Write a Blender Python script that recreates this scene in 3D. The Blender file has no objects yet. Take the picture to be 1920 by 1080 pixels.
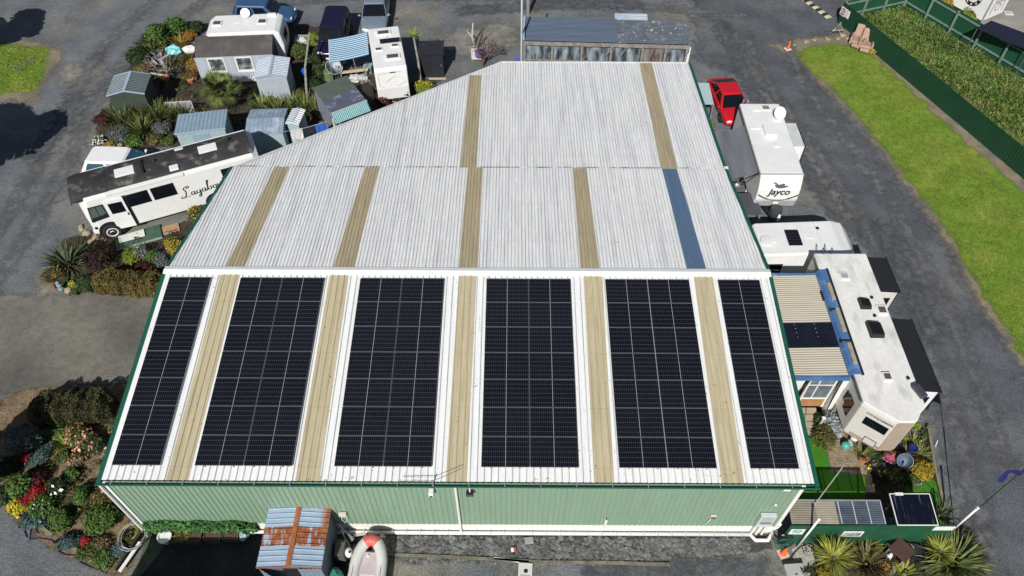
import bpy, math, random
import numpy as np
from mathutils import Matrix, Vector
random.seed(7); rng = np.random.default_rng(7)
scn = bpy.context.scene
COL = scn.collection
R_ = math.radians

# ------------------------------------------------------------------ camera
FPX = 1418.5955
PIT, YAW, ROL = R_(50.61423), R_(-0.18937), R_(0.13651)
CAMP = Vector((13.743, -12.113, 29.279))
Fv = Vector((math.sin(YAW)*math.cos(PIT), math.cos(YAW)*math.cos(PIT), -math.sin(PIT)))
Rv0 = Vector((math.cos(YAW), -math.sin(YAW), 0)); Uv0 = Rv0.cross(Fv)
Rv = Rv0*math.cos(ROL) + Uv0*math.sin(ROL)
Uv = -Rv0*math.sin(ROL) + Uv0*math.cos(ROL)
camd = bpy.data.cameras.new('camera'); cam = bpy.data.objects.new('camera', camd); COL.objects.link(cam)
m = Matrix((Rv, Uv, -Fv)).transposed().to_4x4(); m.translation = CAMP
cam.matrix_world = m
camd.sensor_width = 36; camd.lens = FPX/1920*36; camd.clip_start = .5; camd.clip_end = 3000
scn.camera = cam

# ------------------------------------------------------------------ sun and sky
SUN_EL, SUN_AZ = R_(39.8), R_(194.4)      # direction towards the sun, azimuth from +Y clockwise
world = bpy.data.worlds.new('World'); scn.world = world; world.use_nodes = True
wn = world.node_tree.nodes; wl = world.node_tree.links
sky = wn.new('ShaderNodeTexSky'); sky.sky_type = 'NISHITA'; sky.sun_disc = False
sky.sun_elevation = SUN_EL; sky.sun_rotation = SUN_AZ
wl.new(sky.outputs[0], wn['Background'].inputs[0]); wn['Background'].inputs[1].default_value = 0.05
sd = bpy.data.lights.new('sun', 'SUN'); sd.energy = 4.3; sd.angle = R_(.5); sd.color = (1, .965, .91)
so = bpy.data.objects.new('sun', sd); COL.objects.link(so)
tos = Vector((math.sin(SUN_AZ)*math.cos(SUN_EL), math.cos(SUN_AZ)*math.cos(SUN_EL), math.sin(SUN_EL)))
so.rotation_euler = tos.to_track_quat('Z', 'Y').to_euler(); so.location = (0, 0, 60)
vs = scn.view_settings; vs.view_transform = 'Standard'; vs.look = 'None'; vs.exposure = 0.10; vs.gamma = 1
scn.cycles.max_bounces = 6; scn.cycles.transparent_max_bounces = 12

# ------------------------------------------------------------------ helpers
def at(x, y, z=0.0):
    """world point seen at photo pixel (1920 wide) lying at height z"""
    d = Rv*((x-960)/FPX) - Uv*((y-540)/FPX) + Fv
    p = CAMP + d*((z-CAMP.z)/d.z)
    return Vector((p.x, p.y, z))

class MB:
    def __init__(s): s.v = []; s.f = []
    def add(s, vs, fs):
        o = len(s.v); s.v.extend([tuple(v) for v in vs]); s.f.extend([tuple(i+o for i in f) for f in fs]); return s
    def box(s, x0, x1, y0, y1, z0, z1):
        return s.add([(x0,y0,z0),(x1,y0,z0),(x1,y1,z0),(x0,y1,z0),(x0,y0,z1),(x1,y0,z1),(x1,y1,z1),(x0,y1,z1)],
                     [(3,2,1,0),(4,5,6,7),(0,1,5,4),(1,2,6,5),(2,3,7,6),(3,0,4,7)])
    def obox(s, c, sx, sy, sz, rz=0, rx=0, ry=0):
        M_ = Matrix.Translation(c) @ Matrix.Rotation(rz,4,'Z') @ Matrix.Rotation(ry,4,'Y') @ Matrix.Rotation(rx,4,'X')
        a,b,d = sx/2,sy/2,sz/2
        return s.add([M_@Vector(q) for q in [(-a,-b,-d),(a,-b,-d),(a,b,-d),(-a,b,-d),(-a,-b,d),(a,-b,d),(a,b,d),(-a,b,d)]],
                     [(3,2,1,0),(4,5,6,7),(0,1,5,4),(1,2,6,5),(2,3,7,6),(3,0,4,7)])
    def poly(s, pts):
        return s.add(pts, [tuple(range(len(pts)))])
    def hexa(s, b, t):   # bottom and top polygons with the same count
        n = len(b)
        return s.add(list(b)+list(t), [tuple(range(n-1,-1,-1)), tuple(range(n,2*n))]+[(i,(i+1)%n,n+(i+1)%n,n+i) for i in range(n)])
    def prism(s, poly, z0, z1):
        return s.hexa([(p[0],p[1],z0) for p in poly], [(p[0],p[1],z1) for p in poly])
    def xprism(s, poly, x0, x1):   # polygon in (y,z)
        return s.hexa([(x0,p[0],p[1]) for p in poly], [(x1,p[0],p[1]) for p in poly])
    def yprism(s, poly, y0, y1):   # polygon in (x,z)
        return s.hexa([(p[0],y0,p[1]) for p in poly], [(p[0],y1,p[1]) for p in poly])
    def loft(s, rings, cap=True):
        n = len(rings[0]); vs = [p for r in rings for p in r]; fs = []
        for k in range(len(rings)-1):
            for i in range(n):
                j = (i+1) % n; fs.append((k*n+i, k*n+j, (k+1)*n+j, (k+1)*n+i))
        if cap: fs.append(tuple(range(n-1,-1,-1))); fs.append(tuple((len(rings)-1)*n+i for i in range(n)))
        return s.add(vs, fs)
    def tube(s, pts, r, n=6, r2=None):
        pts = [Vector(p) for p in pts]; rings = []
        for i, p in enumerate(pts):
            a = pts[max(0,i-1)]; b = pts[min(len(pts)-1,i+1)]; t = (b-a).normalized()
            u = t.cross(Vector((0,0,1)) if abs(t.z) < .9 else Vector((1,0,0))).normalized(); w = t.cross(u)
            rr = r if r2 is None else r+(r2-r)*i/(len(pts)-1)
            rings.append([p+u*math.cos(2*math.pi*k/n)*rr+w*math.sin(2*math.pi*k/n)*rr for k in range(n)])
        return s.loft(rings)
    def lathe(s, prof, c=(0,0,0), n=16, M_=None):   # prof = [(r,z)]
        rings = []
        for r, z in prof:
            rr = [Vector((math.cos(2*math.pi*k/n)*r, math.sin(2*math.pi*k/n)*r, z)) for k in range(n)]
            if M_ is not None: rr = [M_@q for q in rr]
            rings.append([q+Vector(c) for q in rr])
        return s.loft(rings)
    def ball(s, c, rx, ry, rz, n=10, jit=0):
        rings = []
        for i in range(1, n):
            a = math.pi*i/n
            rings.append([Vector((c[0]+rx*math.sin(a)*math.cos(2*math.pi*k/(n*2))*(1+random.uniform(-jit,jit)), c[1]+ry*math.sin(a)*math.sin(2*math.pi*k/(n*2))*(1+random.uniform(-jit,jit)), c[2]-rz*math.cos(a)*(1+random.uniform(-jit,jit)))) for k in range(n*2)])
        return s.loft(rings)
    def xf(s, M_):
        s.v = [tuple(M_@Vector(v)) for v in s.v]; return s
    def build(s, name, mat, parent=None, smooth=False, bevel=0, seg=2, local=False, sub=0):
        me = bpy.data.meshes.new(name); o = bpy.data.objects.new(name, me); COL.objects.link(o)
        v = s.v
        if parent is not None:
            o.parent = parent
            if not local:
                r = parent
                while r.parent is not None: r = r.parent
                L = r.location; v = [(a-L.x, b-L.y, c-L.z) for a,b,c in v]
        me.from_pydata(v, [], s.f); me.update()
        if mat is not None: me.materials.append(mat)
        if smooth: me.polygons.foreach_set('use_smooth', [True]*len(me.polygons))
        if bevel:
            b = o.modifiers.new('bevel', 'BEVEL'); b.width = bevel; b.segments = seg; b.limit_method = 'ANGLE'; b.angle_limit = R_(35)
        if sub:
            q = o.modifiers.new('sub', 'SUBSURF'); q.levels = q.render_levels = sub
        return o

def tag(o, label, cat, group=None, kind=None):
    o['label'] = label; o['category'] = cat
    if group: o['group'] = group
    if kind: o['kind'] = kind
    return o
def thing(name, label, cat, loc=(0,0,0), rz=0, group=None):
    o = bpy.data.objects.new(name, None); COL.objects.link(o); o.empty_display_size = .3
    o.location = loc; o.rotation_euler = (0,0,rz)
    return tag(o, label, cat, group)
def copy_tree(o, parent=None):
    c = o.copy(); COL.objects.link(c)
    if parent is not None: c.parent = parent
    for ch in list(o.children): copy_tree(ch, c)
    return c
def text(name, s, mat, parent, M_, size, ext=.002, local=True, spacing=1, shear=0, offset=0):
    cu = bpy.data.curves.new(name, 'FONT'); cu.body = s; cu.size = size; cu.extrude = ext; cu.align_x = 'CENTER'; cu.align_y = 'CENTER'
    cu.space_character = spacing; cu.shear = shear; cu.offset = offset
    cu.materials.append(mat)
    tmp = bpy.data.objects.new('tmp', cu); COL.objects.link(tmp); bpy.context.view_layer.update()
    me = bpy.data.meshes.new_from_object(tmp.evaluated_get(bpy.context.evaluated_depsgraph_get()))
    bpy.data.objects.remove(tmp); bpy.data.curves.remove(cu)
    me.name = name; me.materials.clear(); me.materials.append(mat)
    o = bpy.data.objects.new(name, me); COL.objects.link(o); o.parent = parent
    if not local:
        r = parent
        while r.parent is not None: r = r.parent
        M_ = Matrix.Translation(-r.location) @ M_
    me.transform(M_)
    return o
def frame(o, x, y):   # matrix with given origin, x dir and approximate y dir
    x = Vector(x).normalized(); z = x.cross(Vector(y)).normalized(); y = z.cross(x)
    M_ = Matrix((x, y, z)).transposed().to_4x4(); M_.translation = Vector(o); return M_

# ribbed sheet: ribs run along v, spaced along u
TRAP = [(0,0),(.5,0),(.6,1),(.86,1),(.96,0)]
FLATRIB = [(0,0),(.8,0),(.84,1),(.96,1)]
SINE = [(k/6, .5-.5*math.cos(2*math.pi*k/6)) for k in range(6)]
def ribpoly(mb, O, u, v, poly, pitch, h, prof=TRAP, phase=0.0, lift=0.0):
    """O origin, u v unit vectors, poly = [(a,b)] convex region in (u,v); profile height along u x v"""
    O = Vector(O); u = Vector(u).normalized(); v = Vector(v).normalized(); n = u.cross(v).normalized()
    a0 = min(p[0] for p in poly); a1 = max(p[0] for p in poly)
    st = [a0+1e-5, a1-1e-5]; k = math.floor((a0-phase)/pitch)
    hs = {}
    while phase+k*pitch < a1:
        for q, hh in prof:
            x = phase+(k+q)*pitch
            if a0 < x < a1: st.append(x)
        k += 1
    st += [p[0] for p in poly if a0 < p[0] < a1]
    st = sorted(set(st))
    def hgt(x):
        t = ((x-phase)/pitch) % 1.0
        P = prof+[(1.0, prof[0][1])]
        for (t0,h0),(t1,h1) in zip(P, P[1:]):
            if t0-1e-6 <= t <= t1+1e-6: return (h0+(h1-h0)*(t-t0)/max(1e-9,t1-t0))*h
        return 0
    prev = None; vs = []; fs = []
    for x in st:
        bs = []
        for (p, q) in zip(poly, poly[1:]+poly[:1]):
            if (p[0]-x)*(q[0]-x) <= 0 and p[0] != q[0]: bs.append(p[1]+(q[1]-p[1])*(x-p[0])/(q[0]-p[0]))
        if len(bs) < 2: continue
        b0, b1 = min(bs), max(bs); z = n*(hgt(x)+lift)
        vs += [O+u*x+v*b0+z, O+u*x+v*b1+z]
        i = len(vs)
        if i > 2: fs.append((i-4, i-2, i-1, i-3))
    return mb.add(vs, fs)
def ribrect(mb, O, U, V, pitch, h, prof=TRAP, phase=0, lift=0):
    U = Vector(U); V = Vector(V)
    return ribpoly(mb, O, U, V, [(0,0),(U.length,0),(U.length,V.length),(0,V.length)], pitch, h, prof, phase, lift)

# ------------------------------------------------------------------ materials
MATS = {}
def M(name, col, rough=.6, metal=0., var=.12, scale=2., fine=0., fscale=60., bump=0., bscale=60., spec=.5, stretch=(1,1,1), col2=None, c2scale=1., c2lo=.5, c2hi=.7, island=0., alpha=1., trans=0., soft=False, mid=0., mscale=4., dirt=None, spots=None, rows=None):
    if name in MATS: return MATS[name]
    mt = bpy.data.materials.new(name); mt.use_nodes = True; MATS[name] = mt
    nt = mt.node_tree; N = nt.nodes; L = nt.links; B = N['Principled BSDF']
    B.inputs['Roughness'].default_value = rough; B.inputs['Metallic'].default_value = metal
    B.inputs['Specular IOR Level'].default_value = spec
    tc = N.new('ShaderNodeTexCoord'); mp = N.new('ShaderNodeMapping'); mp.inputs['Scale'].default_value = stretch
    L.new(tc.outputs['Object'], mp.inputs[0])
    def noise(sc, det=4):
        n = N.new('ShaderNodeTexNoise'); n.inputs['Scale'].default_value = sc; n.inputs['Detail'].default_value = det
        L.new(mp.outputs[0], n.inputs['Vector']); return n.outputs['Fac']
    def mul(a, b, op='MULTIPLY'):
        q = N.new('ShaderNodeMath'); q.operation = op
        for i, z in enumerate((a, b)):
            if isinstance(z, (int, float)): q.inputs[i].default_value = z
            else: L.new(z, q.inputs[i])
        return q.outputs[0]
    rgb = N.new('ShaderNodeRGB'); rgb.outputs[0].default_value = (*col, 1); cur = rgb.outputs[0]
    if col2 is not None:
        r = N.new('ShaderNodeMapRange'); L.new(noise(c2scale, 5), r.inputs[0]); r.inputs[1].default_value = c2lo; r.inputs[2].default_value = c2hi
        mx = N.new('ShaderNodeMix'); mx.data_type = 'RGBA'; L.new(r.outputs[0], mx.inputs[0]); L.new(cur, mx.inputs[6]); mx.inputs[7].default_value = (*col2, 1); cur = mx.outputs[2]
    f = None
    def mr(src, amt):
        r = N.new('ShaderNodeMapRange'); L.new(src, r.inputs[0]); r.inputs[1].default_value = .3; r.inputs[2].default_value = .7
        r.inputs[3].default_value = 1-amt; r.inputs[4].default_value = 1+amt; return r.outputs[0]
    if var: f = mr(noise(scale), var)
    if fine:
        g = mr(noise(fscale, 2), fine); f = g if f is None else mul(f, g)
    if mid:
        g = mr(noise(mscale, 6), mid); f = g if f is None else mul(f, g)
    if island:
        ge = N.new('ShaderNodeNewGeometry'); r = N.new('ShaderNodeMapRange'); L.new(ge.outputs['Random Per Island'], r.inputs[0])
        r.inputs[3].default_value = 1-island; r.inputs[4].default_value = 1+island; f = r.outputs[0] if f is None else mul(f, r.outputs[0])
    if dirt:   # lines along a ribbed sheet: (pitch, offset, half width, colour, cover)
        sx_ = N.new('ShaderNodeSeparateXYZ'); L.new(tc.outputs['Object'], sx_.inputs[0])
        ln = mul(mul(mul(sx_.outputs[dirt[6] if len(dirt) > 6 else 0], dirt[1], 'ADD'), dirt[0]/2, 'PINGPONG'), dirt[2], 'LESS_THAN')
        mp2 = N.new('ShaderNodeMapping'); mp2.inputs['Scale'].default_value = (dirt[5], .35, 1); L.new(tc.outputs['Object'], mp2.inputs[0])
        nn = N.new('ShaderNodeTexNoise'); nn.inputs['Scale'].default_value = 1.; nn.inputs['Detail'].default_value = 6; L.new(mp2.outputs[0], nn.inputs['Vector'])
        r = N.new('ShaderNodeMapRange'); L.new(nn.outputs['Fac'], r.inputs[0]); r.inputs[1].default_value = .32; r.inputs[2].default_value = .62; r.inputs[3].default_value = dirt[4][0]; r.inputs[4].default_value = dirt[4][1]
        mx = N.new('ShaderNodeMix'); mx.data_type = 'RGBA'; L.new(mul(ln, r.outputs[0]), mx.inputs[0]); L.new(cur, mx.inputs[6]); mx.inputs[7].default_value = (*dirt[3], 1); cur = mx.outputs[2]
    if spots:  # lichen and bird spots: (scale, lo, hi, colour)
        nn = N.new('ShaderNodeTexNoise'); nn.inputs['Scale'].default_value = spots[0]; nn.inputs['Detail'].default_value = 3; L.new(tc.outputs['Object'], nn.inputs['Vector'])
        n3 = N.new('ShaderNodeTexNoise'); n3.inputs['Scale'].default_value = .8; L.new(tc.outputs['Object'], n3.inputs['Vector'])
        r = N.new('ShaderNodeMapRange'); L.new(mul(nn.outputs['Fac'], mul(mul(n3.outputs['Fac'], .5, 'SUBTRACT'), .25), 'ADD'), r.inputs[0]); r.inputs[1].default_value = spots[1]; r.inputs[2].default_value = spots[2]
        mx = N.new('ShaderNodeMix'); mx.data_type = 'RGBA'; L.new(r.outputs[0], mx.inputs[0]); L.new(cur, mx.inputs[6]); mx.inputs[7].default_value = (*spots[3], 1); cur = mx.outputs[2]
    if rows:   # fixing rows across the sheet: (pitch, half width, factor)
        s2 = N.new('ShaderNodeSeparateXYZ'); L.new(tc.outputs['Object'], s2.inputs[0])
        ln = mul(mul(s2.outputs[1], rows[0]/2, 'PINGPONG'), rows[1], 'LESS_THAN'); r = N.new('ShaderNodeMapRange'); L.new(ln, r.inputs[0]); r.inputs[3].default_value = 1.; r.inputs[4].default_value = rows[2]
        f = r.outputs[0] if f is None else mul(f, r.outputs[0])
    if f is not None:
        vm = N.new('ShaderNodeVectorMath'); vm.operation = 'SCALE'; L.new(cur, vm.inputs[0]); L.new(f, vm.inputs['Scale']); cur = vm.outputs[0]
    L.new(cur, B.inputs['Base Color'])
    if bump:
        bn = N.new('ShaderNodeBump'); bn.inputs['Strength'].default_value = bump; bn.inputs['Distance'].default_value = .02
        L.new(noise(bscale, 3), bn.inputs['Height']); L.new(bn.outputs[0], B.inputs['Normal'])
    if soft:
        at_ = N.new('ShaderNodeAttribute'); at_.attribute_name = 'edge'
        q = mul(at_.outputs['Fac'], mul(mul(noise(2.2, 6), .5, 'SUBTRACT'), 1.5), 'ADD')
        r = N.new('ShaderNodeMapRange'); r.interpolation_type = 'SMOOTHSTEP'; L.new(q, r.inputs[0]); r.inputs[1].default_value = .12; r.inputs[2].default_value = .85
        L.new(r.outputs[0], B.inputs['Alpha'])
    if alpha < 1: B.inputs['Alpha'].default_value = alpha
    if trans: B.inputs['Transmission Weight'].default_value = trans
    mt['nodes_ready'] = 1
    return mt
def leafmat(name, col, col2=None, isl=.45):
    return M(name, col, rough=.65, var=.25, scale=1.5, island=isl, spec=.25, col2=col2, c2scale=3., c2lo=.42, c2hi=.6)

WHITE = M('white_paint', (.80,.80,.78), .4, var=.04, scale=3, spec=.4)
WHITED = M('white_weathered_panel', (.78,.77,.73), .5, var=.07, scale=2, col2=(.60,.58,.53), c2scale=1.1, c2lo=.52, c2hi=.75, fine=.04, fscale=25)
BLACK = M('black_plastic', (.018,.018,.02), .5, var=.2)
DGLASS = M('dark_glass', (.006,.008,.011), .06, var=0, spec=.6)
BGLASS = M('tinted_blue_glass', (.03,.09,.13), .06, var=.3, scale=2, spec=.6)
TYRE = M('tyre_rubber', (.02,.02,.021), .85, var=.2)
CHROME = M('wheel_metal', (.55,.55,.56), .35, .8, var=.1)
WOOD = M('weathered_timber', (.30,.26,.20), .85, var=.25, scale=6, stretch=(1,6,6), fine=.15)
WOODG = M('grey_old_timber', (.24,.23,.21), .9, var=.3, scale=5, fine=.2, fscale=30)
LTIMB = M('pale_raw_timber', (.55,.45,.32), .8, var=.15, scale=5)
ALU = M('aluminium', (.62,.63,.65), .4, .6, var=.06)
GREENTRIM = M('dark_green_trim', (.012,.095,.062), .45, var=.08)
LAMP = M('headlamp_lens', (.75,.75,.73), .1, var=.05)
REDLENS = M('red_lamp_lens', (.45,.02,.02), .2, var=.05)
TERRA = M('terracotta', (.5,.2,.11), .8, var=.15, scale=8)
ROCK = M('grey_rock', (.17,.165,.155), .9, var=.3, scale=3, fine=.25, fscale=25, bump=.5, bscale=12)
TANROCK = M('tan_rock', (.36,.29,.20), .9, var=.25, scale=3, fine=.2, fscale=25, bump=.4, bscale=12)
# ------------------------------------------------------------------ ground
def gravelmat(name, col, brown, lo=.5, hi=.68, sc=.16, fine=.3, dark=.12, soft=True):
    return M(name, col, .95, var=dark, scale=.55, fine=fine, fscale=13, mid=.13, mscale=3.2, col2=brown, c2scale=sc, c2lo=lo, c2hi=hi, bump=.5, bscale=20, spec=.2, soft=soft)
GRAVEL = gravelmat('gravel_yard', (.138,.148,.160), (.195,.184,.152), .48, .68, .15, .34, .22, False)
ASPH = gravelmat('dark_asphalt', (.098,.106,.119), (.140,.142,.142), .47, .72, .2, .3, .25)
CONC = gravelmat('stained_concrete', (.195,.183,.155), (.105,.101,.09), .44, .66, .28, .16, .2)
DIRT = gravelmat('bare_dirt', (.25,.21,.145), (.16,.15,.12), .42, .66, .8, .3)
SOIL = M('garden_soil', (.20,.145,.09), .95, var=.3, scale=1.2, fine=.4, fscale=13, mid=.25, mscale=4, col2=(.09,.068,.045), c2scale=.9, bump=.6, bscale=12, spec=.1, soft=True)
DSOIL = M('dark_soil', (.06,.05,.038), .95, var=.3, scale=1.5, fine=.4, fscale=16, mid=.3, mscale=4, bump=.5, bscale=14, spec=.1, soft=True)
LAWN = M('mown_grass', (.14,.225,.026), .9, var=.2, scale=.9, fine=.22, fscale=14, mid=.15, mscale=3, col2=(.21,.245,.045), c2scale=.34, c2lo=.44, c2hi=.68, bump=.5, bscale=26, spec=.15, soft=True)
TURF = M('artificial_turf', (.055,.19,.018), .9, var=.08, scale=3, fine=.2, fscale=40, spec=.1)
def ragged(pts, jag, step):
    out = []
    for a, b in zip(pts, pts[1:]+pts[:1]):
        L_ = (b-a).length; n = max(1, int(L_/step)); nr = Vector((-(b-a).y, (b-a).x, 0)).normalized()
        for k in range(n):
            out.append(a+(b-a)*(k/n)+(nr*random.gauss(0, jag) if k else Vector((0,0,0))))
    return out
def sheet(name, px, z, mat, jag=.08, step=.5, kind='structure', world=False, soft=.35):
    pts = [Vector((p[0],p[1],0)) if world else at(*p) for p in px]
    pts = ragged(pts, jag, step) if jag else pts
    if any(n.type == 'ATTRIBUTE' for n in mat.node_tree.nodes):
        Q = np.array([(p.x,p.y) for p in pts]); cell = max(.12, min(.5, soft*.45))
        lo, hi = Q.min(0)-soft, Q.max(0)+soft; lo = np.maximum(lo, [-32,-14]); hi = np.minimum(hi, [62,48])
        nx, ny = int((hi[0]-lo[0])/cell)+1, int((hi[1]-lo[1])/cell)+1
        X, Y = np.meshgrid(lo[0]+np.arange(nx+1)*cell, lo[1]+np.arange(ny+1)*cell, indexing='ij'); x, y = X.ravel(), Y.ravel()
        ds = np.full(x.shape, 1e9); ins = np.zeros(x.shape, bool)
        for (ax,ay), (bx_,by_) in zip(Q, np.roll(Q,-1,0)):
            dx, dy = bx_-ax, by_-ay; tq = np.clip(((x-ax)*dx+(y-ay)*dy)/max(1e-9,dx*dx+dy*dy),0,1); ds = np.minimum(ds, np.hypot(x-ax-tq*dx, y-ay-tq*dy))
            if ay != by_: ins ^= ((ay > y) != (by_ > y)) & (x < dx*(y-ay)/(by_-ay)+ax)
        e = np.clip(.5+np.where(ins,ds,-ds)/soft, 0, 1); E_ = e.reshape(nx+1,ny+1)
        keep = (np.maximum.reduce([E_[:-1,:-1],E_[1:,:-1],E_[1:,1:],E_[:-1,1:]]) > 0)
        ii, jj = np.nonzero(keep); k = lambda i,j: i*(ny+1)+j
        F = np.stack([k(ii,jj),k(ii+1,jj),k(ii+1,jj+1),k(ii,jj+1)],1); used = np.unique(F); rm = np.full(len(x),-1); rm[used] = np.arange(len(used))
        me = bpy.data.meshes.new(name); me.from_pydata([(x[i],y[i],z) for i in used], [], rm[F].tolist()); me.materials.append(mat)
        at_ = me.attributes.new('edge', 'FLOAT', 'POINT'); at_.data.foreach_set('value', e[used].astype(np.float32))
        o = bpy.data.objects.new(name, me); COL.objects.link(o)
    else:
        mb = MB(); mb.poly([(p.x,p.y,z) for p in pts]); o = mb.build(name, mat)
    o['kind'] = kind; return o
mb = MB(); mb.poly([(-400,-300,0),(400,-300,0),(400,900,0),(-400,900,0)]); o = mb.build('ground', GRAVEL); o['kind'] = 'structure'
# sealed lane on the right, from the back yard round to the camera side
sheet('road', [(1300,-40),(1560,-40),(1600,40),(1480,95),(1530,160),(1590,222),(1640,285),(1690,350),(1735,408),(1780,470),(1815,540),(1855,600),(1890,650),(1925,700),(1990,800),(1990,1200),(1850,1200),(1830,1000),(1760,820),(1700,640),(1640,480),(1590,380),(1500,230),(1420,150),(1310,110)], .004, ASPH, .12, .6, soft=1.6)
sheet('driveway', [(-160,560),(-20,556),(90,548),(160,545),(305,552),(380,560),(330,735),(250,722),(160,728),(30,738),(-160,745)], .004, CONC, .05, .6, soft=.5)
sheet('verge', [(1440,85),(1480,76),(1540,70),(1600,62),(1640,80),(1680,118),(1735,172),(1800,228),(1860,285),(1930,345),(1990,400),(1990,780),(1905,672),(1862,600),(1822,540),(1786,470),(1742,404),(1694,344),(1644,276),(1592,214),(1536,152),(1490,108)], .008, DIRT, .10, .5, soft=.7)
sheet('lawn', [(1482,100),(1520,90),(1570,84),(1606,90),(1640,108),(1674,138),(1708,170),(1754,216),(1808,264),(1858,307),(1938,378),(1990,440),(1990,760),(1915,664),(1874,596),(1836,534),(1800,468),(1756,400),(1708,340),(1656,274),(1604,212),(1550,156),(1508,120)], .012, LAWN, .09, .35, soft=.5)
sheet('verge', [(-160,78),(70,76),(98,88),(118,96),(100,130),(70,190),(-160,200)], .004, DIRT, .14, .5, soft=.9)
sheet('lawn', [(-160,84),(40,85),(86,90),(84,120),(76,160),(60,170),(20,174),(-160,180)], .008, LAWN, .12, .35, soft=.6)
FORE_SHADE = gravelmat('shade_black_forecourt', (.030,.031,.034), (.045,.045,.046), .5, .7, .5, .3, .2)  # near-black ground colour paints in the deep shadow lying here
sheet('forecourt', [(300,1000),(500,1000),(660,1010),(720,1040),(720,1200),(180,1200),(262,1080)], .004, FORE_SHADE, .04, .5, soft=.3)
# garden beds
sheet('garden_soil', [(22,740),(60,728),(160,722),(240,716),(330,720),(300,860),(215,920),(272,1000),(268,1020),(228,1078),(200,1075),(160,1052),(110,1036),(62,1004),(22,962),(14,930),(0,900),(-30,880),(-30,770)], .006, SOIL, .06, .4)
sheet('garden_soil', [(95,520),(92,490),(120,450),(180,440),(300,440),(385,395),(400,470),(330,555),(200,548),(150,550),(118,545)], .012, DSOIL, .06, .4)
sheet('garden_soil', [(185,275),(180,240),(205,200),(240,140),(250,90),(290,48),(345,40),(360,100),(520,150),(548,50),(600,50),(628,120),(700,140),(705,190),(640,260),(560,320),(470,300),(320,275),(220,280)], .004, DSOIL, .1, .4)
sheet('garden_soil', [(690,170),(800,150),(830,150),(700,222),(640,250)], .008, DSOIL, .06, .4)
sheet('weedy_bank', [(1600,25),(1700,0),(1960,180),(1990,400),(1920,340),(1800,225),(1690,125)], .006, M('weed_soil', (.14,.13,.05), .95, var=.3, scale=1.5, fine=.3, fscale=20, col2=(.10,.14,.03), c2scale=1.2), .05, .5)
sheet('concrete_pad', [(1800,-60),(1990,-60),(1990,180),(1900,130),(1760,30)], .003, M('pale_concrete', (.27,.26,.235), .9, var=.12, scale=1.2, fine=.12, fscale=30), 0)
# right-hand garden: artificial turf strips, bark patch, dark bed
sheet('artificial_turf', [(1500,812),(1548,812),(1556,885),(1622,893),(1622,935),(1500,935)], .008, TURF, 0)
sheet('artificial_turf', [(1700,898),(1750,900),(1772,930),(1765,985),(1740,985),(1700,960)], .008, TURF, .02)
sheet('bark_mulch', [(1546,810),(1592,800),(1640,850),(1625,890),(1558,883)], .012, M('bark', (.27,.21,.14), .95, var=.3, scale=4, fine=.45, fscale=24, bump=.6, bscale=20), .03, .2)
sheet('garden_soil', [(1620,850),(1690,840),(1735,800),(1752,860),(1765,960),(1625,985),(1500,985),(1500,935),(1622,935)], .005, DSOIL, .04, .3)
sheet('garden_soil', [(1500,1020),(1560,985),(1800,985),(1845,1000),(1860,1060),(1850,1130),(1490,1130)], .005, DSOIL, .06, .3)
sheet('pale_gravel', [(1484,1030),(1520,1010),(1528,1050),(1515,1090),(1495,1080)], .009, M('shingle', (.38,.36,.32), .95, var=.2, scale=6, fine=.45, fscale=30, bump=.5, bscale=26), .03, .2)
sheet('green_paint_path', [(275,1000),(312,1000),(300,1035),(262,1080),(255,1078)], .006, M('mossy_green_concrete', (.065,.095,.06), .9, var=.3, scale=3, fine=.2), .03, .3)
sheet('concrete_apron', [(200,402),(355,365),(400,400),(300,470),(240,455)], .008, M('grey_green_paving', (.17,.18,.15), .9, var=.2, scale=2, fine=.15), .02, .4)
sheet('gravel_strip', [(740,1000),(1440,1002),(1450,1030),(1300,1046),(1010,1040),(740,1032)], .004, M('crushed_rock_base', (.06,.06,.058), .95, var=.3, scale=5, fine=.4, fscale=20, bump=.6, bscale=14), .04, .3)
# pale worn patches of dust on the yard
DUST = gravelmat('dusty_gravel', (.23,.22,.185), (.17,.17,.16), .4, .62, 1.2, .3)
for k, px in enumerate([[(120,120),(200,118),(185,150),(130,165),(110,150)], [(60,545),(110,520),(160,548),(80,560)], [(835,60),(960,40),(975,85),(900,112),(840,96)], [(1376,105),(1400,112),(1450,160),(1430,165)], [(940,1052),(1020,1050),(1040,1072),(950,1090)]]):
    sheet('dust_patch', px, .010+.001*k, DUST, .12, .4, soft=1.3)

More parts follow.
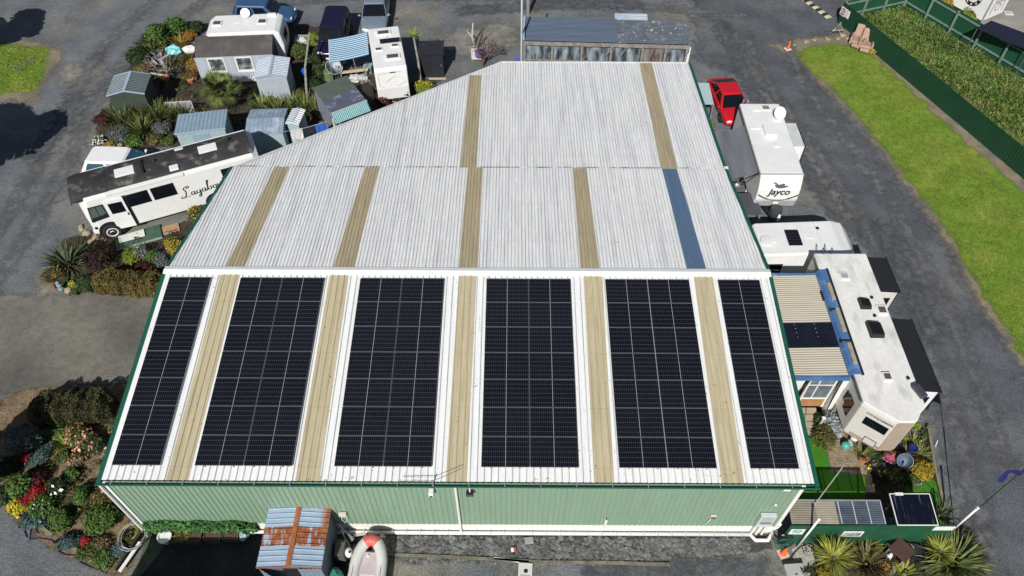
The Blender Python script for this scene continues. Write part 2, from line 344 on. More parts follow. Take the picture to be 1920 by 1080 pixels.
# worn wheel tracks and repairs on the sealed surfaces
def track(name, pxl, w, mat, z, soft):
    P = [at(*q) for q in pxl]; L_, R2 = [], []
    for i, p in enumerate(P):
        d = (P[min(i+1,len(P)-1)]-P[max(i-1,0)]).normalized(); n = Vector((-d.y,d.x,0)); L_.append(p+n*w/2); R2.append(p-n*w/2)
    sheet(name, [(p.x,p.y) for p in L_+R2[::-1]], z, mat, .03, .8, world=True, soft=soft)
TRK = gravelmat('wheel_worn_gravel', (.138,.142,.147), (.112,.115,.120), .45, .6, .8, .3, .15)
TRD = gravelmat('tar_dark_gravel', (.086,.093,.104), (.11,.116,.124), .45, .6, .8, .3, .15)
for k, (pl_, w, mt_) in enumerate((([(-30,560),(60,430),(120,320),(175,200),(250,95),(360,20),(420,-30)],.7,TRK),([(-60,500),(20,400),(75,300),(130,190),(200,80),(290,0)],.6,TRK),([(1395,60),(1440,160),(1530,280),(1620,420),(1700,570),(1775,740),(1840,960),(1870,1120)],.6,TRK),([(1470,60),(1500,150),(1585,260),(1675,390),(1760,540),(1830,700),(1895,900)],.6,TRK),([(1350,40),(1420,190),(1500,300),(1560,390),(1600,440)],.8,TRD),([(1650,420),(1700,520),(1750,640)],.9,TRD),([(500,8),(700,-8),(900,-5),(1200,12),(1400,30)],.7,TRK),([(860,22),(1000,10),(1200,8)],1.0,TRD),([(1100,1068),(1300,1062),(1440,1070)],.7,TRD),([(60,300),(110,240),(150,180)],1.0,TRD))):
    track('wheel_track' if mt_ is TRK else 'tar_patch', pl_, w, mt_, .0155+.0006*k, 1.1)
# ------------------------------------------------------------------ warehouse
TH = R_(5.8665); TT = math.tan(TH)
ROOFW = M('white_roof_sheet', (.80,.81,.80), .45, var=.05, scale=1, stretch=(5,.3,1), fine=.06, fscale=9, col2=(.62,.62,.58), c2scale=1.4, c2lo=.62, c2hi=.78, dirt=(.25,0.,.011,(.30,.31,.31),(.55,1.),3.), spots=(7.,.69,.73,(.36,.35,.31)), rows=(1.15,.012,.93))
ROOFG = M('weathered_roof_sheet', (.77,.775,.77), .5, var=.07, scale=1, stretch=(5,.22,1), fine=.10, fscale=7, col2=(.58,.59,.61), c2scale=.6, c2lo=.52, c2hi=.8, dirt=(.15,.0,.013,(.24,.245,.26),(.0,.7),4.), spots=(5.,.72,.8,(.45,.45,.45)), rows=(1.3,.015,.90))  # pan dirt, drawn dark to deepen the rib shadows as well
SKYL = M('translucent_sheet_beige', (.50,.44,.29), .5, var=.09, scale=1, stretch=(8,.35,1), fine=.08, fscale=5, col2=(.40,.34,.21), c2scale=1.2, c2lo=.5, c2hi=.75, rows=(2.3,.02,.9), spots=(6.,.70,.74,(.25,.2,.12)))
SKYG = M('translucent_sheet_aged', (.43,.365,.235), .55, var=.10, scale=1, stretch=(8,.3,1), fine=.12, fscale=5, col2=(.33,.275,.18), c2scale=1.2, c2lo=.5, c2hi=.75)
BLUESH = M('blue_grey_sheet', (.10,.165,.26), .5, var=.08, scale=1, stretch=(8,.3,1))
GWALL = M('sage_green_wall_sheet', (.225,.335,.238), .5, var=.05, scale=1, stretch=(3,3,.3), fine=.04, fscale=6)
WBAND = M('white_base_band', (.80,.79,.74), .6, var=.06, scale=1.2, col2=(.70,.60,.44), c2scale=.6, c2lo=.6, c2hi=.8)
XL, XR = -.75, 24.35
YE, YR = -.5, 8.45
def zf(y): return 4.426+y*TT
ZR = zf(YR)
def zb(y): return ZR-(y-YR)*TT
def atback(px, py):     # where a photo pixel meets the rear roof plane
    d = Rv*((px-960)/FPX) - Uv*((py-540)/FPX) + Fv
    # z = ZR-(y-YR)*TT
    t = (ZR+YR*TT-CAMP.y*TT-CAMP.z)/(d.z+d.y*TT)
    return CAMP+d*t
def atfront(px, py):
    d = Rv*((px-960)/FPX) - Uv*((py-540)/FPX) + Fv
    t = (4.426+CAMP.y*TT-CAMP.z)/(d.z-d.y*TT); return CAMP+d*t
wh = thing('warehouse', 'large green walled warehouse with a white ribbed roof and beige skylight strips', 'warehouse', (0,0,0))
su = Vector((1,0,0)); svf = Vector((0,math.cos(TH),math.sin(TH))); svb = Vector((0,math.cos(TH),-math.sin(TH)))
Lf = (YR-YE)/math.cos(TH)
mb = MB(); ribpoly(mb, (0,YE,zf(YE)), su, svf, [(XL,0),(XR,0),(XR,Lf),(XL,Lf)], .25, .032, [(0,0),(.72,0),(.80,1),(.90,1),(.97,0)])
roof = mb.build('roof', ROOFW, wh); roof['label'] = 'clean white front roof slope under the panels'
PROF_F = [(0,0),(.72,0),(.80,1),(.90,1),(.97,0)]
for (t0,t1,b0,b1) in [(413,449.5,312,354),(618,654,554.5,599),(860.5,893.5,836,875.5),(1094,1129,1113.5,1151),(1300,1336,1352,1394)]:
    pa = [atfront(b0,897), atfront(b1,897), atfront(t1,517), atfront(t0,517)]
    mb = MB(); ribpoly(mb, (0,YE,zf(YE)), su, svf, [(pa[0].x,.0),(pa[1].x,.0),(pa[2].x,Lf-.18),(pa[3].x,Lf-.18)], .25, .032, PROF_F, lift=.007)
    mb.build('skylight_sheet', SKYL, roof)
# middle roof
bl = [atback(438,312), atback(1358,317)]
YM = (bl[0].y+bl[1].y)/2; XM0, XM1 = bl[0].x, bl[1].x
Lm = (YM-YR)/math.cos(TH)
PROF_B = [(0,0),(.55,0),(.68,1),(.84,1),(.97,0)]
xml = -.75
mb = MB(); ribpoly(mb, (0,YR,ZR), su, svb, [(XL,0),(XR,0),(XM1,Lm),(max(XL,XM0),Lm)], .15, .026, PROF_B)
roofm = mb.build('roof', ROOFG, wh); roofm['label'] = 'weathered middle roof section behind the ridge'
for i,(t0,t1,b0,b1) in enumerate([(512.5,541,421.5,457.5),(683,710,624,663),(876.5,905,859.5,895.5),(1074,1100,1089,1124.5),(1242,1270,1288,1324)]):
    pa = [atback(b0,503), atback(b1,503), atback(t1,320.5), atback(t0,320.5)]
    ub = lambda p: (p.y-YR)/math.cos(TH)
    mb = MB(); ribpoly(mb, (0,YR,ZR), su, svb, [(pa[0].x,.12),(pa[1].x,.12),(pa[2].x,Lm-.02),(pa[3].x,Lm-.02)], .15, .026, PROF_B, lift=.006)
    o = mb.build('skylight_sheet', BLUESH if i == 4 else SKYG, roofm)
    if i == 4: o['label'] = 'blue grey replacement sheet among the beige skylights'
# rear roof with the cut corner
c0 = atback(940,117); c1 = atback(1290,115); YB = (c0.y+c1.y)/2; Lb = (YB-YR)/math.cos(TH)
ZOFF = -.05
mb = MB(); ribpoly(mb, (0,YR,ZR), su, svb, [(max(XL,XM0),Lm-.15),(XM1,Lm-.15),(c1.x,Lb),(c0.x,Lb)], .15, .026, PROF_B, lift=ZOFF)
roofr = mb.build('roof', ROOFG, wh); roofr['label'] = 'weathered rear roof section with a cut corner'
for (t0,t1,ty,b0,b1) in [(880,903,139,862.5,893.5),(1199,1222,116,1240,1271)]:
    pa = [atback(b0,316), atback(b1,316), atback(t1,ty), atback(t0,ty)]
    mb = MB(); ribpoly(mb, (0,YR,ZR), su, svb, [(pa[0].x,Lm+.03),(pa[1].x,Lm+.03),(pa[2].x,(pa[2].y-YR)/math.cos(TH)-.05),(pa[3].x,(pa[3].y-YR)/math.cos(TH)-.05)], .15, .026, PROF_B, lift=ZOFF+.006)
    mb.build('skylight_sheet', SKYG, roofr)
# lap strip: dark mottled band where the two rear sheets overlap
mb = MB(); ribpoly(mb, (0,YR,ZR), su, svb, [(XM0+.3,Lm),(XM1-.25,Lm),(XM1-.25,Lm+.16),(XM0+.3,Lm+.16)], .15, .026, PROF_B, lift=ZOFF+.004)
mb.build('lap_strip', M('mottled_lap', (.30,.30,.30), .8, var=.5, scale=2.5, fine=.4, fscale=6, col2=(.66,.67,.66), c2scale=1.3, c2lo=.42, c2hi=.55), roofr)
# ridge cap
mb = MB()
mb.poly([(XL-.1,YR-.2,zf(YR-.2)+.045),(XR+.1,YR-.2,zf(YR-.2)+.045),(XR+.1,YR,ZR+.075),(XL-.1,YR,ZR+.075)])
mb.poly([(XL-.1,YR,ZR+.075),(XR+.1,YR,ZR+.075),(XR+.1,YR+.2,zb(YR+.2)+.045),(XL-.1,YR+.2,zb(YR+.2)+.045)])
mb.poly([(XL-.1,YR-.2,zf(YR-.2)-.02),(XR+.1,YR-.2,zf(YR-.2)-.02),(XR+.1,YR-.2,zf(YR-.2)+.045),(XL-.1,YR-.2,zf(YR-.2)+.045)])
mb.poly([(XL-.1,YR+.2,zb(YR+.2)+.045),(XR+.1,YR+.2,zb(YR+.2)+.045),(XR+.1,YR+.2,zb(YR+.2)-.02),(XL-.1,YR+.2,zb(YR+.2)-.02)])
mb.build('ridge_cap', M('white_ridge', (.8,.81,.8), .4, var=.05, scale=2), wh)
# barge boards down both sides and the cut corner
def barge(a, b, out, w=.16, hgt=.26, dz=.0):
    out = Vector(out)
    q = [a+out*w, a, b, b+out*w]
    mb = MB(); mb.hexa([(p.x,p.y,p.z-hgt+dz) for p in q], [(p.x,p.y,p.z+.012+dz) for p in q]); return mb
V3 = Vector
barge(V3((XL,YE-.12,zf(YE-.12))), V3((XL,YR,ZR)), (-1,0,0)).build('barge_board', GREENTRIM, wh)
barge(V3((XR,YE-.12,zf(YE-.12))), V3((XR,YR,ZR)), (1,0,0)).build('barge_board', GREENTRIM, wh)
barge(V3((XL,YR+.002,ZR-.002)), V3((max(XL,XM0),YM,zb(YM))), (-1,0,0), .16).build('barge_board', GREENTRIM, wh)
barge(V3((XR,YR+.002,ZR-.002)), V3((XM1,YM,zb(YM))), (1,0,0), .16).build('barge_board', GREENTRIM, wh)
barge(V3((XM1,YM+.15,zb(YM+.15)+ZOFF)), V3((c1.x,YB,zb(YB)+ZOFF)), (1,0,0), .16).build('barge_board', GREENTRIM, wh)
mb = MB(); mb.box(XM1+.02,XM1+.2,YM+.0,YM+.15,zb(YM)-.2,zb(YM)+.03); mb.build('barge_joint', WHITE, wh)
dn = V3((c0.x-max(XL,XM0), c0.y-YM, 0)).normalized(); outn = V3((-dn.y, dn.x, 0))
barge(V3((max(XL,XM0),YM,zb(YM)+ZOFF+.02)), V3((c0.x,YB,zb(YB)+ZOFF+.02)), outn, .05, .2).build('edge_flashing', M('pale_flashing', (.62,.64,.64), .5, var=.1, scale=4), wh)
barge(V3((c0.x,YB,zb(YB)+ZOFF+.02)), V3((c1.x,YB,zb(YB)+ZOFF+.02)), (0,1,0), .06, .2).build('edge_flashing', MATS['pale_flashing'], wh)
# walls
YW = -.55+.02
WX0, WX1 = -.68, 23.98
ZB = .62
mb = MB(); ribrect(mb, (WX0,YW,ZB), (WX1-WX0,0,0), (0,0,zf(YE)-ZB-.02), .2, .022, [(0,0),(.84,0),(.88,1),(.95,1),(.99,0)])
fw = mb.build('wall', GWALL, wh); fw['label'] = 'sage green ribbed front wall'
mb = MB(); mb.box(WX0,WX1,YW-.006,YW+.1,0,ZB+.02); mb.build('base_band', WBAND, wh)
inset = .25
def wall(a, b, za, zb_):
    mb = MB(); mb.hexa([(a.x,a.y,0),(b.x,b.y,0),(b.x,b.y,0.001),(a.x,a.y,0.001)], [(a.x,a.y,za),(b.x,b.y,zb_),(b.x,b.y,zb_),(a.x,a.y,za)]); return mb
for a, b in [((WX0+.05,YW+.1),(WX0+.05,YR)),((WX0+.05,YR),(max(XL,XM0)+.3,YM)),((max(XL,XM0)+.3,YM),(c0.x+.1,YB-.3)),((c0.x+.1,YB-.3),(c1.x-.2,YB-.3)),((c1.x-.2,YB-.3),(XM1-.2,YM)),((XM1-.2,YM),(WX1,YR)),((WX1,YR),(WX1,YW+.1))]:
    za = (zf(a[1]) if a[1] <= YR else zb(a[1]))-.12; zb2 = (zf(b[1]) if b[1] <= YR else zb(b[1]))-.12
    mb = MB(); d = V3((b[0]-a[0], b[1]-a[1], 0)); nn = V3((-d.y,d.x,0)).normalized()*.05
    A, B_ = V3((a[0],a[1],0)), V3((b[0],b[1],0))
    mb.add([A, B_, B_+nn, A+nn, A+V3((0,0,za)), B_+V3((0,0,zb2)), B_+nn+V3((0,0,zb2)), A+nn+V3((0,0,za))], [(3,2,1,0),(4,5,6,7),(0,1,5,4),(1,2,6,5),(2,3,7,6),(3,0,4,7)])
    mb.build('wall', GWALL, wh)
# corner trims, downpipe, gutter, base pipe
mb = MB(); mb.box(WX0-.09,WX0+.05,YW-.05,YW+.09,.05,zf(YE)-.1); mb.build('corner_flashing', WHITE, wh)
mb = MB(); mb.box(WX1-.05,WX1+.09,YW-.05,YW+.09,.05,zf(YE)-.1); mb.build('corner_flashing', WHITE, wh)
mb = MB(); mb.tube([(11.72,YW-.08,zf(YE)-.15),(11.72,YW-.08,.2),(11.72,YW-.14,.08)], .05, 8); mb.build('downpipe', WHITE, wh)
mb = MB(); mb.tube([(WX0-.12,YW-.12,zf(YE)-.15),(WX0-.12,YW-.12,.1)], .05, 8); mb.build('downpipe', WHITE, wh)
gm = M('gutter_green', (.02,.11,.075), .5, var=.1)
mb = MB(); gz = zf(YE)-.03
mb.box(XL-.2,XR+.2,YE-.17,YE-.155,gz-.10,gz-.005); mb.box(XL-.2,XR+.2,YE-.155,YE-.02,gz-.12,gz-.105); mb.box(XL-.2,XR+.2,YE-.02,YE-.005,gz-.12,gz-.03)
gut = mb.build('gutter', gm, wh)
for k in range(20):
    mb = MB(); mb.box(XL+.35+k*1.26,XL+.38+k*1.26,YE-.16,YE+.03,gz+.006,gz+.016); mb.build('gutter_bracket', ALU, gut)
mb = MB(); mb.tube([(WX0+.2,YW-.13,.1),(23.1,YW-.13,.1)], .075, 10); pipe = mb.build('base_pipe', WHITE, wh, smooth=True)
for k in range(42):
    mb = MB(); mb.box(.2+k*.55,.225+k*.55,YW-.21,YW-.01,.03,.21); mb.build('pipe_bracket', ALU, pipe)
mb = MB(); mb.tube([(23.1,YW-.13,.1),(23.28,YW-.36,.1),(23.75,YW-.36,.1),(24.02,YW-.06,.1),(24.08,YW-.02,.9)], .075, 10); mb.build('drain_bend', WHITE, wh, smooth=True)

# ------------------------------------------------------------------ solar panels
sp = bpy.data.materials.new('solar_cells'); sp.use_nodes = True; nt = sp.node_tree; N = nt.nodes; Lk = nt.links; Bs = N['Principled BSDF']
tc = N.new('ShaderNodeTexCoord'); sx = N.new('ShaderNodeSeparateXYZ'); Lk.new(tc.outputs['Object'], sx.inputs[0])
def mth(op, a, b=0.):
    q = N.new('ShaderNodeMath'); q.operation = op
    for i, z in enumerate((a, b)):
        if isinstance(z, (int, float)): q.inputs[i].default_value = z
        else: Lk.new(z, q.inputs[i])
    return q.outputs[0]
def line(src, pitch, w): return mth('LESS_THAN', mth('PINGPONG', src, pitch/2), w)
ly = line(sx.outputs[1], .189, .0040); lx = line(sx.outputs[0], .0718, .0026)
ctr = mth('LESS_THAN', mth('ABSOLUTE', mth('SUBTRACT', sx.outputs[0], .861)), .0075)
def mix(f, a, b):
    x = N.new('ShaderNodeMix'); x.data_type = 'RGBA'
    Lk.new(f, x.inputs[0])
    for i, z in ((6,a),(7,b)):
        if isinstance(z, tuple): x.inputs[i].default_value = (*z,1)
        else: Lk.new(z, x.inputs[i])
    return x.outputs[2]
oi = N.new('ShaderNodeObjectInfo'); 
c = mix(oi.outputs['Random'], (.0035,.004,.008), (.006,.007,.011))
nzp = N.new('ShaderNodeTexNoise'); nzp.inputs['Scale'].default_value = 1.1; Lk.new(tc.outputs['Object'], nzp.inputs['Vector'])
gx = N.new('ShaderNodeSeparateXYZ'); ge = N.new('ShaderNodeNewGeometry'); Lk.new(ge.outputs['Position'], gx.inputs[0])
dust = mth('MULTIPLY', mth('MULTIPLY', nzp.outputs['Fac'], .55), mth('SUBTRACT', 1.25, mth('MINIMUM', mth('MULTIPLY', mth('ABSOLUTE', mth('SUBTRACT', gx.outputs[0], 9.5)), .12), 1.)))
c = mix(dust, c, (.013,.014,.017))
c = mix(lx, c, (.075,.08,.105)); c = mix(ly, c, (.10,.105,.125)); c = mix(ctr, c, (.40,.41,.43))
Lk.new(c, Bs.inputs['Base Color']); Bs.inputs['Roughness'].default_value = .16; Bs.inputs['Specular IOR Level'].default_value = .22
PFRAME = M('panel_frame', (.20,.205,.22), .45, .4, var=.05)
PW, PH = 1.722, 1.134
def make_panel(label):
    t = thing('solar_panel', label, 'solar panel', (0,0,0), 0, 'solar panels on the front roof slope')
    mb = MB(); mb.box(.012,PW-.012,.012,PH-.012,-.02,-.003); mb.build('cell_glass', sp, t, local=True)
    mb = MB(); mb.box(0,PW,0,.012,-.035,0); mb.box(0,PW,PH-.012,PH,-.035,0); mb.box(0,.012,.012,PH-.012,-.035,0); mb.box(PW-.012,PW,.012,PH-.012,-.035,0)
    for x in (.35,1.37): mb.box(x-.02,x+.02,-.03,PH+.01,-.075,-.036)
    mb.build('frame', PFRAME, t, local=True)
    return t
ROWN = ['top','second','third','fourth','fifth','sixth','bottom']; ARRN = ['first (narrow)','second','third','fourth','fifth','sixth (narrow)']
BX = [(-.494,1),(2.454,2),(7.409,2),(12.625,2),(17.521,2),(22.172,1)]
first = None
for bi, (x0, n) in enumerate(BX):
    for cidx in range(n):
        for r in range(7):
            side = '' if n == 1 else (' left column' if cidx == 0 else ' right column')
            lab = 'solar panel, %s row%s of the %s array from the left' % (ROWN[6-r], side, ARRN[bi])
            if first is None: o = first = make_panel(lab)
            else: o = copy_tree(first); o['label'] = lab
            s = r*(PH+.02)
            o.location = (x0+cidx*(PW+.02), s*math.cos(TH), 4.526+s*math.sin(TH)); o.rotation_euler = (TH,0,0)
# ------------------------------------------------------------------ sheds
def shed(label, o, wdir, W, D, eh, rh, ridge, roofm, wallm, ridgem=None, rib=.15, ribh=.018, prof=TRAP, wrib=.16, back_eh=None, ridge_at=.5, door=None, name='garden_shed', over=.07, group=None):
    """o front-left eave corner on the ground, wdir direction of the front, D depth; ridge 'd' along depth, 'w' along width, 'm' single pitch"""
    rz = math.atan2(wdir[1], wdir[0])
    t = thing(name, label, 'shed', (o[0], o[1], 0), rz, group)
    beh = eh if back_eh is None else back_eh
    # walls: ribbed on all four sides
    a = over
    def side(O, U, ztops, nm='wall'):
        O = V3(O); U = V3(U); L_ = U.length
        if len(ztops) == 2: poly = [(0,0),(L_,0),(L_,ztops[1]),(0,ztops[0])]
        else: poly = [(0,0),(L_,0),(L_,ztops[2]),(L_*ztops[3],ztops[1]),(0,ztops[0])]
        mb = MB(); ribpoly(mb, O, U, (0,0,1), poly, wrib, .012, [(0,0),(.8,0),(.85,1),(.95,1)]); mb.build(nm, wallm, t, local=True)
    f = lambda x, y: (x, y, 0)
    if ridge == 'd':
        side(f(a,a), (W-2*a,0,0), (eh-.02, rh-.03, eh-.02, .5)); side(f(W-a,D-a), (-(W-2*a),0,0), (eh-.02, rh-.03, eh-.02, .5))
        side(f(W-a,a), (0,D-2*a,0), (eh,eh)); side(f(a,D-a), (0,-(D-2*a),0), (eh,eh))
        sl = math.hypot(W/2, rh-eh)
        mb = MB(); ribrect(mb, (W/2,0,rh), (0,D,0), (-W/2,0,eh-rh), rib, ribh, prof); mb.v = mb.v
        r1 = mb.build('roof', roofm, t, local=True)
        mb = MB(); ribrect(mb, (W/2,D,rh), (0,-D,0), (W/2,0,eh-rh), rib, ribh, prof); r2 = mb.build('roof', roofm, t, local=True)
        mb = MB(); w = .09
        dz = (rh-eh)/(W/2)*w
        mb.add([(W/2-w,-.01,rh-dz+ribh+.012),(W/2,-.01,rh+ribh+.02),(W/2+w,-.01,rh-dz+ribh+.012),(W/2-w,D+.01,rh-dz+ribh+.012),(W/2,D+.01,rh+ribh+.02),(W/2+w,D+.01,rh-dz+ribh+.012)], [(0,1,4,3),(1,2,5,4)])
        mb.build('ridge_cap', ridgem or roofm, t, local=True)
        mb = MB()
        for x0, x1, z0, z1 in ((0,W/2,eh,rh),(W/2,W,rh,eh)):
            for y in (-.012, D): mb.hexa([(x0,y,z0-.06),(x1,y,z1-.06),(x1,y+.012,z1-.06),(x0,y+.012,z0-.06)], [(x0,y,z0+ribh),(x1,y,z1+ribh),(x1,y+.012,z1+ribh),(x0,y+.012,z0+ribh)])
        mb.build('barge_trim', ridgem or roofm, t, local=True)
    else:
        yr = D*ridge_at if ridge == 'w' else None
        side(f(a,a), (W-2*a,0,0), (eh,eh)); side(f(W-a,D-a), (-(W-2*a),0,0), (beh,beh))
        if ridge == 'w':
            side(f(W-a,a), (0,D-2*a,0), (eh, rh-.03, beh, ridge_at)); side(f(a,D-a), (0,-(D-2*a),0), (beh, rh-.03, eh, 1-ridge_at))
            mb = MB(); ribrect(mb, (0,0,eh), (W,0,0), (0,yr,rh-eh), rib, ribh, prof); mb.build('roof', roofm, t, local=True)
            mb = MB(); ribrect(mb, (0,yr,rh), (W,0,0), (0,D-yr,beh-rh), rib, ribh, prof); mb.build('roof', roofm, t, local=True)
            mb = MB(); w = .07
            mb.add([(0,yr-w,rh-(rh-eh)/yr*w+ribh+.01),(0,yr,rh+ribh+.012),(0,yr+w,rh-(rh-beh)/(D-yr)*w+ribh+.01),(W,yr-w,rh-(rh-eh)/yr*w+ribh+.01),(W,yr,rh+ribh+.012),(W,yr+w,rh-(rh-beh)/(D-yr)*w+ribh+.01)], [(0,3,4,1),(1,4,5,2)])
            mb.build('ridge_cap', ridgem or roofm, t, local=True)
        else:
            side(f(W-a,a), (0,D-2*a,0), (eh,beh)); side(f(a,D-a), (0,-(D-2*a),0), (beh,eh))
            mb = MB(); ribrect(mb, (0,0,eh), (W,0,0), (0,D,beh-eh), rib, ribh, prof); mb.build('roof', roofm, t, local=True)
        mb = MB(); mb.box(-.012,W+.012,-.03,-.002,eh-.07,eh+ribh); mb.build('eave_trim', ridgem or roofm, t, local=True)
    if door:
        x0, x1, zt, dm = door
        mb = MB(); mb.box(x0,x1,a-.03,a-.004,.05,zt); d = mb.build('door', dm, t, local=True)
        mb = MB(); mb.box(x1-.12,x1-.09,a-.055,a-.031,zt*.5,zt*.5+.12); mb.build('handle', ALU, d, local=True)
    return t
def shedpx(label, FL, FR, D, eh, *a, **k):
    A, B = at(*FL, eh), at(*FR, eh); d = B-A
    return shed(label, A, (d.x, d.y), d.length, D, eh, *a, **k)
DKTEAL = M('dark_teal_roof_sheet', (.06,.095,.105), .4, var=.1, scale=2, dirt=(.16,-.115,.02,(.50,.58,.62),(1.,1.),1.,1))  # pale line along each roof rib
DKTRIM = M('pale_blue_ridge', (.36,.44,.55), .5, var=.06)
OLIVE = M('dark_olive_wall', (.05,.068,.05), .6, var=.12, scale=2)
shedpx('dark green gabled garden shed with a pale blue ridge at the gravel corner', (198.7,179.7), (270.9,175.5), 1.95, 1.9, 2.17, 'd', DKTEAL, OLIVE, DKTRIM, rib=.16, ribh=.03)
PALE = M('pale_grey_blue_wall', (.40,.45,.50), .6, var=.06, scale=2)
STRW = M('pale_white_roof_sheet', (.74,.76,.77), .5, var=.06, scale=3, dirt=(.17,-.06,.038,(.26,.33,.42),(1.,1.),1.,1))  # blue grey line in each roof pan
shedpx('pale grey gabled garden shed with white ribbed roof beside the annex', (476,146.7), (538,143.7), 1.95, 2.0, 2.2, 'd', STRW, PALE, DKTRIM, rib=.17, ribh=.035)
BLUES = M('light_blue_shed_sheet', (.27,.37,.46), .45, var=.07, scale=2, fine=.05, fscale=10)
BLUEW = M('pale_teal_shed_wall', (.36,.47,.49), .5, var=.07, scale=2)
shedpx('long light blue shed right behind the painted bus', (326.5,251), (422,240), 1.95, 2.0, 2.0, 'm', BLUES, BLUEW, DKTRIM, rib=.22, back_eh=1.85, ribh=.02, door=(.9,1.8,1.75,BLUES))
STEEL = M('steel_blue_shed_sheet', (.24,.31,.39), .45, var=.12, scale=2, col2=(.36,.43,.50), c2scale=1.3, c2lo=.5, c2hi=.62)
shedpx('steel blue grey shed with a low ridge beside the palm', (459,250), (531,247.5), 2.1, 1.8, 2.02, 'w', STEEL, BLUEW, None, rib=.24, back_eh=1.85, ridge_at=.47)
shedpx('narrow shed with white striped roof attached to the steel blue shed', (535,231), (560.5,233), 1.3, 1.9, 2.0, 'd', STRW, BLUEW, None, rib=.17, ribh=.03)
BLK = M('charcoal_shed_sheet', (.022,.024,.029), .5, var=.12, scale=2)
shedpx('black windowless garden shed standing alone behind the white motor caravan', (783.5,102), (832,101), 1.5, 1.75, 1.93, 'w', BLK, BLK, None, rib=.2, ribh=.015, back_eh=1.75, door=(.75,1.5,1.65,BLK))
mb = MB(); p = at(807,148.5); q = at(835,148); mb.prism([(p.x-.1,p.y-.06),(q.x+.05,q.y-.06),(q.x+.05,q.y+.08),(p.x-.1,p.y+.08)], 0, .05)
tag(mb.build('floor_board', LTIMB), 'pale timber board along the foot of the black shed', 'board')
# dark lean-to shed with the teal front
A, B = at(621.6,213,2.05), at(687,188.4,2.05); C_ = at(655.3,140.4,2.25)
wd = (B-A).normalized(); bd = V3((-wd.y, wd.x, 0)); W_ = (B-A).length; D_ = (C_-B).dot(bd)
t = thing('lean_to_shed', 'dark roofed lean-to shed with a teal front edge under the clipped corner roof', 'shed', (A.x,A.y,0), math.atan2(wd.y,wd.x))
GREYG = M('grey_green_roof_sheet', (.085,.10,.085), .6, var=.15, scale=2, fine=.1)
SLATE = M('slate_blue_roof_sheet', (.085,.10,.145), .5, var=.15, scale=2, col2=(.22,.25,.31), c2scale=2.2, c2lo=.55, c2hi=.7)
TEAL = M('teal_plastic_sheet', (.13,.32,.34), .4, var=.12, scale=3, stretch=(1,3,1))
mb = MB(); ribrect(mb, (W_,D_*.47,2.16), (0,D_*.53,.10), (-W_,0,0), .13, .022, SINE); r = mb.build('roof', GREYG, t, local=True); r['label'] = 'grey green upper half of the roof'
mb = MB(); ribrect(mb, (W_,0,2.05), (0,D_*.49,.10), (-W_,0,0), .13, .022, SINE, lift=-.01); r = mb.build('roof', SLATE, t, local=True); r['label'] = 'slate blue lower half of the roof'
mb = MB(); mb.box(-.02,W_+.02,-.05,.03,2.0,2.085); mb.build('gutter', M('pale_gutter', (.45,.52,.55), .5, var=.1), t, local=True)
mb = MB(); ribrect(mb, (0,-.42,1.58), (W_,0,0), (0,.37,.42), .11, .018, SINE); mb.build('awning_sheet', TEAL, t, local=True)
GREYW = M('grey_shed_wall', (.20,.23,.27), .6, var=.12, scale=2)
mb = MB(); mb.box(.05,W_-.05,-.01,.04,0,1.98); mb.box(.05,.1,.04,D_-.05,0,2.03); mb.box(W_-.1,W_-.05,.04,D_-.05,0,2.03); mb.box(.05,W_-.05,D_-.1,D_-.05,0,2.2); mb.build('wall', GREYW, t, local=True)
mb = MB(); mb.obox((-.1,-.3,.95), .07,.07,1.9); mb.build('post', WHITE, t, local=True)

# rusty shed by the front wall
A, B = at(479.8,1064.4,2.05), at(603,1064.4,2.05)
W_, D_ = B.x-A.x, 2.2
rs = bpy.data.materials.new('rusted_blue_sheet'); rs.use_nodes = True; nt = rs.node_tree; N = nt.nodes; Lk = nt.links; Bs = N['Principled BSDF']
tc = N.new('ShaderNodeTexCoord'); sx = N.new('ShaderNodeSeparateXYZ'); Lk.new(tc.outputs['Object'], sx.inputs[0])
def nz(scale, st=(1,1,1)):
    mp = N.new('ShaderNodeMapping'); mp.inputs['Scale'].default_value = st; Lk.new(tc.outputs['Object'], mp.inputs[0])
    q = N.new('ShaderNodeTexNoise'); q.inputs['Scale'].default_value = scale; q.inputs['Detail'].default_value = 5; Lk.new(mp.outputs[0], q.inputs['Vector']); return q.outputs['Fac']
band = mth('LESS_THAN', mth('ABSOLUTE', mth('SUBTRACT', sx.outputs[1], 1.12)), .36)
n1 = nz(2.6, (2.6,.8,1))
def mrange(src, a, b, c_=0., d_=1.):
    r = N.new('ShaderNodeMapRange'); Lk.new(src, r.inputs[0]); r.inputs[1].default_value = a; r.inputs[2].default_value = b; r.inputs[3].default_value = c_; r.inputs[4].default_value = d_; return r.outputs[0]
rustband = mth('MULTIPLY', band, mrange(n1, .36, .47))
edge = mth('MULTIPLY', mrange(sx.outputs[0], W_-.35, W_-.12), mrange(mth('ADD', mth('MULTIPLY', sx.outputs[1], .35), nz(3.)), .75, 1.0))
edge = mth('MULTIPLY', edge, mth('GREATER_THAN', sx.outputs[1], .85))
spots = mrange(nz(9.), .66, .74, 0, .5)
fac = mth('MINIMUM', mth('MAXIMUM', mth('MAXIMUM', rustband, edge), spots), 1.)
blu = mix(mrange(nz(3., (1,4,1)), .35, .65), (.30,.40,.53), (.37,.46,.58))
rst = mix(mrange(nz(6.), .35, .65), (.23,.060,.018), (.36,.13,.05))
Lk.new(mix(fac, blu, rst), Bs.inputs['Base Color']); Bs.inputs['Roughness'].default_value = .6
RUST = M('rust_orange', (.36,.115,.045), .85, var=.25, scale=5, fine=.15)
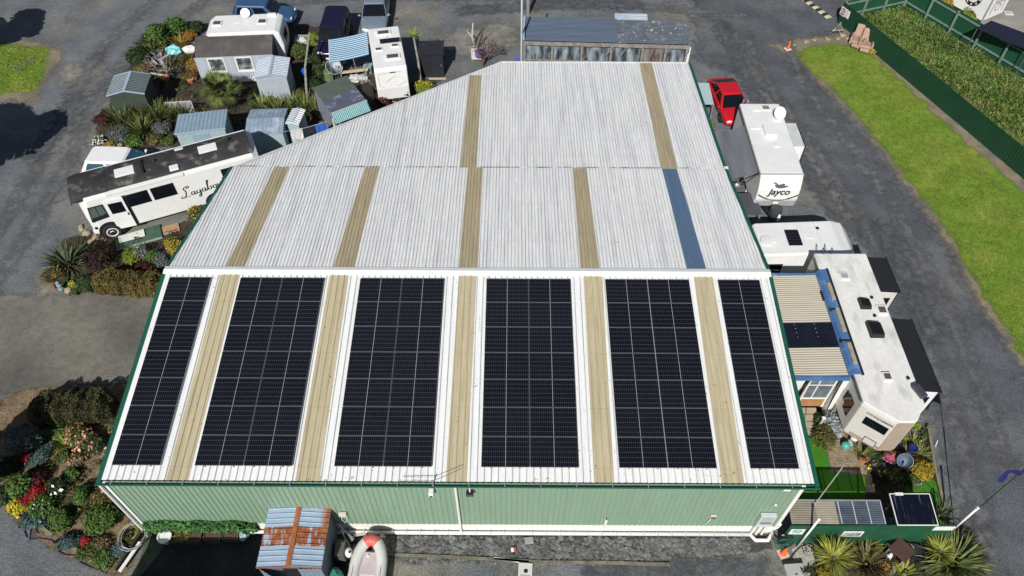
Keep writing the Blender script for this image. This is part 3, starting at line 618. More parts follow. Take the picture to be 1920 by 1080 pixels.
t = shed('small blue roofed shed with a band of rust and a rusty orange ridge', (A.x, A.y), (1,0), W_, D_, 2.05, 2.2, 'd', rs, M('grey_blue_dark_wall', (.13,.16,.19), .6, var=.12), RUST, rib=.2, ribh=.03, prof=[(0,0),(.78,0),(.84,1),(.93,1),(.99,0)])
DBLUE = M('blue_grey_door_sheet', (.20,.27,.34), .5, var=.1)
for c in list(t.children):
    if c.name.startswith('wall') and c.data.vertices[0].co.y < .2 and abs(c.data.vertices[1].co.y-c.data.vertices[0].co.y) < .01: pass
mb = MB(); ribrect(mb, (0,0,0), (.85,0,0), (0,0,1.85), .17, .012, TRAP); d = mb.xf(Matrix.Translation((.05,.03,.05)) @ Matrix.Rotation(R_(-28),4,'Z')).build('door', DBLUE, t, local=True)
mb = MB(); ribrect(mb, (0,0,0), (.85,0,0), (0,0,1.85), .17, .012, TRAP); d = mb.xf(Matrix.Translation((W_-.9,.02,.05))).build('door', DBLUE, t, local=True)
mb = MB(); mb.box(.9,W_-.95,.028,.05,.02,1.8); mb.build('doorway', BLACK, t, local=True)

# open fronted barn with translucent sheets
t = thing('open_barn', 'long open fronted blue roofed barn backed with cloudy plastic sheets', 'barn', (14.25,29.8,0), math.atan2(-.40,10.4))
BARNR = M('slate_blue_long_roof', (.085,.115,.165), .45, var=.12, scale=1, stretch=(.4,3,1), fine=.06, fscale=6)
BARND = M('grey_brown_old_roof', (.085,.105,.135), .6, var=.2, scale=2, col2=(.16,.165,.16), c2scale=1.7, c2lo=.54, c2hi=.72, spots=(6.,.62,.70,(.42,.40,.34)))
Lb_ = 10.4
mb = MB(); ribrect(mb, (5.9,0,2.6), (0,2.18,.3), (-5.9,0,0), .12, .022, SINE, lift=.004); r = mb.build('roof', BARNR, t, local=True); r['label'] = 'slate blue left half of the barn roof'
mb = MB(); ribrect(mb, (Lb_,0,2.6), (0,2.12,.3), (-4.6,0,0), .12, .022, SINE); r = mb.build('roof', BARND, t, local=True); r['label'] = 'weathered right half of the barn roof with lichen'
mb = MB(); mb.box(-.03,.09,-.02,2.2,2.62,2.98); mb.build('side_trim', DKTRIM, t, local=True)
mb = MB(); mb.box(.05,Lb_-.02,-.10,.0,2.33,2.55); mb.build('beam', WOODG, t, local=True)
xs = [.12,1.85,3.7,5.55,7.5,8.95,10.25]
for i, x in enumerate(xs):
    mb = MB(); mb.box(x-.07,x+.07,-.09,.05,0,2.33); mb.build('post', WOODG, t, local=True)
CLOUDY = M('cloudy_plastic_sheet', (.27,.32,.36), .35, var=.35, scale=1, stretch=(2.4,1,.6), col2=(.05,.06,.07), c2scale=1.2, c2lo=.42, c2hi=.60, fine=.15, fscale=6)
BROWNS = M('brown_stained_sheet', (.20,.19,.19), .5, var=.35, scale=1, stretch=(2.4,1,.6), col2=(.11,.06,.04), c2scale=1.3, c2lo=.5, c2hi=.62)
for i in range(6):
    mb = MB(); x0, x1 = xs[i]+.1, xs[i+1]-.1
    ribrect(mb, (x0,.12,.1), (x1-x0,0,0), (0,0,2.2), .11, .02, SINE); mb.build('plastic_sheet', BROWNS if i == 4 else CLOUDY, t, local=True)
    mb = MB(); mb.box(xs[i]+.08,xs[i+1]-.08,-.05,0,1.18,1.27); mb.build('rail', WOODG, t, local=True)
for x in (5.45, 6.35):
    mb = MB(); mb.tube([(x+.12,-.1,2.33),(x-.14,-.09,1.75)], .045, 4); mb.build('brace', WOODG, t, local=True)
mb = MB(); mb.box(.1,Lb_-.1,2.0,2.06,0,2.75); mb.box(.04,.1,.1,2.0,0,2.6); mb.box(Lb_-.1,Lb_-.04,.1,2.0,0,2.6); mb.build('wall', WOODG, t, local=True)
p = at(1184,36,1.9); t = thing('tank_cover', 'small pale blue flat roof showing behind the barn', 'shed', (p.x,p.y,0), R_(-2))
mb = MB(); ribrect(mb, (-1.1,-.5,1.9), (1.0,0,0), (0,1.0,.1), .14, .02, SINE); mb.build('roof', M('pale_blue_sheet', (.42,.52,.62), .5, var=.1), t, local=True)
mb = MB(); ribrect(mb, (-.1,-.5,1.9), (1.15,0,0), (0,1.0,.1), .14, .02, SINE); r = mb.build('roof', STRW, t, local=True); r['label'] = 'white half of the small roof'
mb = MB(); mb.box(-1.05,1.0,-.4,.4,0,1.86); mb.build('wall', BLUES, t, local=True)

# ------------------------------------------------------------------ fences
GFEN = M('dark_green_fence_sheet', (.007,.048,.024), .5, var=.12, scale=1.2)
GFEN2 = M('mid_green_fence_sheet', (.012,.072,.038), .5, var=.14, scale=1.2)
GRAIL = M('faded_green_rail', (.16,.24,.19), .8, var=.2, scale=4)
def fence(name, label, a, b, h, mat, facing=1, rails=False, post_gap=2.4, rib=.2, cat='fence'):
    a, b = V3((*a,0)), V3((*b,0)); d = b-a; L_ = d.length
    t = thing(name, label, cat, (a.x,a.y,0), math.atan2(d.y,d.x))
    mb = MB()
    ribrect(mb, (0,-.012,.04), (L_,0,0), (0,0,h-.04), rib, .018, [(0,0),(.6,0),(.68,1),(.88,1),(.96,0)])
    mb.build('sheet', mat, t, local=True)
    if rails:
        for z in (.45, h-.22):
            mb = MB(); mb.box(0,L_,-.10,-.035,z-.05,z+.05); mb.build('rail', GRAIL, t, local=True)
        n = max(1, round(L_/post_gap))
        for k in range(n+1):
            mb = MB(); x = L_*k/n; mb.box(x-.06,x+.06,-.22,-.102,0,h+.06); mb.build('post', GRAIL, t, local=True)
    else:
        mb = MB(); mb.box(0,L_,-.03,.03,h-.01,h+.025); mb.build('cap_rail', mat, t, local=True)
    return t
f1 = fence('green_fence', 'long dark green corrugated fence between the lawn and the weedy strip', (36.45,36.3), (44.6,15.2), 1.5, GFEN)
p = [(36.45,36.3)]; e = at(1700,2,1.2)
fence('green_fence', 'green fence with pale rails seen from behind at the entrance corner', (36.55,36.45), (41.6,38.3), 1.5, GFEN2, rails=True, post_gap=1.7)
fence('green_fence', 'green fence with sloping posts and two rails in front of the white kiosk', (41.75,38.4), (49.9,24.2), 1.75, GFEN2, rails=True, post_gap=2.15)
# front garden fence (green, by the corner of the warehouse)
fa, fb = (24.12,-1.0), (30.35,-.95)
t = fence('green_fence', 'low green ribbed fence with two white boards on it beside the warehouse corner', fa, fb, 1.8, M('bottle_green_fence_sheet', (.014,.085,.042), .5, var=.15, scale=1.5), rib=.32)
mb = MB(); mb.box(5.45,6.2,-.035,-.012,1.45,1.8); mb.build('sheet', WHITE, t, local=True)
# ------------------------------------------------------------------ vehicles
def wheel(t, x, y, r, w, rimm=CHROME, rz=0, hub=True, proud=.0):
    Mx = Matrix.Translation((x,y,r)) @ Matrix.Rotation(R_(90),4,'Y')
    mb = MB(); mb.lathe([(r*.55,-w/2),(r*.93,-w/2),(r,-w*.35),(r,w*.35),(r*.93,w/2),(r*.55,w/2)], n=20, M_=Mx); o = mb.build('wheel', TYRE, t, local=True, smooth=False)
    s = 1 if x > 0 else -1
    mb = MB(); mb.lathe([(r*.62,-w*.42*s),(r*.62,w*.46*s),(r*.52,w*.50*s),(r*.40,w*.36*s),(r*.2,w*.36*s),(r*.17,w*.5*s),(.01,w*.52*s)], n=20, M_=Mx); mb.build('rim', rimm, o, local=True)
    return o
def car(name, label, loc, rz, L, W, H, paint, belt=.92, hood=.95, cab=(-.40,-.30,.06,.24), z0=.26, wb=.58, roof_taper=.80, glassm=DGLASS, rwin=True, hoodlen=None, tail=None, cat='car', nosew=.86):
    """forward is +y; cab = rear base, rear top, front top, front base as fractions of the length"""
    t = thing(name, label, cat, loc, rz)
    rings = []
    hz, tl = hood, (tail or belt)
    for f, ww, zt, zl in [(-.5,.80,tl-.16,z0+.18),(-.485,.90,tl-.06,z0+.06),(-.42,.97,tl,z0),(-.2,1,belt,z0),(.1,1,belt,z0),(.24,1,hz,z0),(.38,.97,hz-.05,z0),(.46,.92,hz-.13,z0+.02),(.488,.86*nosew/.86,hz-.24,z0+.08),(.5,.74,hz-.34,z0+.16)]:
        w = W/2*ww; y = f*L
        rings.append([(-w*.86,y,zl),(-w,y,zl+.16),(-w,y,zt-.14),(-w*.93,y,zt-.03),(-w*.5,y,zt+.015),(w*.5,y,zt+.015),(w*.93,y,zt-.03),(w,y,zt-.14),(w,y,zl+.16),(w*.86,y,zl)])
    mb = MB(); mb.loft(rings); body = mb.build('body', paint, t, local=True, smooth=True, sub=2)
    rb, rt, ft, fb = [c*L for c in cab]
    wb_, wt = W/2*.93, W/2*roof_taper*.93
    def ring(k):   # 0 belt .. 1 roof
        z = belt-.04+(H-belt+.04)*k; e = .06*math.sin(math.pi*k)
        w = wb_+(wt-wb_)*k+e*.5; y0 = rb+(rt-rb)*k-e*.6; y1 = fb+(ft-fb)*k+e*.6
        return [(-w,y0+.12,z),(-w*.75,y0,z),(w*.75,y0,z),(w,y0+.12,z),(w,y1-.12,z),(w*.75,y1,z),(-w*.75,y1,z),(-w,y1-.12,z)]
    top = [(x*.9, y*.96+.04*(rt+ft)/2, H+.025) for x,y,z in ring(1)]
    mb = MB(); mb.loft([ring(0),ring(.33),ring(.66),ring(.93),[(x*.985,y*.99,H) for x,y,z in ring(1)],top]); mb.build('cabin', paint, t, local=True, smooth=False, bevel=.06, seg=3)
    def pane(nm, idx, k0, k1, in0=.08, in1=.08, off=.012, mat=glassm):
        a0, b0 = V3(ring(k0)[idx[0]]), V3(ring(k0)[idx[1]]); a1, b1 = V3(ring(k1)[idx[0]]), V3(ring(k1)[idx[1]])
        q = [a0.lerp(b0,in0), a0.lerp(b0,1-in1), a1.lerp(b1,1-in1*1.0), a1.lerp(b1,in0)]
        n = (q[1]-q[0]).cross(q[3]-q[0]).normalized()
        km = (k0+k1)/2; am, bm = V3(ring(km)[idx[0]]), V3(ring(km)[idx[1]]); mid = [am.lerp(bm,1-in1), am.lerp(bm,in0)]
        pts = [q[0],q[1],mid[0],q[2],q[3],mid[1]]
        mb = MB(); mb.hexa([p+n*.001 for p in pts], [p+n*off for p in pts]); return mb.build(nm, mat, t, local=True)
    pane('windscreen', (5,6), .1, .92, -.12, -.12)
    if rwin: pane('rear_window', (1,2), .22, .9, -.08, -.08)
    for idx in ((3,4),(7,0)):
        a, b = ((.06,.52),(.40,.06)) if idx == (3,4) else ((.06,.40),(.52,.06))
        pane('side_window', idx, .16, .86, a[0], a[1]); pane('side_window', idx, .16, .86, .53 if idx == (3,4) else .65, .08 if idx == (3,4) else .06) if False else None
        if idx == (3,4): pane('side_window', idx, .16, .86, .56, .08)
        else: pane('side_window', idx, .16, .86, .64, .06)
    r = .33 if H < 1.6 else .37
    for s in (-1,1):
        for y in (-wb/2*L, wb/2*L): wheel(t, s*(W/2-.09), y, r, .22)
        mb = MB(); mb.ball((s*(W/2+.08), fb-.12, belt+.08), .11,.07,.08, 6); mb.tube([(s*(W/2-.06),fb-.12,belt+.02),(s*(W/2+.05),fb-.12,belt+.06)], .025, 5); mb.build('mirror', paint, t, local=True)
        mb = MB(); mb.ball((s*W/2*.66, L*.475, hz-.22), .17,.07,.08, 6); mb.build('headlight', LAMP, t, local=True)
        mb = MB(); mb.ball((s*W/2*.74, -L*.487, tl-.2), .10,.05,.12, 6); mb.build('tail_light', REDLENS, t, local=True)
    mb = MB(); mb.box(-.24,.24,L*.497,L*.503,.42,.54); mb.build('number_plate', WHITE, t, local=True)
    return t
NAVY = M('deep_navy_paint', (.012,.010,.035), .18, .1, var=.1, spec=.6)
SILV = M('silver_blue_paint', (.30,.37,.45), .25, .45, var=.06)
REDP = M('bright_red_paint', (.55,.012,.022), .25, var=.04, spec=.5)
WHP = M('white_car_paint', (.82,.82,.82), .25, var=.03)
BLUP = M('mid_blue_paint', (.04,.10,.22), .3, .1, var=.08)
car('parked_car', 'dark navy people carrier nosing up to the striped awning', (1.62,33.2,0), R_(180), 4.6, 1.85, 1.72, NAVY, belt=1.02, hood=1.05, cab=(-.48,-.45,.10,.27), roof_taper=.86)
p = at(700,52,.6)
car('parked_car', 'silver blue car with dark windscreen parked behind the white motor caravan', (4.02,36.2,0), R_(183), 4.7, 1.85, 1.50, SILV, cab=(-.42,-.32,.05,.22), roof_taper=.8)
car('parked_car', 'bright red sports coupe parked against the grey trailer', (26.98,26.5,0), R_(186), 4.4, 1.80, 1.26, REDP, belt=.82, hood=.84, cab=(-.45,-.20,.05,.25), roof_taper=.68)
car('parked_car', 'white rounded hatchback half hidden by the bus', (-8.25,20.15,0), R_(-92), 4.35, 1.75, 1.48, WHP, cab=(-.47,-.38,.10,.27), roof_taper=.84, glassm=BGLASS)
car('parked_car', 'blue car with only its roof showing beyond the white caravan', (-3.7,35.95,0), R_(-92), 4.3, 1.75, 1.62, BLUP, cab=(-.45,-.38,.10,.26), roof_taper=.84)

def hatch(t, x, y, z, w, l, h=.08, rz=0, lidm=WHITE, glass=None, nm='roof_hatch'):
    mb = MB(); mb.obox((x,y,z+h/2), w,l,h, rz); o = mb.build(nm, lidm, t, local=True, bevel=.025)
    if glass:
        mb = MB(); mb.obox((x,y,z+h+.004), w*.72,l*.62,.012, rz); mb.build('pane', glass, o, local=True)
    return o
SMOKE = M('smoked_hatch_glass', (.10,.085,.07), .2, var=.3, scale=3)
def winpanel(t, c, sx, sz, axis, frame_=.035, depth=.02, mat=DGLASS, fm=BLACK, nm='window'):
    """axis: outward normal +-x or +-y"""
    s = -1 if axis[0] == '-' else 1
    mb = MB()
    if axis[1] == 'x': mb.box(c[0]-.004, c[0]+depth*s, c[1]-sx/2-frame_, c[1]+sx/2+frame_, c[2]-sz/2-frame_, c[2]+sz/2+frame_) if s > 0 else mb.box(c[0]-depth, c[0]+.004, c[1]-sx/2-frame_, c[1]+sx/2+frame_, c[2]-sz/2-frame_, c[2]+sz/2+frame_)
    else: mb.box(c[0]-sx/2-frame_, c[0]+sx/2+frame_, min(c[1],c[1]+depth*s), max(c[1],c[1]+depth*s), c[2]-sz/2-frame_, c[2]+sz/2+frame_)
    o = mb.build(nm, fm, t, local=True, bevel=.008)
    mb = MB(); e = depth*s+.006*s
    if axis[1] == 'x': mb.box(min(c[0]+e,c[0]+e+.003*s), max(c[0]+e,c[0]+e+.003*s), c[1]-sx/2, c[1]+sx/2, c[2]-sz/2, c[2]+sz/2)
    else: mb.box(c[0]-sx/2, c[0]+sx/2, min(c[1]+e,c[1]+e+.003*s), max(c[1]+e,c[1]+e+.003*s), c[2]-sz/2, c[2]+sz/2)
    mb.build('pane', mat, o, local=True)
    return o
def stroke(mb, pts, w, M_, wmin=.5):
    """flat ribbon along pts (x,y) in the plane of M_"""
    P = [V3((p[0],p[1],0)) for p in pts]
    # catmull-rom resample
    Q = []
    for i in range(len(P)-1):
        p0, p1, p2, p3 = P[max(0,i-1)], P[i], P[i+1], P[min(len(P)-1,i+2)]
        for k in range(6):
            u = k/6; Q.append(.5*((2*p1)+(p2-p0)*u+(2*p0-5*p1+4*p2-p3)*u*u+(3*p1-p0-3*p2+p3)*u**3))
    Q.append(P[-1]); vs = []; fs = []
    for i, q in enumerate(Q):
        d = (Q[min(i+1,len(Q)-1)]-Q[max(i-1,0)]).normalized(); n = V3((-d.y,d.x,0))
        ww = w*(wmin+(1-wmin)*abs(d.y))/2
        vs += [M_@(q+n*ww), M_@(q-n*ww)]
        if i: fs.append((2*i-2,2*i-1,2*i+1,2*i))
    mb.add(vs, fs)

# ---- white house bus
bd = R_(24.4)
b0 = at(264.4,418.5,.45); bx, by = math.cos(bd), math.sin(bd)
# local: x along the bus from front (0) to rear, y across away from the camera, origin near front corner on ground
f0 = at(190,437,.5); s = (f0.x-b0.x)*bx+(f0.y-b0.y)*by
o = V3((b0.x+bx*s*1.02, b0.y+by*s*1.02, 0))
LB, WB = 9.05, 2.3
o = o-V3((bx,by,0))*.22
t = thing('house_bus', 'white house bus with a patchy black roof and handwritten name on its side', 'bus', o, bd)
BUSW = M('bus_white', (.80,.80,.79), .35, var=.03, scale=2)
BUSR = M('patchy_black_roof_membrane', (.030,.029,.031), .75, var=.35, scale=1.3, col2=(.15,.135,.12), c2scale=1.6, c2lo=.53, c2hi=.68, fine=.2, fscale=14)
prof = [(0,.45),(0,2.72),(.05,2.9),(WB-.05,2.9),(WB,2.72),(WB,.45)]
mb = MB(); mb.loft([[(x,y,z) for y,z in pr] for x, pr in [(-.02,[(.25,.5),(.22,1.5),(.42,2.7),(WB-.42,2.7),(WB-.22,1.5),(WB-.25,.5)]),(.12,[(.08,.45),(.06,1.6),(.2,2.85),(WB-.2,2.85),(WB-.06,1.6),(WB-.08,.45)]),(.4,[(0,.45),(0,2.72),(.05,2.9),(WB-.05,2.9),(WB,2.72),(WB,.45)]),(LB-.3,prof),(LB,[(.15,.5),(.12,2.5),(.25,2.75),(WB-.25,2.75),(WB-.12,2.5),(WB-.15,.5)])]])
mb.build('body', BUSW, t, local=True, bevel=.03)
def arc(y0, y1, z0, zc, n=8): return [(y0+(y1-y0)*i/n, z0+(zc-z0)*math.sin(math.pi*i/n)**.7) for i in range(n+1)]
A_ = arc(.08,WB-.08,2.86,3.14); rings = []
for x, k in ((-.34,.80),(-.24,.95),(0.,1),(1.55,1)):
    rings.append([(x, WB/2+(y-WB/2)*k, (z-.30 if x < -.3 else z-.02 if x < 0 else z+.015)) for y, z in A_]+[(x, WB/2+(WB/2-.08)*k, 2.74 if x > -.3 else 2.4),(x, WB/2-(WB/2-.08)*k, 2.74 if x > -.3 else 2.4)])
mb = MB(); mb.loft(rings); mb.build('roof', BUSR, t, local=True, smooth=False)
mb = MB(); mb.loft([[(x,y,z) for y,z in A_]+[(x,WB-.08,2.8),(x,.08,2.8)] for x in (1.55,LB-.25)]); r = mb.build('roof', BUSR, t, local=True)
mb = MB(); mb.xprism([(0,0)],0,0) if False else None
mb.box(1.53,1.60,.05,WB-.05,2.8,2.86) if False else None
mb = MB(); mb.box(1.35,5.2,-.035,.06,2.74,2.9); mb.build('awning_rail', WHITE, t, local=True, bevel=.015)
for x, y, w, l in ((2.5,1.05,.95,.62),(5.3,1.75,.45,.25),(4.85,.45,.45,.42),(6.7,1.15,.95,.6)):
    hatch(t, x, y, 3.08 if .6 < y < 1.7 else 2.98, w, l, .1, lidm=WHITE)
mb = MB(); mb.box(3.3,3.42,.55,1.55,3.10,3.2); mb.build('roof_bar', BLACK, t, local=True)
for x, y in ((4.0,1.2),(7.8,1.4)):
    mb = MB(); mb.lathe([(.09,0),(.09,.12),(.13,.14),(.02,.2)], (x,y,3.08), 10); mb.build('roof_vent', BLACK, t, local=True)
# cab windows, door, side windows (near side is y=0)
for x0, x1, z0, z1, nm in ((2.15,3.2,1.72,2.45,'window'),(3.42,4.5,1.72,2.45,'window'),(7.0,8.1,1.72,2.45,'window')):
    winpanel(t, ((x0+x1)/2,0,(z0+z1)/2), x1-x0, z1-z0, '-y', .04, .02)
mb = MB(); mb.add([(.16,-.012,1.35),(1.02,-.022,1.45),(1.02,-.022,2.35),(.30,-.012,2.35)], [(0,1,2,3)]); mb.v = [(x,y-.012,z) for x,y,z in mb.v]
w_ = mb.build('cab_window', BLACK, t, local=True)
mb = MB(); mb.add([(.24,-.034,1.62),(.62,-.034,1.66),(.62,-.034,2.28),(.34,-.034,2.28)], [(0,1,2,3)]); mb.add([(.67,-.036,1.66),(.96,-.036,1.70),(.96,-.036,2.28),(.67,-.036,2.28)], [(0,1,2,3)])
mb.build('pane', M('grey_green_glass', (.10,.135,.13), .1, var=.3, scale=2), w_, local=True)
mb = MB(); mb.box(.06,.075,.30,1.1,1.5,2.45); mb.box(.06,.075,1.2,2.0,1.5,2.45); mb.v = [(x-.14+.14*(z-1.5),y,z) for x,y,z in mb.v]; mb.build('windscreen', DGLASS, t, local=True)
# door standing slightly open
mb = MB(); mb.box(0,.92,-.02,.02,.52,2.5); Md = Matrix.Translation((1.12,-.05,0)) @ Matrix.Rotation(R_(-5),4,'Z')
d = mb.xf(Md).build('door', BUSW, t, local=True, bevel=.012)
mb = MB(); mb.box(.12,.80,-.034,-.021,1.6,2.3); mb.xf(Md).build('window', DGLASS, d, local=True, bevel=.02)
mb = MB(); mb.box(.8,.86,-.05,-.021,1.35,1.5); mb.xf(Md).build('handle', BLACK, d, local=True)
mb = MB(); mb.box(2.0,2.16,-.026,-.002,.5,2.52); mb.build('door_gap', M('dark_blue_rubber', (.03,.033,.05), .6), t, local=True)
for x in (1.0, 6.25): 
    mb = MB(); mb.lathe([(.60,-.012),(.60,.02)], n=24, M_=Matrix.Translation((x-.2 if x < 2 else x,-.0,.52)) @ Matrix.Rotation(R_(90),4,'X')); mb.build('wheel_arch', BLACK, t, local=True)
def buswheel(x, y, s):
    Mx = Matrix.Translation((x,y,.47)) @ Matrix.Rotation(R_(90)*s,4,'X')
    mb = MB(); mb.lathe([(.25,-.13),(.43,-.13),(.47,-.08),(.47,.08),(.43,.13),(.25,.13)], n=24, M_=Mx); o = mb.build('wheel', TYRE, t, local=True)
    mb = MB(); mb.lathe([(.29,.1),(.29,.14),(.25,.15),(.20,.10),(.12,.10),(.10,.17),(.01,.18)], n=24, M_=Mx); mb.build('rim', WHITE, o, local=True)
    mb = MB(); mb.lathe([(.095,.18),(.01,.19)], n=16, M_=Mx); mb.build('hub_cap', BLACK, o, local=True)
for x in (.8, 6.25): buswheel(x, .02, 1); buswheel(x, WB-.02, -1)
mb = MB(); mb.box(-.08,.3,.2,WB-.2,.38,.62); mb.build('bumper', WHITE, t, local=True, bevel=.03)
for y in (.45, WB-.45):
    mb = MB(); mb.lathe([(.12,0),(.12,.05),(.02,.07)], n=14, M_=Matrix.Translation((.02,y,.95)) @ Matrix.Rotation(R_(-90),4,'Y')); mb.build('headlight', LAMP, t, local=True)
mb = MB(); mb.box(.12,.22,-.01,.05,.85,.98); mb.build('side_lamp', BLACK, t, local=True)
INK = M('black_script_paint', (.015,.015,.018), .5)
LET = [ # cursive strokes, unit = x height .3
 [(.62,1.02),(.50,.92),(.58,.84),(.72,.95),(.60,1.05),(.40,1.0),(.28,.85),(.36,.7),(.34,.45),(.20,.12),(.02,.0),(-.12,.08),(-.05,.2),(.12,.12),(.32,.02),(.55,.08)],
 [(.92,.36),(.78,.38),(.68,.22),(.74,.06),(.88,.14),(.95,.36),(.92,.1),(1.0,.06),(1.08,.16)],
 [(1.12,.38),(1.12,.16),(1.22,.08),(1.34,.2),(1.38,.38),(1.36,.0),(1.26,-.3),(1.14,-.28),(1.22,-.1),(1.44,.12)],
 [(1.76,.36),(1.62,.38),(1.52,.22),(1.58,.06),(1.72,.14),(1.79,.36),(1.76,.1),(1.84,.06),(1.94,.22)],
 [(1.94,.22),(2.10,.75),(2.20,.95),(2.12,.98),(2.02,.6),(2.00,.15),(2.12,.05),(2.24,.2),(2.16,.38),(2.24,.32),(2.36,.34)],
 [(2.52,.36),(2.40,.30),(2.40,.1),(2.52,.05),(2.62,.2),(2.54,.36),(2.62,.32),(2.74,.36)],
 [(2.76,.38),(2.74,.14),(2.84,.06),(2.96,.2),(3.0,.38),(2.98,.12),(3.06,.06),(3.16,.2)],
 [(3.30,.8),(3.22,.3),(3.24,.1),(3.34,.06),(3.46,.2)], [(3.1,.5),(3.45,.54)]]
Ms = frame((4.72,-.012,1.28), (1,0,.07), (0,0,1)) @ Matrix.Scale(.68,4)
mb = MB()
for q in LET: stroke(mb, q, .085, Ms, .35)
mb.build('lettering', INK, t, local=True)
# step and deck by the bus
t2 = thing('bus_step', 'low white step below the bus door', 'step', (o.x+bx*1.5+by*.45, o.y+by*1.5-bx*.45, 0), bd)
mb = MB(); mb.box(-.55,.75,-.28,.25,.16,.2); mb.build('tread', M('off_white_board', (.66,.65,.60), .7, var=.1), t2, local=True, bevel=.01)
mb = MB(); mb.box(-.5,-.44,-.22,.2,.14,.16); mb.box(.64,.7,-.22,.2,.14,.16); mb.build('riser', WOODG, t2, local=True)
t2 = thing('bus_deck', 'mossy dark green deck beside the bus', 'deck', (o.x+bx*1.5+by*.45, o.y+by*1.5-bx*.45, 0), bd)
mb = MB()
for k in range(7): mb.box(-.75,1.55,-.62+k*.14,-.62+k*.14+.13,.09,.125)
mb.build('deck_boards', M('mossy_deck', (.045,.10,.07), .8, var=.2, scale=3), t2, local=True)
mb = MB(); mb.box(-.75,1.55,-.67,-.63,0,.12); mb.build('edge_board', M('pale_green_board', (.30,.36,.26), .8, var=.15), t2, local=True)
mb = MB(); mb.obox((o.x+bx*3.55+by*.62, o.y+by*3.55-bx*.62, .04), .85,.6,.08, bd); tag(mb.build('doormat', M('tan_brick_mat', (.37,.23,.13), .9, var=.2, scale=8), bevel=.01), 'tan brown square mat on the ground beside the bus', 'mat')

# ---- white caravan with the annex (top left)
c = V3((-3.75,31.6,0)); t = thing('caravan', 'white caravan with rounded nose behind a grey canvas annex', 'caravan', c, R_(4.5))
CVW = M('caravan_white', (.80,.80,.79), .4, var=.05, scale=1.2, col2=(.69,.69,.66), c2scale=1.3, c2lo=.56, c2hi=.8, fine=.03, fscale=16)
mb = MB(); mb.yprism([(-2.15,.5),(-2.55,.8),(-2.5,1.5),(-2.2,2.3),(-1.8,2.58),(2.2,2.6),(2.5,2.45),(2.62,1.5),(2.5,.5)], -1.1, 1.1); mb.build('body', CVW, t, local=True, bevel=.12, seg=4)
for x in (-1.55, 1.3): hatch(t, x, .1, 2.55, .62, .62, .09, glass=SMOKE)
hatch(t, -.3, .2, 2.55, .45, .35, .05)
mb = MB(); mb.lathe([(.30,.06),(.2,.03),(.01,0)], n=16, M_=Matrix.Translation((.2,.75,2.85)) @ Matrix.Rotation(R_(50),4,'X')); mb.tube([(.2,.8,2.56),(.2,.78,2.85)], .03, 6); mb.build('satellite_dish', WHITE, t, local=True)
mb = MB(); mb.box(1.55,2.1,.7,.95,2.58,2.7); mb.build('roof_box', WHITE, t, local=True, bevel=.02)
winpanel(t, (2.58,0,1.7), .9, .55, '+x', .03, .03)
for s in (-1, 1): wheel(t, 0, 0, .32, .2) if False else None
for y in (-.95, .95):
    Mx = Matrix.Translation((.1,y,.32)) @ Matrix.Rotation(R_(90),4,'X')
    mb = MB(); mb.lathe([(.18,-.1),(.3,-.1),(.32,-.06),(.32,.06),(.3,.1),(.18,.1)], n=18, M_=Mx); mb.build('wheel', TYRE, t, local=True)
ANX = M('grey_brown_canvas', (.085,.078,.075), .7, var=.12, scale=1.5, col2=(.13,.12,.115), c2scale=1, c2lo=.5, c2hi=.7, spec=.3)
VINYL = M('pale_blue_striped_vinyl', (.42,.47,.54), .5, var=.10, scale=1, stretch=(9,9,.2))
ta = thing('awning_annex', 'grey brown canvas annex with pale walls and clear windows on the white caravan', 'awning', (-3.85,29.0,0), R_(5))
nx, ny = 14, 5; mb = MB(); vs = []; fs = []
for j in range(ny+1):
    v = j/ny
    for i in range(nx+1):
        u = i/nx; vs.append((-2.45+4.85*u+(.10*(1-v) if i == 0 else 0), 1.6*v, 1.9+.52*math.sin(v*math.pi/2)-.03*math.sin(u*math.pi*6)**2*(1-abs(2*v-1))))
for j in range(ny):
    for i in range(nx): fs.append((j*(nx+1)+i, j*(nx+1)+i+1, (j+1)*(nx+1)+i+1, (j+1)*(nx+1)+i))
mb.add(vs, fs); mb.build('canopy', ANX, ta, local=True, smooth=True)
mb = MB()
for x in (-1.45,-.62,.2,1.0,1.75):
    mb.tube([(x, 1.6*v, 1.9+.52*math.sin(v*math.pi/2)+.012) for v in (0,.25,.5,.75,1)], .016, 4)
mb.build('seam', M('canvas_seam', (.17,.16,.16), .7), ta, local=True)
mb = MB(); ribrect(mb, (-2.42,-.01,.05), (4.8,0,0), (0,0,1.86), .2, .02, SINE); mb.build('wall', VINYL, ta, local=True)
mb = MB(); ribrect(mb, (-2.42,1.6,.05), (0,-1.6,0), (0,0,2.0), .25, .03, SINE); mb.build('wall', VINYL, ta, local=True)
mb = MB(); mb.poly([(2.39,-.01,.05),(2.39,1.6,.05),(2.39,1.6,2.4),(2.39,.8,2.26),(2.39,-.01,1.9)]); w2 = mb.build('wall', M('navy_canvas_side', (.012,.016,.035), .7), ta, local=True); w2['label'] = 'dark navy end wall of the annex'
for x in (-1.15, .55):
    mb = MB(); mb.box(x-.52,x+.52,-.045,-.012,.75,1.82); w_ = mb.build('window', WHITE, ta, local=True)
    mb = MB(); mb.box(x-.44,x+.44,-.055,-.046,.95,1.76); mb.build('pane', M('clear_vinyl_dark', (.07,.08,.08), .12, var=.6, scale=3, col2=(.25,.28,.28), c2scale=2.2, c2lo=.5, c2hi=.6), w_, local=True)
mb = MB(); mb.box(-2.3,2.3,-.06,-.02,.05,.32); mb.build('mud_flap', WHITE, ta, local=True)
mb = MB(); mb.tube([(2.4,0,1.9),(3.3,-1.0,.9)], .012, 4); mb.build('guy_rope', WHITE, ta, local=True)

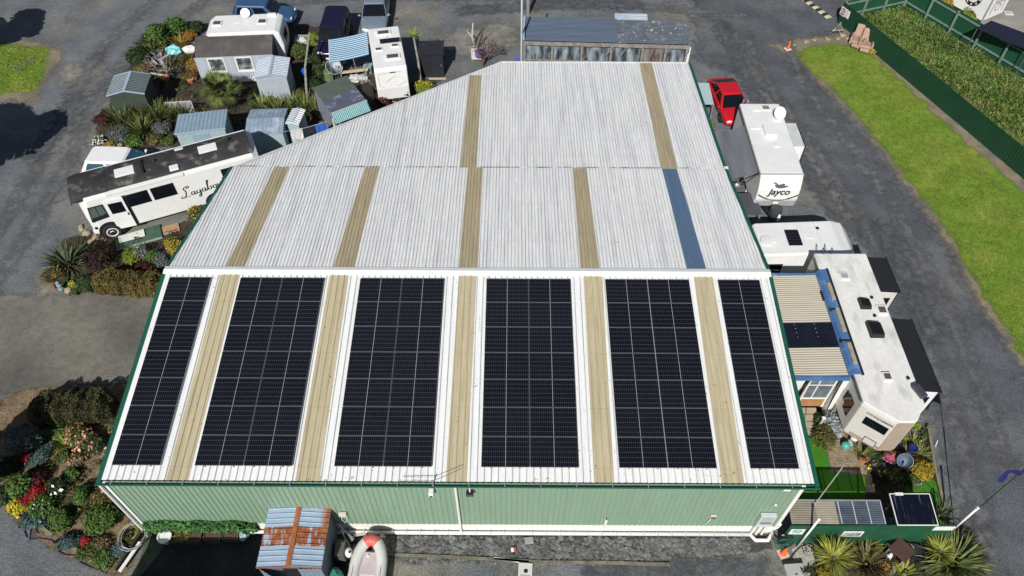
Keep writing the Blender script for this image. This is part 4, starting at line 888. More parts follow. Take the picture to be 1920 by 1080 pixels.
# ---- caravan with the striped awning
c = V3((5.83,28.98,0)); t = thing('caravan', 'white motor caravan with roof hatches and a small roof solar panel by the striped awning', 'caravan', c, R_(12))
wd = .98
mb = MB(); mb.xprism([(-2.35,.45),(-2.42,1.3),(-2.3,2.5),(-2.18,2.62),(2.2,2.62),(2.4,2.4),(2.42,.45)], -wd, wd); mb.build('body', CVW, t, local=True, bevel=.07, seg=3)
hatch(t, -.05, 1.55, 2.6, .95, .55, .1, glass=SMOKE); hatch(t, .25, -1.15, 2.6, .95, .6, .1, glass=SMOKE)
hatch(t, -.5, -.2, 2.6, .5, .36, .08, glass=SMOKE); hatch(t, .52, .02, 2.6, .5, .36, .08, glass=SMOKE)
mb = MB(); mb.box(-.35,.9,.35,.8,2.66,2.7); mb.build('solar_panel', sp, t, local=True)
mb = MB(); mb.tube([(.1,1.0,2.6),(.1,1.0,2.95)], .012, 5); mb.build('aerial', ALU, t, local=True)
GLINE = M('grey_graphic', (.30,.31,.32), .5)
mb = MB(); Mr = Matrix(((1,0,0,0),(0,0,1,-2.425),(0,1,0,0),(0,0,0,1)))
def rear(x, z): return (x, -2.44+.02*(0 if z < 1.3 else 0)+(.1*(z-1.3)/1.2 if z > 1.3 else -.07*(z-1.3)/.85*-1*.0), z)
Mr = frame((0,-2.372,1.9), (1,0,0), (0,.1,1)); mbg = MB()
stroke(mbg, [(-.8,.42),(-.78,-.3),(-.72,-.4),(-.5,-.46)], .02, Mr, 1); stroke(mbg, [(-.8,.42),(-.5,.44),(0,.46),(.6,.44)], .02, Mr, 1); stroke(mbg, [(.2,-.42),(.5,-.38),(.85,-.2)], .02, Mr, 1); stroke(mbg, [(-.35,-.15),(0,.08),(.25,.2)], .02, Mr, 1)
mbg.v = [(x,y-.012,z) for x,y,z in mbg.v]; mbg.build('graphic', GLINE, t, local=True)
mb = MB(); mb.obox((.1,-2.345,2.36), .34,.03,.05); mb.build('brake_light', BLACK, t, local=True)
for x, z, r in ((.80,.66,.075),(.70,.72,.03),(.62,.68,.03),(.84,.86,.035),(-.86,.72,.035),(-.6,.62,.025)):
    mb = MB(); mb.lathe([(r,0),(r,.04),(.005,.045)], n=12, M_=Matrix.Translation((x,-2.36-.06*(1.3-z)/.85*0-.0,z)) @ Matrix.Rotation(R_(90),4,'X')); mb.v = [(a,b-.02,c_) for a,b,c_ in mb.v]; mb.build('lamp', BLACK, t, local=True)
for x in (-.85,.85):
    for y in (-.9, 1.5): wheel(t, x, y, .33, .2)
STRIPE = bpy.data.materials.new('blue_white_stripes'); STRIPE.use_nodes = True; nt = STRIPE.node_tree; N = nt.nodes; Lk = nt.links; Bs = N['Principled BSDF']
tc = N.new('ShaderNodeTexCoord'); sx = N.new('ShaderNodeSeparateXYZ'); Lk.new(tc.outputs['Object'], sx.inputs[0])
stf = mth('LESS_THAN', mth('PINGPONG', sx.outputs[1], .105), .052)
st2 = mth('LESS_THAN', mth('PINGPONG', sx.outputs[1], .105), .03)
Lk.new(mix(st2, mix(stf, (.55,.72,.82), (.10,.30,.48)), (.03,.10,.22)), Bs.inputs['Base Color']); Bs.inputs['Roughness'].default_value = .8
ta = thing('striped_awning', 'blue and white striped awning on the left of the motor caravan', 'awning', (2.25,29.5,0), R_(10))
vs = []; fs = []; nx, ny = 6, 16; mb = MB()
for j in range(ny+1):
    for i in range(nx+1):
        u, v = i/nx, j/ny; vs.append((-.15+2.45*u, -1.3+2.55*v, 2.0+.3*u-.05*math.sin(math.pi*u)+.012*math.sin(v*9)))
for j in range(ny):
    for i in range(nx): fs.append((j*(nx+1)+i, j*(nx+1)+i+1, (j+1)*(nx+1)+i+1, (j+1)*(nx+1)+i))
mb.add(vs, fs); mb.build('canopy', STRIPE, ta, local=True, smooth=True)
mb = MB(); mb.tube([(-.16,-1.3,2.0),(-.16,1.25,2.0)], .025, 6); mb.build('front_bar', WHITE, ta, local=True)
mb = MB(); mb.tube([(1.3,-1.25,2.12),(1.45,-1.45,0)], .02, 6); mb.build('pole', ALU, ta, local=True)
mb = MB(); mb.tube([(-.15,-1.25,2.0),(-.2,-1.3,0)], .02, 6); mb.build('pole', ALU, ta, local=True)
mb = MB(); mb.tube([(-.15,1.2,2.0),(-.2,1.25,0)], .02, 6); mb.build('pole', ALU, ta, local=True)

# ---- travel trailer with the bird emblem
zt = 2.75; P0, P1, P2, P3 = [at(*q, zt) for q in ((1385,192),(1455,190),(1514,325),(1428,326))]
x0, x1 = (P0.x+P3.x)/2+.02, (P1.x+P2.x)/2-.02; y0, y1 = P3.y, P0.y; W_ = x1-x0; L_ = y1-y0
t = thing('travel_trailer', 'long white travel trailer lettered Jayco with a bird emblem and a slide-out', 'caravan', ((x0+x1)/2,y0,0), 0)
h = W_/2
mb = MB(); mb.xprism([(.35,.55),(-.22,.75),(-.36,1.3),(-.32,1.9),(-.16,2.4),(0,2.72),(.12,2.75),(L_-.1,2.75),(L_,2.65),(L_+.02,.55)], -h, h); mb.build('body', CVW, t, local=True, bevel=.09, seg=3)
mb = MB(); mb.box(-h-.004,h+.004,-.02,.03,2.70,2.768); mb.build('cap_seam', M('grey_seam', (.4,.42,.43), .6), t, local=True)
hatch(t, -.0, 3.35, 2.74, .62, .85, .22, nm='air_conditioner'); hatch(t, .2, 2.25, 2.74, .3, .26, .07); hatch(t, .25, L_-.5, 2.74, .5, .5, .05, glass=M('olive_glass', (.22,.22,.17), .3)); hatch(t, -.3, L_-.55, 2.74, .45, .45, .06); hatch(t, -.7, L_-2.0, 2.74, .5, .8, .05)
mb = MB(); mb.lathe([(.36,.08),(.25,.04),(.01,0)], n=18, M_=Matrix.Translation((.72,4.55,3.12)) @ Matrix.Rotation(R_(48),4,'X') @ Matrix.Rotation(R_(12),4,'Y')); mb.tube([(.7,4.5,2.75),(.7,4.6,3.1)], .04, 6); mb.box(.55,.85,4.35,4.65,2.75,2.82); mb.build('satellite_dish', WHITE, t, local=True)
for x in (-.9,-.65): 
    mb = MB(); mb.tube([(x,L_-.05,2.76),(x,L_-.05,2.9),(x+.0,L_+.12,2.9),(x,L_+.12,2.4)], .018, 5); mb.build('ladder_rail', ALU, t, local=True)
mb = MB(); mb.box(h-.02,h+.62,2.3,4.25,.9,2.62); so_ = mb.build('slide_out', CVW, t, local=True, bevel=.03)
mb = MB(); mb.box(h+.62,h+.66,2.26,4.29,.9,2.66); mb.build('slide_trim', BLACK, so_, local=True)
mb = MB(); mb.box(h+.01,h+.6,2.3,4.27,2.63,2.66); mb.build('topper', M('pale_grey_topper', (.58,.60,.60), .5), so_, local=True)
Mf = frame((0,-.255,2.16), (1,0,0), (0,.18,.5)) 
text('lettering', 'Jayco', INK, t, frame((.0,-.36,1.80), (1,0,0), (0,.09,.5)), .52, .004, shear=.25, offset=.012)
DKG = M('dark_grey_emblem', (.10,.105,.11), .5)
mb = MB(); Mb = frame((.02,-.262,2.2), (1,0,0), (0,.16,.5))
bird = [(-.45,.14),(-.30,.16),(-.12,.02),(-.02,.06),(.10,.10),(.2,.06),(.16,-.04),(.30,-.02),(.46,-.1),(.3,-.09),(.12,-.16),(-.12,-.17),(-.28,-.1),(-.34,.02),(-.22,.04),(-.38,.1)]
mb.hexa([Mb@V3((x,y,0)) for x,y in bird], [Mb@V3((x,y,.03)) for x,y in bird]); mb.build('emblem', DKG, t, local=True)
mbg = MB(); Mg = frame((0,-.372,1.36), (1,0,0), (0,0,1))
stroke(mbg, [(-1.05,.22),(-.7,.02),(-.35,-.1),(0,-.13),(.35,-.1),(.7,.02),(1.05,.22)], .06, Mg, 1); stroke(mbg, [(-1.05,.3),(-.8,.12),(-.5,.0)], .04, Mg, 1); stroke(mbg, [(1.05,.3),(.8,.12),(.5,.0)], .04, Mg, 1)
mbg.v = [(x,y-.006,z) for x,y,z in mbg.v]; mbg.build('graphic', DKG, t, local=True)
mb = MB(); n = 9
for k in range(n):
    z = .72+k*.052; mb.box(-h+.05,h-.05,-.375+.02*abs(4-k)*0-.0-.0+(.12-.013*k if k < 6 else .04),-.2,z,z+.03)
mb.build('diamond_plate', M('ribbed_grey_plate', (.42,.43,.44), .5, .2, var=.1), t, local=True)
mb = MB(); mb.box(-.14,.14,-.40,-.36,.95,1.12); mb.build('battery_box', WHITE, t, local=True)
for k, y in enumerate((2.4,3.3)):
    for s in (-1,1): wheel(t, s*(h-.08), y, .36, .22)
mb = MB(); mb.hexa([(-.7,.3,.5),(.7,.3,.5),(.08,-1.5,.5),(-.08,-1.5,.5)], [(-.7,.3,.58),(.7,.3,.58),(.08,-1.5,.58),(-.08,-1.5,.58)]); mb.build('draw_bar', BLACK, t, local=True)
mb = MB(); mb.lathe([(.02,0),(.30,0),(.33,.25),(.3,.45),(.02,.48)], (0,-.75,.58), 16); mb.build('gas_bottle_cover', M('charcoal_cover', (.05,.055,.06), .5), t, local=True)
mb = MB(); mb.lathe([(.08,0),(.1,.2),(.06,.42),(.01,.46)], (.05,-1.25,.58), 10); mb.build('jockey_handle', WHITE, t, local=True)
mb = MB(); mb.box(-h-.05,-h+.0,.15,L_-.2,2.5,2.62); mb.build('awning_rail', M('dark_grey_rail', (.09,.095,.10), .4), t, local=True)
AWS = M('silver_grey_awning', (.33,.35,.37), .38, .55, var=.25, scale=.9, stretch=(1.6,.2,1), spec=.6)
ta = thing('trailer_awning', 'silver grey fabric awning stretched from the Jayco trailer towards the warehouse', 'awning', (x0,y0,0), 0)
vs = []; fs = []; nx, ny = 8, 8; mb = MB()
for j in range(ny+1):
    for i in range(nx+1):
        u, v = i/nx, j/ny; vs.append((-1.75+1.7*u, .35+3.85*v, 2.2+.36*u-.2*math.sin(math.pi*u)))
for j in range(ny):
    for i in range(nx): fs.append((j*(nx+1)+i, j*(nx+1)+i+1, (j+1)*(nx+1)+i+1, (j+1)*(nx+1)+i))
mb.add(vs, fs); mb.build('canopy', AWS, ta, local=True, smooth=True)
mb = MB(); mb.tube([(-1.76,.3,2.2),(-1.76,4.25,2.2)], .05, 8); mb.build('roller', ALU, ta, local=True)
for y in (.28, 4.26):
    mb = MB(); mb.tube([(-.06,y,2.5),(-.7,y-.06,1.75),(-1.74,y,2.2)], .03, 5); mb.build('arm', BLACK, ta, local=True)

# ---- white caravan with rounded tail on the right
t = thing('caravan', 'white caravan with a rounded bow and one roof solar panel behind the deck roof', 'caravan', (27.9,13.05,0), R_(1.5))
mb = MB(); mb.yprism([(-2.35,.45),(-2.42,2.4),(-2.3,2.55),(1.4,2.66),(1.95,2.5),(2.35,2.05),(2.5,1.4),(2.35,.6),(2.1,.45)], -1.08, 1.08); mb.build('body', CVW, t, local=True, bevel=.14, seg=4)
mb = MB(); mb.box(-1.0,-.35,-.55,.45,2.63,2.67); mb.build('solar_panel', sp, t, local=True)
hatch(t, -1.75, -.1, 2.55, .5, .42, .04); hatch(t, .15, .1, 2.6, .42, .42, .04); hatch(t, .65, .55, 2.63, .16, .16, .05, lidm=BLACK)
mb = MB(); mb.lathe([(.3,0),(.3,.04),(.01,.05)], (-2.0,-.2,2.6), 18); mb.build('vent_cover', CVW, t, local=True)
mb = MB(); mb.box(.55,.58,-.98,.98,2.60,2.655); mb.build('cap_seam', M('faint_seam', (.62,.64,.65), .6), t, local=True)
winpanel(t, (-1.75,-1.08,1.55), .95, .62, '-y', .05, .02)
mb = MB(); mb.box(-2.1,-1.3,-1.13,-1.11,1.48,1.52); mb.box(-1.77,-1.73,-1.13,-1.11,1.25,1.48); mb.build('window_bar', WHITE, t, local=True)
for y in (-.85,.85):
    Mx = Matrix.Translation((0,y,.33)) @ Matrix.Rotation(R_(90),4,'X')
    mb = MB(); mb.lathe([(.18,-.1),(.31,-.1),(.33,-.06),(.33,.06),(.31,.1),(.18,.1)], n=18, M_=Mx); mb.build('wheel', TYRE, t, local=True)

# ---- fifth-wheel trailer
t = thing('fifth_wheel_trailer', 'big cream white trailer with black slide-out covers and a V shaped nose lettered WINDJAMMER', 'caravan', (28.65,2.5,0), 0)
FWW = M('stained_white_roof', (.78,.77,.73), .5, var=.06, scale=1.5, col2=(.46,.45,.42), c2scale=.9, stretch=(1.6,.7,1), c2lo=.55, c2hi=.78, mid=.05, mscale=6, fine=.05, fscale=20)
plan = [(-1.14,8.7),(-1.14,.86),(-.98,.72),(-.02,-.02),(.56,-.02),(.72,.04),(1.24,.8),(1.24,8.7)]
CREAM = M('cream_fibreglass', (.64,.62,.58), .45, var=.05)
BEIGE = M('beige_fibreglass', (.42,.33,.26), .45, var=.08)
mb = MB(); mb.prism(plan, 3.30, 3.5); mb.build('roof', FWW, t, local=True, bevel=.03)
def pl(k, dy=0): return [(x, y) for x, y in plan]
mb = MB(); mb.prism(plan, 1.15, 3.295); mb.build('body', CREAM, t, local=True, bevel=.04)
mb = MB(); mb.prism([(-1.1,8.6),(-1.1,2.0),(1.2,2.0),(1.2,8.6)], .5, 1.15); mb.build('lower_body', BEIGE, t, local=True)
# right facet of the nose is beige, with a beige skirt
e1, e2 = V3((.60,-.015,0)), V3((1.25,.8,0)); dd = (e2-e1).normalized(); nn = V3((dd.y,-dd.x,0))
mb = MB(); a, b = e1+nn*.012, e2+nn*.012; mb.hexa([(a.x,a.y,1.16),(b.x,b.y,1.16),(b.x-nn.x*.008,b.y-nn.y*.008,1.16),(a.x-nn.x*.008,a.y-nn.y*.008,1.16)], [(a.x,a.y,3.4),(b.x,b.y,3.4),(b.x-nn.x*.008,b.y-nn.y*.008,3.4),(a.x-nn.x*.008,a.y-nn.y*.008,3.4)]); mb.build('nose_panel', BEIGE, t, local=True)
mb = MB(); mb.box(-.02,.56,-.035,-.021,1.16,3.4); mb.build('nose_panel', BEIGE, t, local=True)
g1, g2 = V3((-.98,.72,0)), V3((-.02,-.02,0)); du = (g2-g1).normalized(); nl = V3((du.y,-du.x,0))
def on(u, z, off=.014): q = g1+du*u+nl*off; return V3((q.x,q.y,z))
def panel(nm, u0, u1, z0, z1, mat, off=.014, parent=None, bev=0):
    mb = MB(); mb.hexa([on(u0,z0,.002),on(u1,z0,.002),on(u1,z0,off),on(u0,z0,off)], [on(u0,z1,.002),on(u1,z1,.002),on(u1,z1,off),on(u0,z1,off)]); return mb.build(nm, mat, parent or t, local=True, bevel=bev)
Lg = (g2-g1).length
w_ = panel('window', .16, Lg-.12, 2.30, 2.80, DGLASS, .03, bev=.015)
text('lettering', 'WINDJAMMER', DKG, t, frame(on(Lg*.52,3.02,.01), du, (0,0,1)), .17, .004, offset=.002)
panel('skirt', .0, Lg, 1.16, 1.42, BEIGE, .012)
w_ = panel('hatch_door', .55, 1.05, 1.22, 1.62, BLACK, .02); panel('hatch_panel', .575, 1.025, 1.25, 1.59, CREAM, .026, w_)
# chamfer plate
mb = MB(); mb.obox((-1.16,1.75,2.35), .02,.34,.62); w_ = mb.build('window', DGLASS, t, local=True)
for y0_, z0_, l_, h_ in ((1.45,2.25,.42,.95),(2.35,2.1,.35,.45)):
    winpanel(t, (-1.14,y0_,z0_), l_, h_, '-x', .03, .015)
mb = MB(); mb.box(-1.19,-1.15,.95,8.5,3.34,3.44); mb.build('awning_rail', M('dark_grey_rail', (.09,.095,.10), .4), t, local=True)
for x, y, w, l, z in ((.30,5.75,.50,.62,.22),(.33,4.35,.62,.85,.24)):
    mb = MB(); mb.hexa([(x-w/2,y-l/2,3.49),(x+w/2,y-l/2,3.49),(x+w/2,y+l/2,3.49),(x-w/2,y+l/2,3.49)], [(x-w/2+.08,y-l/2+.06,3.49+z),(x+w/2-.05,y-l/2+.06,3.49+z),(x+w/2-.05,y+l/2-.16,3.49+z*.9),(x-w/2+.08,y+l/2-.1,3.49+z*.9)]); mb.build('air_conditioner', M('black_shroud', (.012,.012,.014), .3, var=.1), t, local=True, bevel=.03)
hatch(t, -.15, 7.3, 3.49, .42, .42, .08, glass=M('grey_dome', (.35,.36,.38), .3)); hatch(t, .95, 5.4, 3.49, .42, .5, .08, glass=SMOKE); hatch(t, .12, 2.0, 3.49, .36, .42, .1, glass=SMOKE)
for x, y in ((.72,6.1),(.55,5.1),(.95,1.95)):
    mb = MB(); mb.lathe([(.07,0),(.07,.07),(.01,.09)], (x,y,3.49), 10); mb.build('roof_vent', BLACK, t, local=True)
for k, (ya, yb, hz_) in enumerate(((6.5,8.5,3.42),(1.4,4.97,3.42))):
    mb = MB(); mb.box(1.24,2.05,ya,yb,.95,hz_-.06); s_ = mb.build('slide_out', CREAM if k == 0 else CVW, t, local=True, bevel=.02)
    mb = MB(); vs = [(1.23,ya-.02,hz_+.06),(2.12,ya-.02,hz_-.02),(2.12,yb+.02,hz_-.02),(1.23,yb+.02,hz_+.06)]; mb.hexa([(a,b,c_-.03) for a,b,c_ in vs], vs); mb.build('topper', M('black_topper_fabric', (.016,.017,.02), .6, var=.1), s_, local=True)
    mb = MB(); mb.tube([(2.14,ya-.05,hz_-.03),(2.14,yb+.05,hz_-.03)], .04, 8); mb.build('topper_roller', BLACK, s_, local=True)
    mb = MB(); mb.box(2.05,2.09,ya,yb,.95,hz_-.08); mb.build('slide_trim', BLACK, s_, local=True)
    mb = MB(); mb.box(1.45,1.85,ya-.03,ya-.005,2.2,3.0); mb.build('window', DGLASS, s_, local=True)
mb = MB(); mb.hexa([(1.30,.95,3.3),(1.75,1.25,3.3),(1.75,1.35,3.3),(1.30,1.05,3.3)], [(1.24,.9,3.5),(1.7,1.25,3.5),(1.7,1.35,3.5),(1.24,1.05,3.5)]); 
mb = MB(); mb.obox((1.15,1.28,3.62), .3,.62,.2, R_(20)); mb.build('air_deflector', M('grey_shroud', (.06,.065,.075), .3), t, local=True, bevel=.05)
mb = MB(); mb.box(.1,.4,.6,2.2,.9,1.1); mb.tube([(.25,.9,1.1),(.25,.9,.0)], .06, 8); mb.build('landing_leg', M('grey_steel_leg', (.3,.32,.31), .6), t, local=True)
for y in (5.2,6.1):
    for x in (-1.05,1.15): wheel(t, x, y, .38, .22)
for x in (-.75,-.35): 
    mb = MB(); mb.tube([(x,8.65,3.5),(x,8.65,3.72),(x,8.85,3.72),(x,8.85,3.0)], .02, 5); mb.build('ladder_rail', BLACK, t, local=True)

# ---- inflatable dinghy
p = at(693,1010,.5)
t = thing('inflatable_dinghy', 'pale grey inflatable dinghy with a red bow resting on its trailer', 'boat', (8.3,-2.78,0), R_(-3))
HYP = M('pale_grey_rubber', (.60,.60,.57), .5, var=.06, scale=3)
REDB = M('faded_red_rubber', (.60,.12,.10), .5, var=.12, scale=4)
pth = []
for k in range(-14, 15):
    a = k/14; s_ = 1 if a > 0 else -1; q = abs(a)
    # U shape: bow at y=+1.6
    if q < .45: an = q/.45*math.pi/2; x = math.sin(an)*.50; y = .55+math.cos(an)*1.0
    else: x = .50; y = .55-(q-.45)/.55*2.3
    pth.append((s_*x, y, .62+max(0,(y-.4))*.18))
mb = MB(); mb.tube(pth, .215, 14); mb.build('tube', HYP, t, local=True, smooth=True)
mb = MB(); mb.tube([q for q in pth[12:17]], .222, 14); mb.build('bow_patch', REDB, t, local=True, smooth=True)
mb = MB(); mb.hexa([(-.42,-1.6,.46),(.42,-1.6,.46),(.42,.6,.46),(.15,1.2,.55),(-.15,1.2,.55),(-.42,.6,.46)], [(-.42,-1.6,.52),(.42,-1.6,.52),(.42,.6,.52),(.15,1.2,.6),(-.15,1.2,.6),(-.42,.6,.52)]); mb.build('floor', M('mauve_grey_floor', (.52,.47,.50), .6, var=.1), t, local=True)
mb = MB(); mb.hexa([(-.36,.25,.52),(.36,.25,.52),(.26,1.15,.6),(-.26,1.15,.6)], [(-.36,.25,.66),(.36,.25,.66),(.22,1.12,.74),(-.22,1.12,.74)]); mb.build('bow_locker', M('pinkish_locker', (.50,.43,.45), .5), t, local=True, bevel=.04)
mb = MB(); mb.box(-.4,.4,-.75,-.45,.74,.78); mb.build('seat', M('off_white_seat', (.72,.72,.70), .5), t, local=True, bevel=.01)
mb = MB(); mb.tube([(x*1.05,y,z+.2) for x,y,z in pth[::2]], .011, 5); mb.build('grab_rope', BLACK, t, local=True)
mb = MB(); mb.lathe([(.05,0),(.05,.03),(.01,.04)], (-.05,.95,.74), 10); mb.build('valve', WHITE, t, local=True)
mb = MB(); mb.box(-.45,.45,-1.75,-1.70,.4,.85); mb.build('transom', WOOD, t, local=True)
mb = MB(); mb.box(-.05,.05,-1.7,1.9,.2,.28); mb.box(-.6,.6,-.3,-.2,.2,.28)
tb = mb.build('trailer_frame', ALU, t, local=True)
for s_ in (-1,1):
    Mx = Matrix.Translation((s_*.62,-.25,.22)) @ Matrix.Rotation(R_(90),4,'Y'); mb = MB(); mb.lathe([(.06,-.07),(.2,-.07),(.22,0),(.2,.07),(.06,.07)], n=16, M_=Mx); mb.build('wheel', TYRE, tb, local=True)
# ------------------------------------------------------------------ lean-to deck room between warehouse and fifth wheel
BEIGR = M('beige_corrugated_roof', (.50,.46,.37), .5, var=.06, scale=2, stretch=(.4,2,1))
BLUF = M('blue_painted_timber', (.07,.17,.38), .5, var=.15, scale=3, col2=(.16,.28,.48), c2scale=2, c2lo=.55, c2hi=.7)
zr = 3.3
q0, q1, q2, q3 = [at(*q, zr) for q in ((1446,522),(1527,516),(1595,704),(1483,710))]
t = thing('deck_room', 'beige corrugated deck roof with a black sheet and blue edging beside the warehouse', 'porch', (24.9,q2.y,0), 0)
DX0, DX1 = 0.0, (q1.x+q2.x)/2-24.9; DL = q1.y-q2.y
sl = .10
ya, yb = DL*.265, DL*.505
for a, b, mt_, lb in ((0,ya,BEIGR,None),(yb,DL,BEIGR,None)):
    mb = MB(); ribrect(mb, (0,a,zr-sl), (0,b-a,0), (-.0001,0,0) if False else (DX1,0,sl), .115, .02, SINE)
    mb.v = [(x,y,z) for x,y,z in mb.v]; mb.build('roof', BEIGR, t, local=True)
mb = MB(); ribrect(mb, (0,ya,zr-sl+.01), (0,yb-ya,0), (DX1,0,sl), .115, .02, SINE); o = mb.build('roof_sheet', M('black_clear_sheet', (.010,.012,.022), .15, var=.2), t, local=True); o['label'] = 'black sheet across the beige roof'
for x in (DX1*.36, DX1*.70):
    for k in range(6):
        mb = MB(); y = ya+.12+k*(yb-ya-.2)/5; mb.lathe([(.022,0),(.022,.012),(.004,.016)], (x,y,zr-sl+sl*x/DX1-.012), 8); mb.build('roof_screw', ALU, o, local=True)
mb = MB(); mb.box(-.0,DX1+.05,-.14,-.03,zr-.2,zr-.02); mb.build('gutter', BLUF, t, local=True)
mb = MB(); mb.box(-.0,DX1,DL+.02,DL+.12,zr-.16,zr+.0); mb.build('fascia', BLUF, t, local=True)
e0, e1, e2, e3 = [at(*q, zr+.30) for q in ((1531,510),(1550,509),(1621,711),(1589,709.5))]
xf0, xf1 = (e0.x+e3.x)/2-24.9, (e1.x+e2.x)/2-24.9
mb = MB(); xm = 27.44-24.9
mb.yprism([(DX1-.02,zr+.03),(xm,3.53),(xf1,3.545),(xf1,3.575),(xm,3.565),(DX1-.02,zr+.06)], -.1, DL+.1); mb.build('flashing', BLUF, t, local=True)
mb = MB(); mb.box(xf1,xf1+.09,-.14,DL+.14,3.53,3.60); mb.build('rubber_edge', BLACK, t, local=True)
for y, l in ((.45,1.0),(2.05,1.25),(3.75,.95)):
    mb = MB(); mb.obox((xf1-.12,y+l/2-.05,3.60), .16,l,.07); mb.build('timber_block', M('old_pale_timber', (.36,.31,.20), .85, var=.2, scale=4), t, local=True)
for y in (1.55,3.2):
    mb = MB(); mb.obox(((DX1+xf1)/2,y,3.52), xf1-DX1+.02,.09,.14); mb.build('strap', BLACK, t, local=True)
mb = MB(); mb.obox((DX1-.02,4.1,zr+.05), .12,.5,.08); mb.build('bracket', BLACK, t, local=True)
# room front
WFR = M('white_joinery', (.78,.77,.74), .5, var=.04)
fy = .02
mb = MB(); mb.box(0,DX1-.05,.2,.26,.55,.62); mb.box(0,.86,.05,.11,.6,zr-.12); mb.build('wall', WFR, t, local=True)
mb = MB(); mb.box(0,DX1-.05,.3,DL-.1,.5,.6); mb.build('deck_floor', WOOD, t, local=True)
mb = MB(); mb.box(0,DX1-.05,DL-.15,DL-.1,.0,zr-.15); mb.build('wall', WFR, t, local=True)
INT = M('brown_interior', (.10,.045,.025), .7, var=.4, scale=3)
mb = MB(); mb.box(.88,1.1,.5,.55,.6,zr-.3); mb.build('interior_panel', INT, t, local=True)
mb = MB(); mb.box(.86,.93,.12,.2,.6,zr-.18); mb.box(1.12,1.19,.12,.2,.6,zr-.18); mb.box(2.2,2.28,.12,.2,.6,zr-.18); mb.box(.86,2.28,.12,.2,zr-.26,zr-.18); mb.box(1.19,2.2,.12,.2,1.25,1.33); mb.box(1.55,1.60,.13,.19,1.33,zr-.26); mb.box(1.19,2.2,.13,.19,2.3,2.35); mb.build('door_frame', WFR, t, local=True)
mb = MB(); mb.box(1.19,2.2,.15,.165,1.33,zr-.26); mb.build('window_glass', M('grey_reflective_glass', (.14,.17,.19), .08, var=.35, scale=2), t, local=True)
mb = MB(); mb.box(1.19,2.2,.15,.17,.62,1.25); mb.build('lower_panel', M('orange_brown_timber', (.40,.20,.08), .6, var=.25, scale=4), t, local=True)
mb = MB(); mb.tube([(.95,-.1,zr-.25),(.8,.05,1.7),(.62,.1,1.4)], .035, 6); mb.build('strut', BLACK, t, local=True)
mb = MB(); mb.tube([(2.3,-.05,zr-.2),(2.42,-.05,.4)], .03, 6); mb.build('strut', BLACK, t, local=True)
mb = MB(); mb.box(2.36,2.6,-.05,.2,.3,zr-.2); mb.build('corner_post', WFR, t, local=True)
t = thing('porch_steps', 'timber porch steps leading down to the green turf', 'steps', (25.65,q2.y-.95,0), 0)
STP = M('sandy_step_board', (.40,.34,.24), .8, var=.12, scale=3)
for k in range(4):
    mb = MB(); mb.box(.0,1.25,k*.27,k*.27+.26,.0,.14*(k+1)-.03); mb.build('riser', M('step_riser_timber', (.26,.22,.16), .85, var=.15), t, local=True)
    mb = MB(); mb.box(-.02,1.27,k*.27-.02,k*.27+.25,.14*(k+1)-.03,.14*(k+1)); mb.build('tread', STP, t, local=True, bevel=.006)
mb = MB(); 
p = at(1541,790,.9); t = thing('handrail_post', 'short white handrail post beside the porch steps', 'post', (p.x,p.y,0), 0)
mb = MB(); mb.box(-.04,.04,-.04,.04,0,1.15); mb.build('post', LTIMB, t, local=True); mb = MB(); mb.box(-.07,.07,-.07,.07,1.15,1.19); mb.build('cap', WHITE, t, local=True)

# ------------------------------------------------------------------ front right: fence yard
t = thing('sheet_lean_to', 'low lean-to roof of beige and clear corrugated sheets behind the front green fence', 'shelter', (24.2,-.93,0), 0)
CLR = M('clear_polycarbonate', (.10,.125,.16), .12, var=.3, scale=1, stretch=(1,3,1), alpha=.80, spec=.6)
GBE = M('grubby_beige_sheet', (.23,.205,.155), .5, var=.15, scale=3)
mb = MB(); ribrect(mb, (1.0,0,1.85), (0,.85,.12), (-1.02,0,0), .085, .015, SINE); o = mb.build('roof_sheet', GBE, t, local=True); 
mb = MB(); ribrect(mb, (1.75,0,1.856), (0,.85,.12), (-.78,0,0), .085, .015, SINE); o = mb.build('roof_sheet', M('pale_beige_sheet', (.31,.285,.215), .5, var=.12, scale=3), t, local=True)
mb = MB(); ribrect(mb, (3.5,0,1.85), (0,.85,.12), (-1.75,0,0), .085, .015, SINE); o = mb.build('roof_sheet', CLR, t, local=True); o['label'] = 'clear sheets on the right end'
for x in (1.85,2.4,2.95,3.47):
    mb = MB(); mb.hexa([(x-.02,0,1.885),(x+.02,0,1.885),(x+.02,.85,2.005),(x-.02,.85,2.005)], [(x-.02,0,1.905),(x+.02,0,1.905),(x+.02,.85,2.025),(x-.02,.85,2.025)]); mb.build('batten', M('grey_white_batten', (.42,.44,.44), .6), t, local=True)
mb = MB(); mb.box(0,3.5,.85,.9,1.93,2.01); mb.build('ridge_beam', M('grey_beam', (.26,.27,.27), .7), t, local=True)
for x in (.1,1.75,3.4):
    mb = MB(); mb.box(x-.035,x+.035,.84,.91,0,1.93); mb.build('post', WOODG, t, local=True)
DSP = M('streaky_dark_panel_glass', (.006,.008,.018), .14, var=.2, scale=1, stretch=(14,.8,1), spec=.3, col2=(.10,.11,.13), c2scale=1., c2lo=.60, c2hi=.72)
t = thing('raised_solar_panel', 'single white framed solar panel raised on a stand behind the front green fence', 'solar panel', (28.85,-.4,0), R_(.3))
tl = R_(8); Mt = Matrix.Translation((0,0,2.0)) @ Matrix.Rotation(tl,4,'X')
mb = MB(); mb.box(-.74,.74,-.57,.57,-.03,-.002); mb.xf(Mt).build('panel_glass', DSP, t, local=True)
for a in ((-.77,.77,-.6,-.57),(-.77,.77,.57,.6),(-.77,-.74,-.57,.57),(.74,.77,-.57,.57)):
    mb = MB(); mb.box(*a,-.04,.004); mb.xf(Mt).build('frame', WHITE, t, local=True)
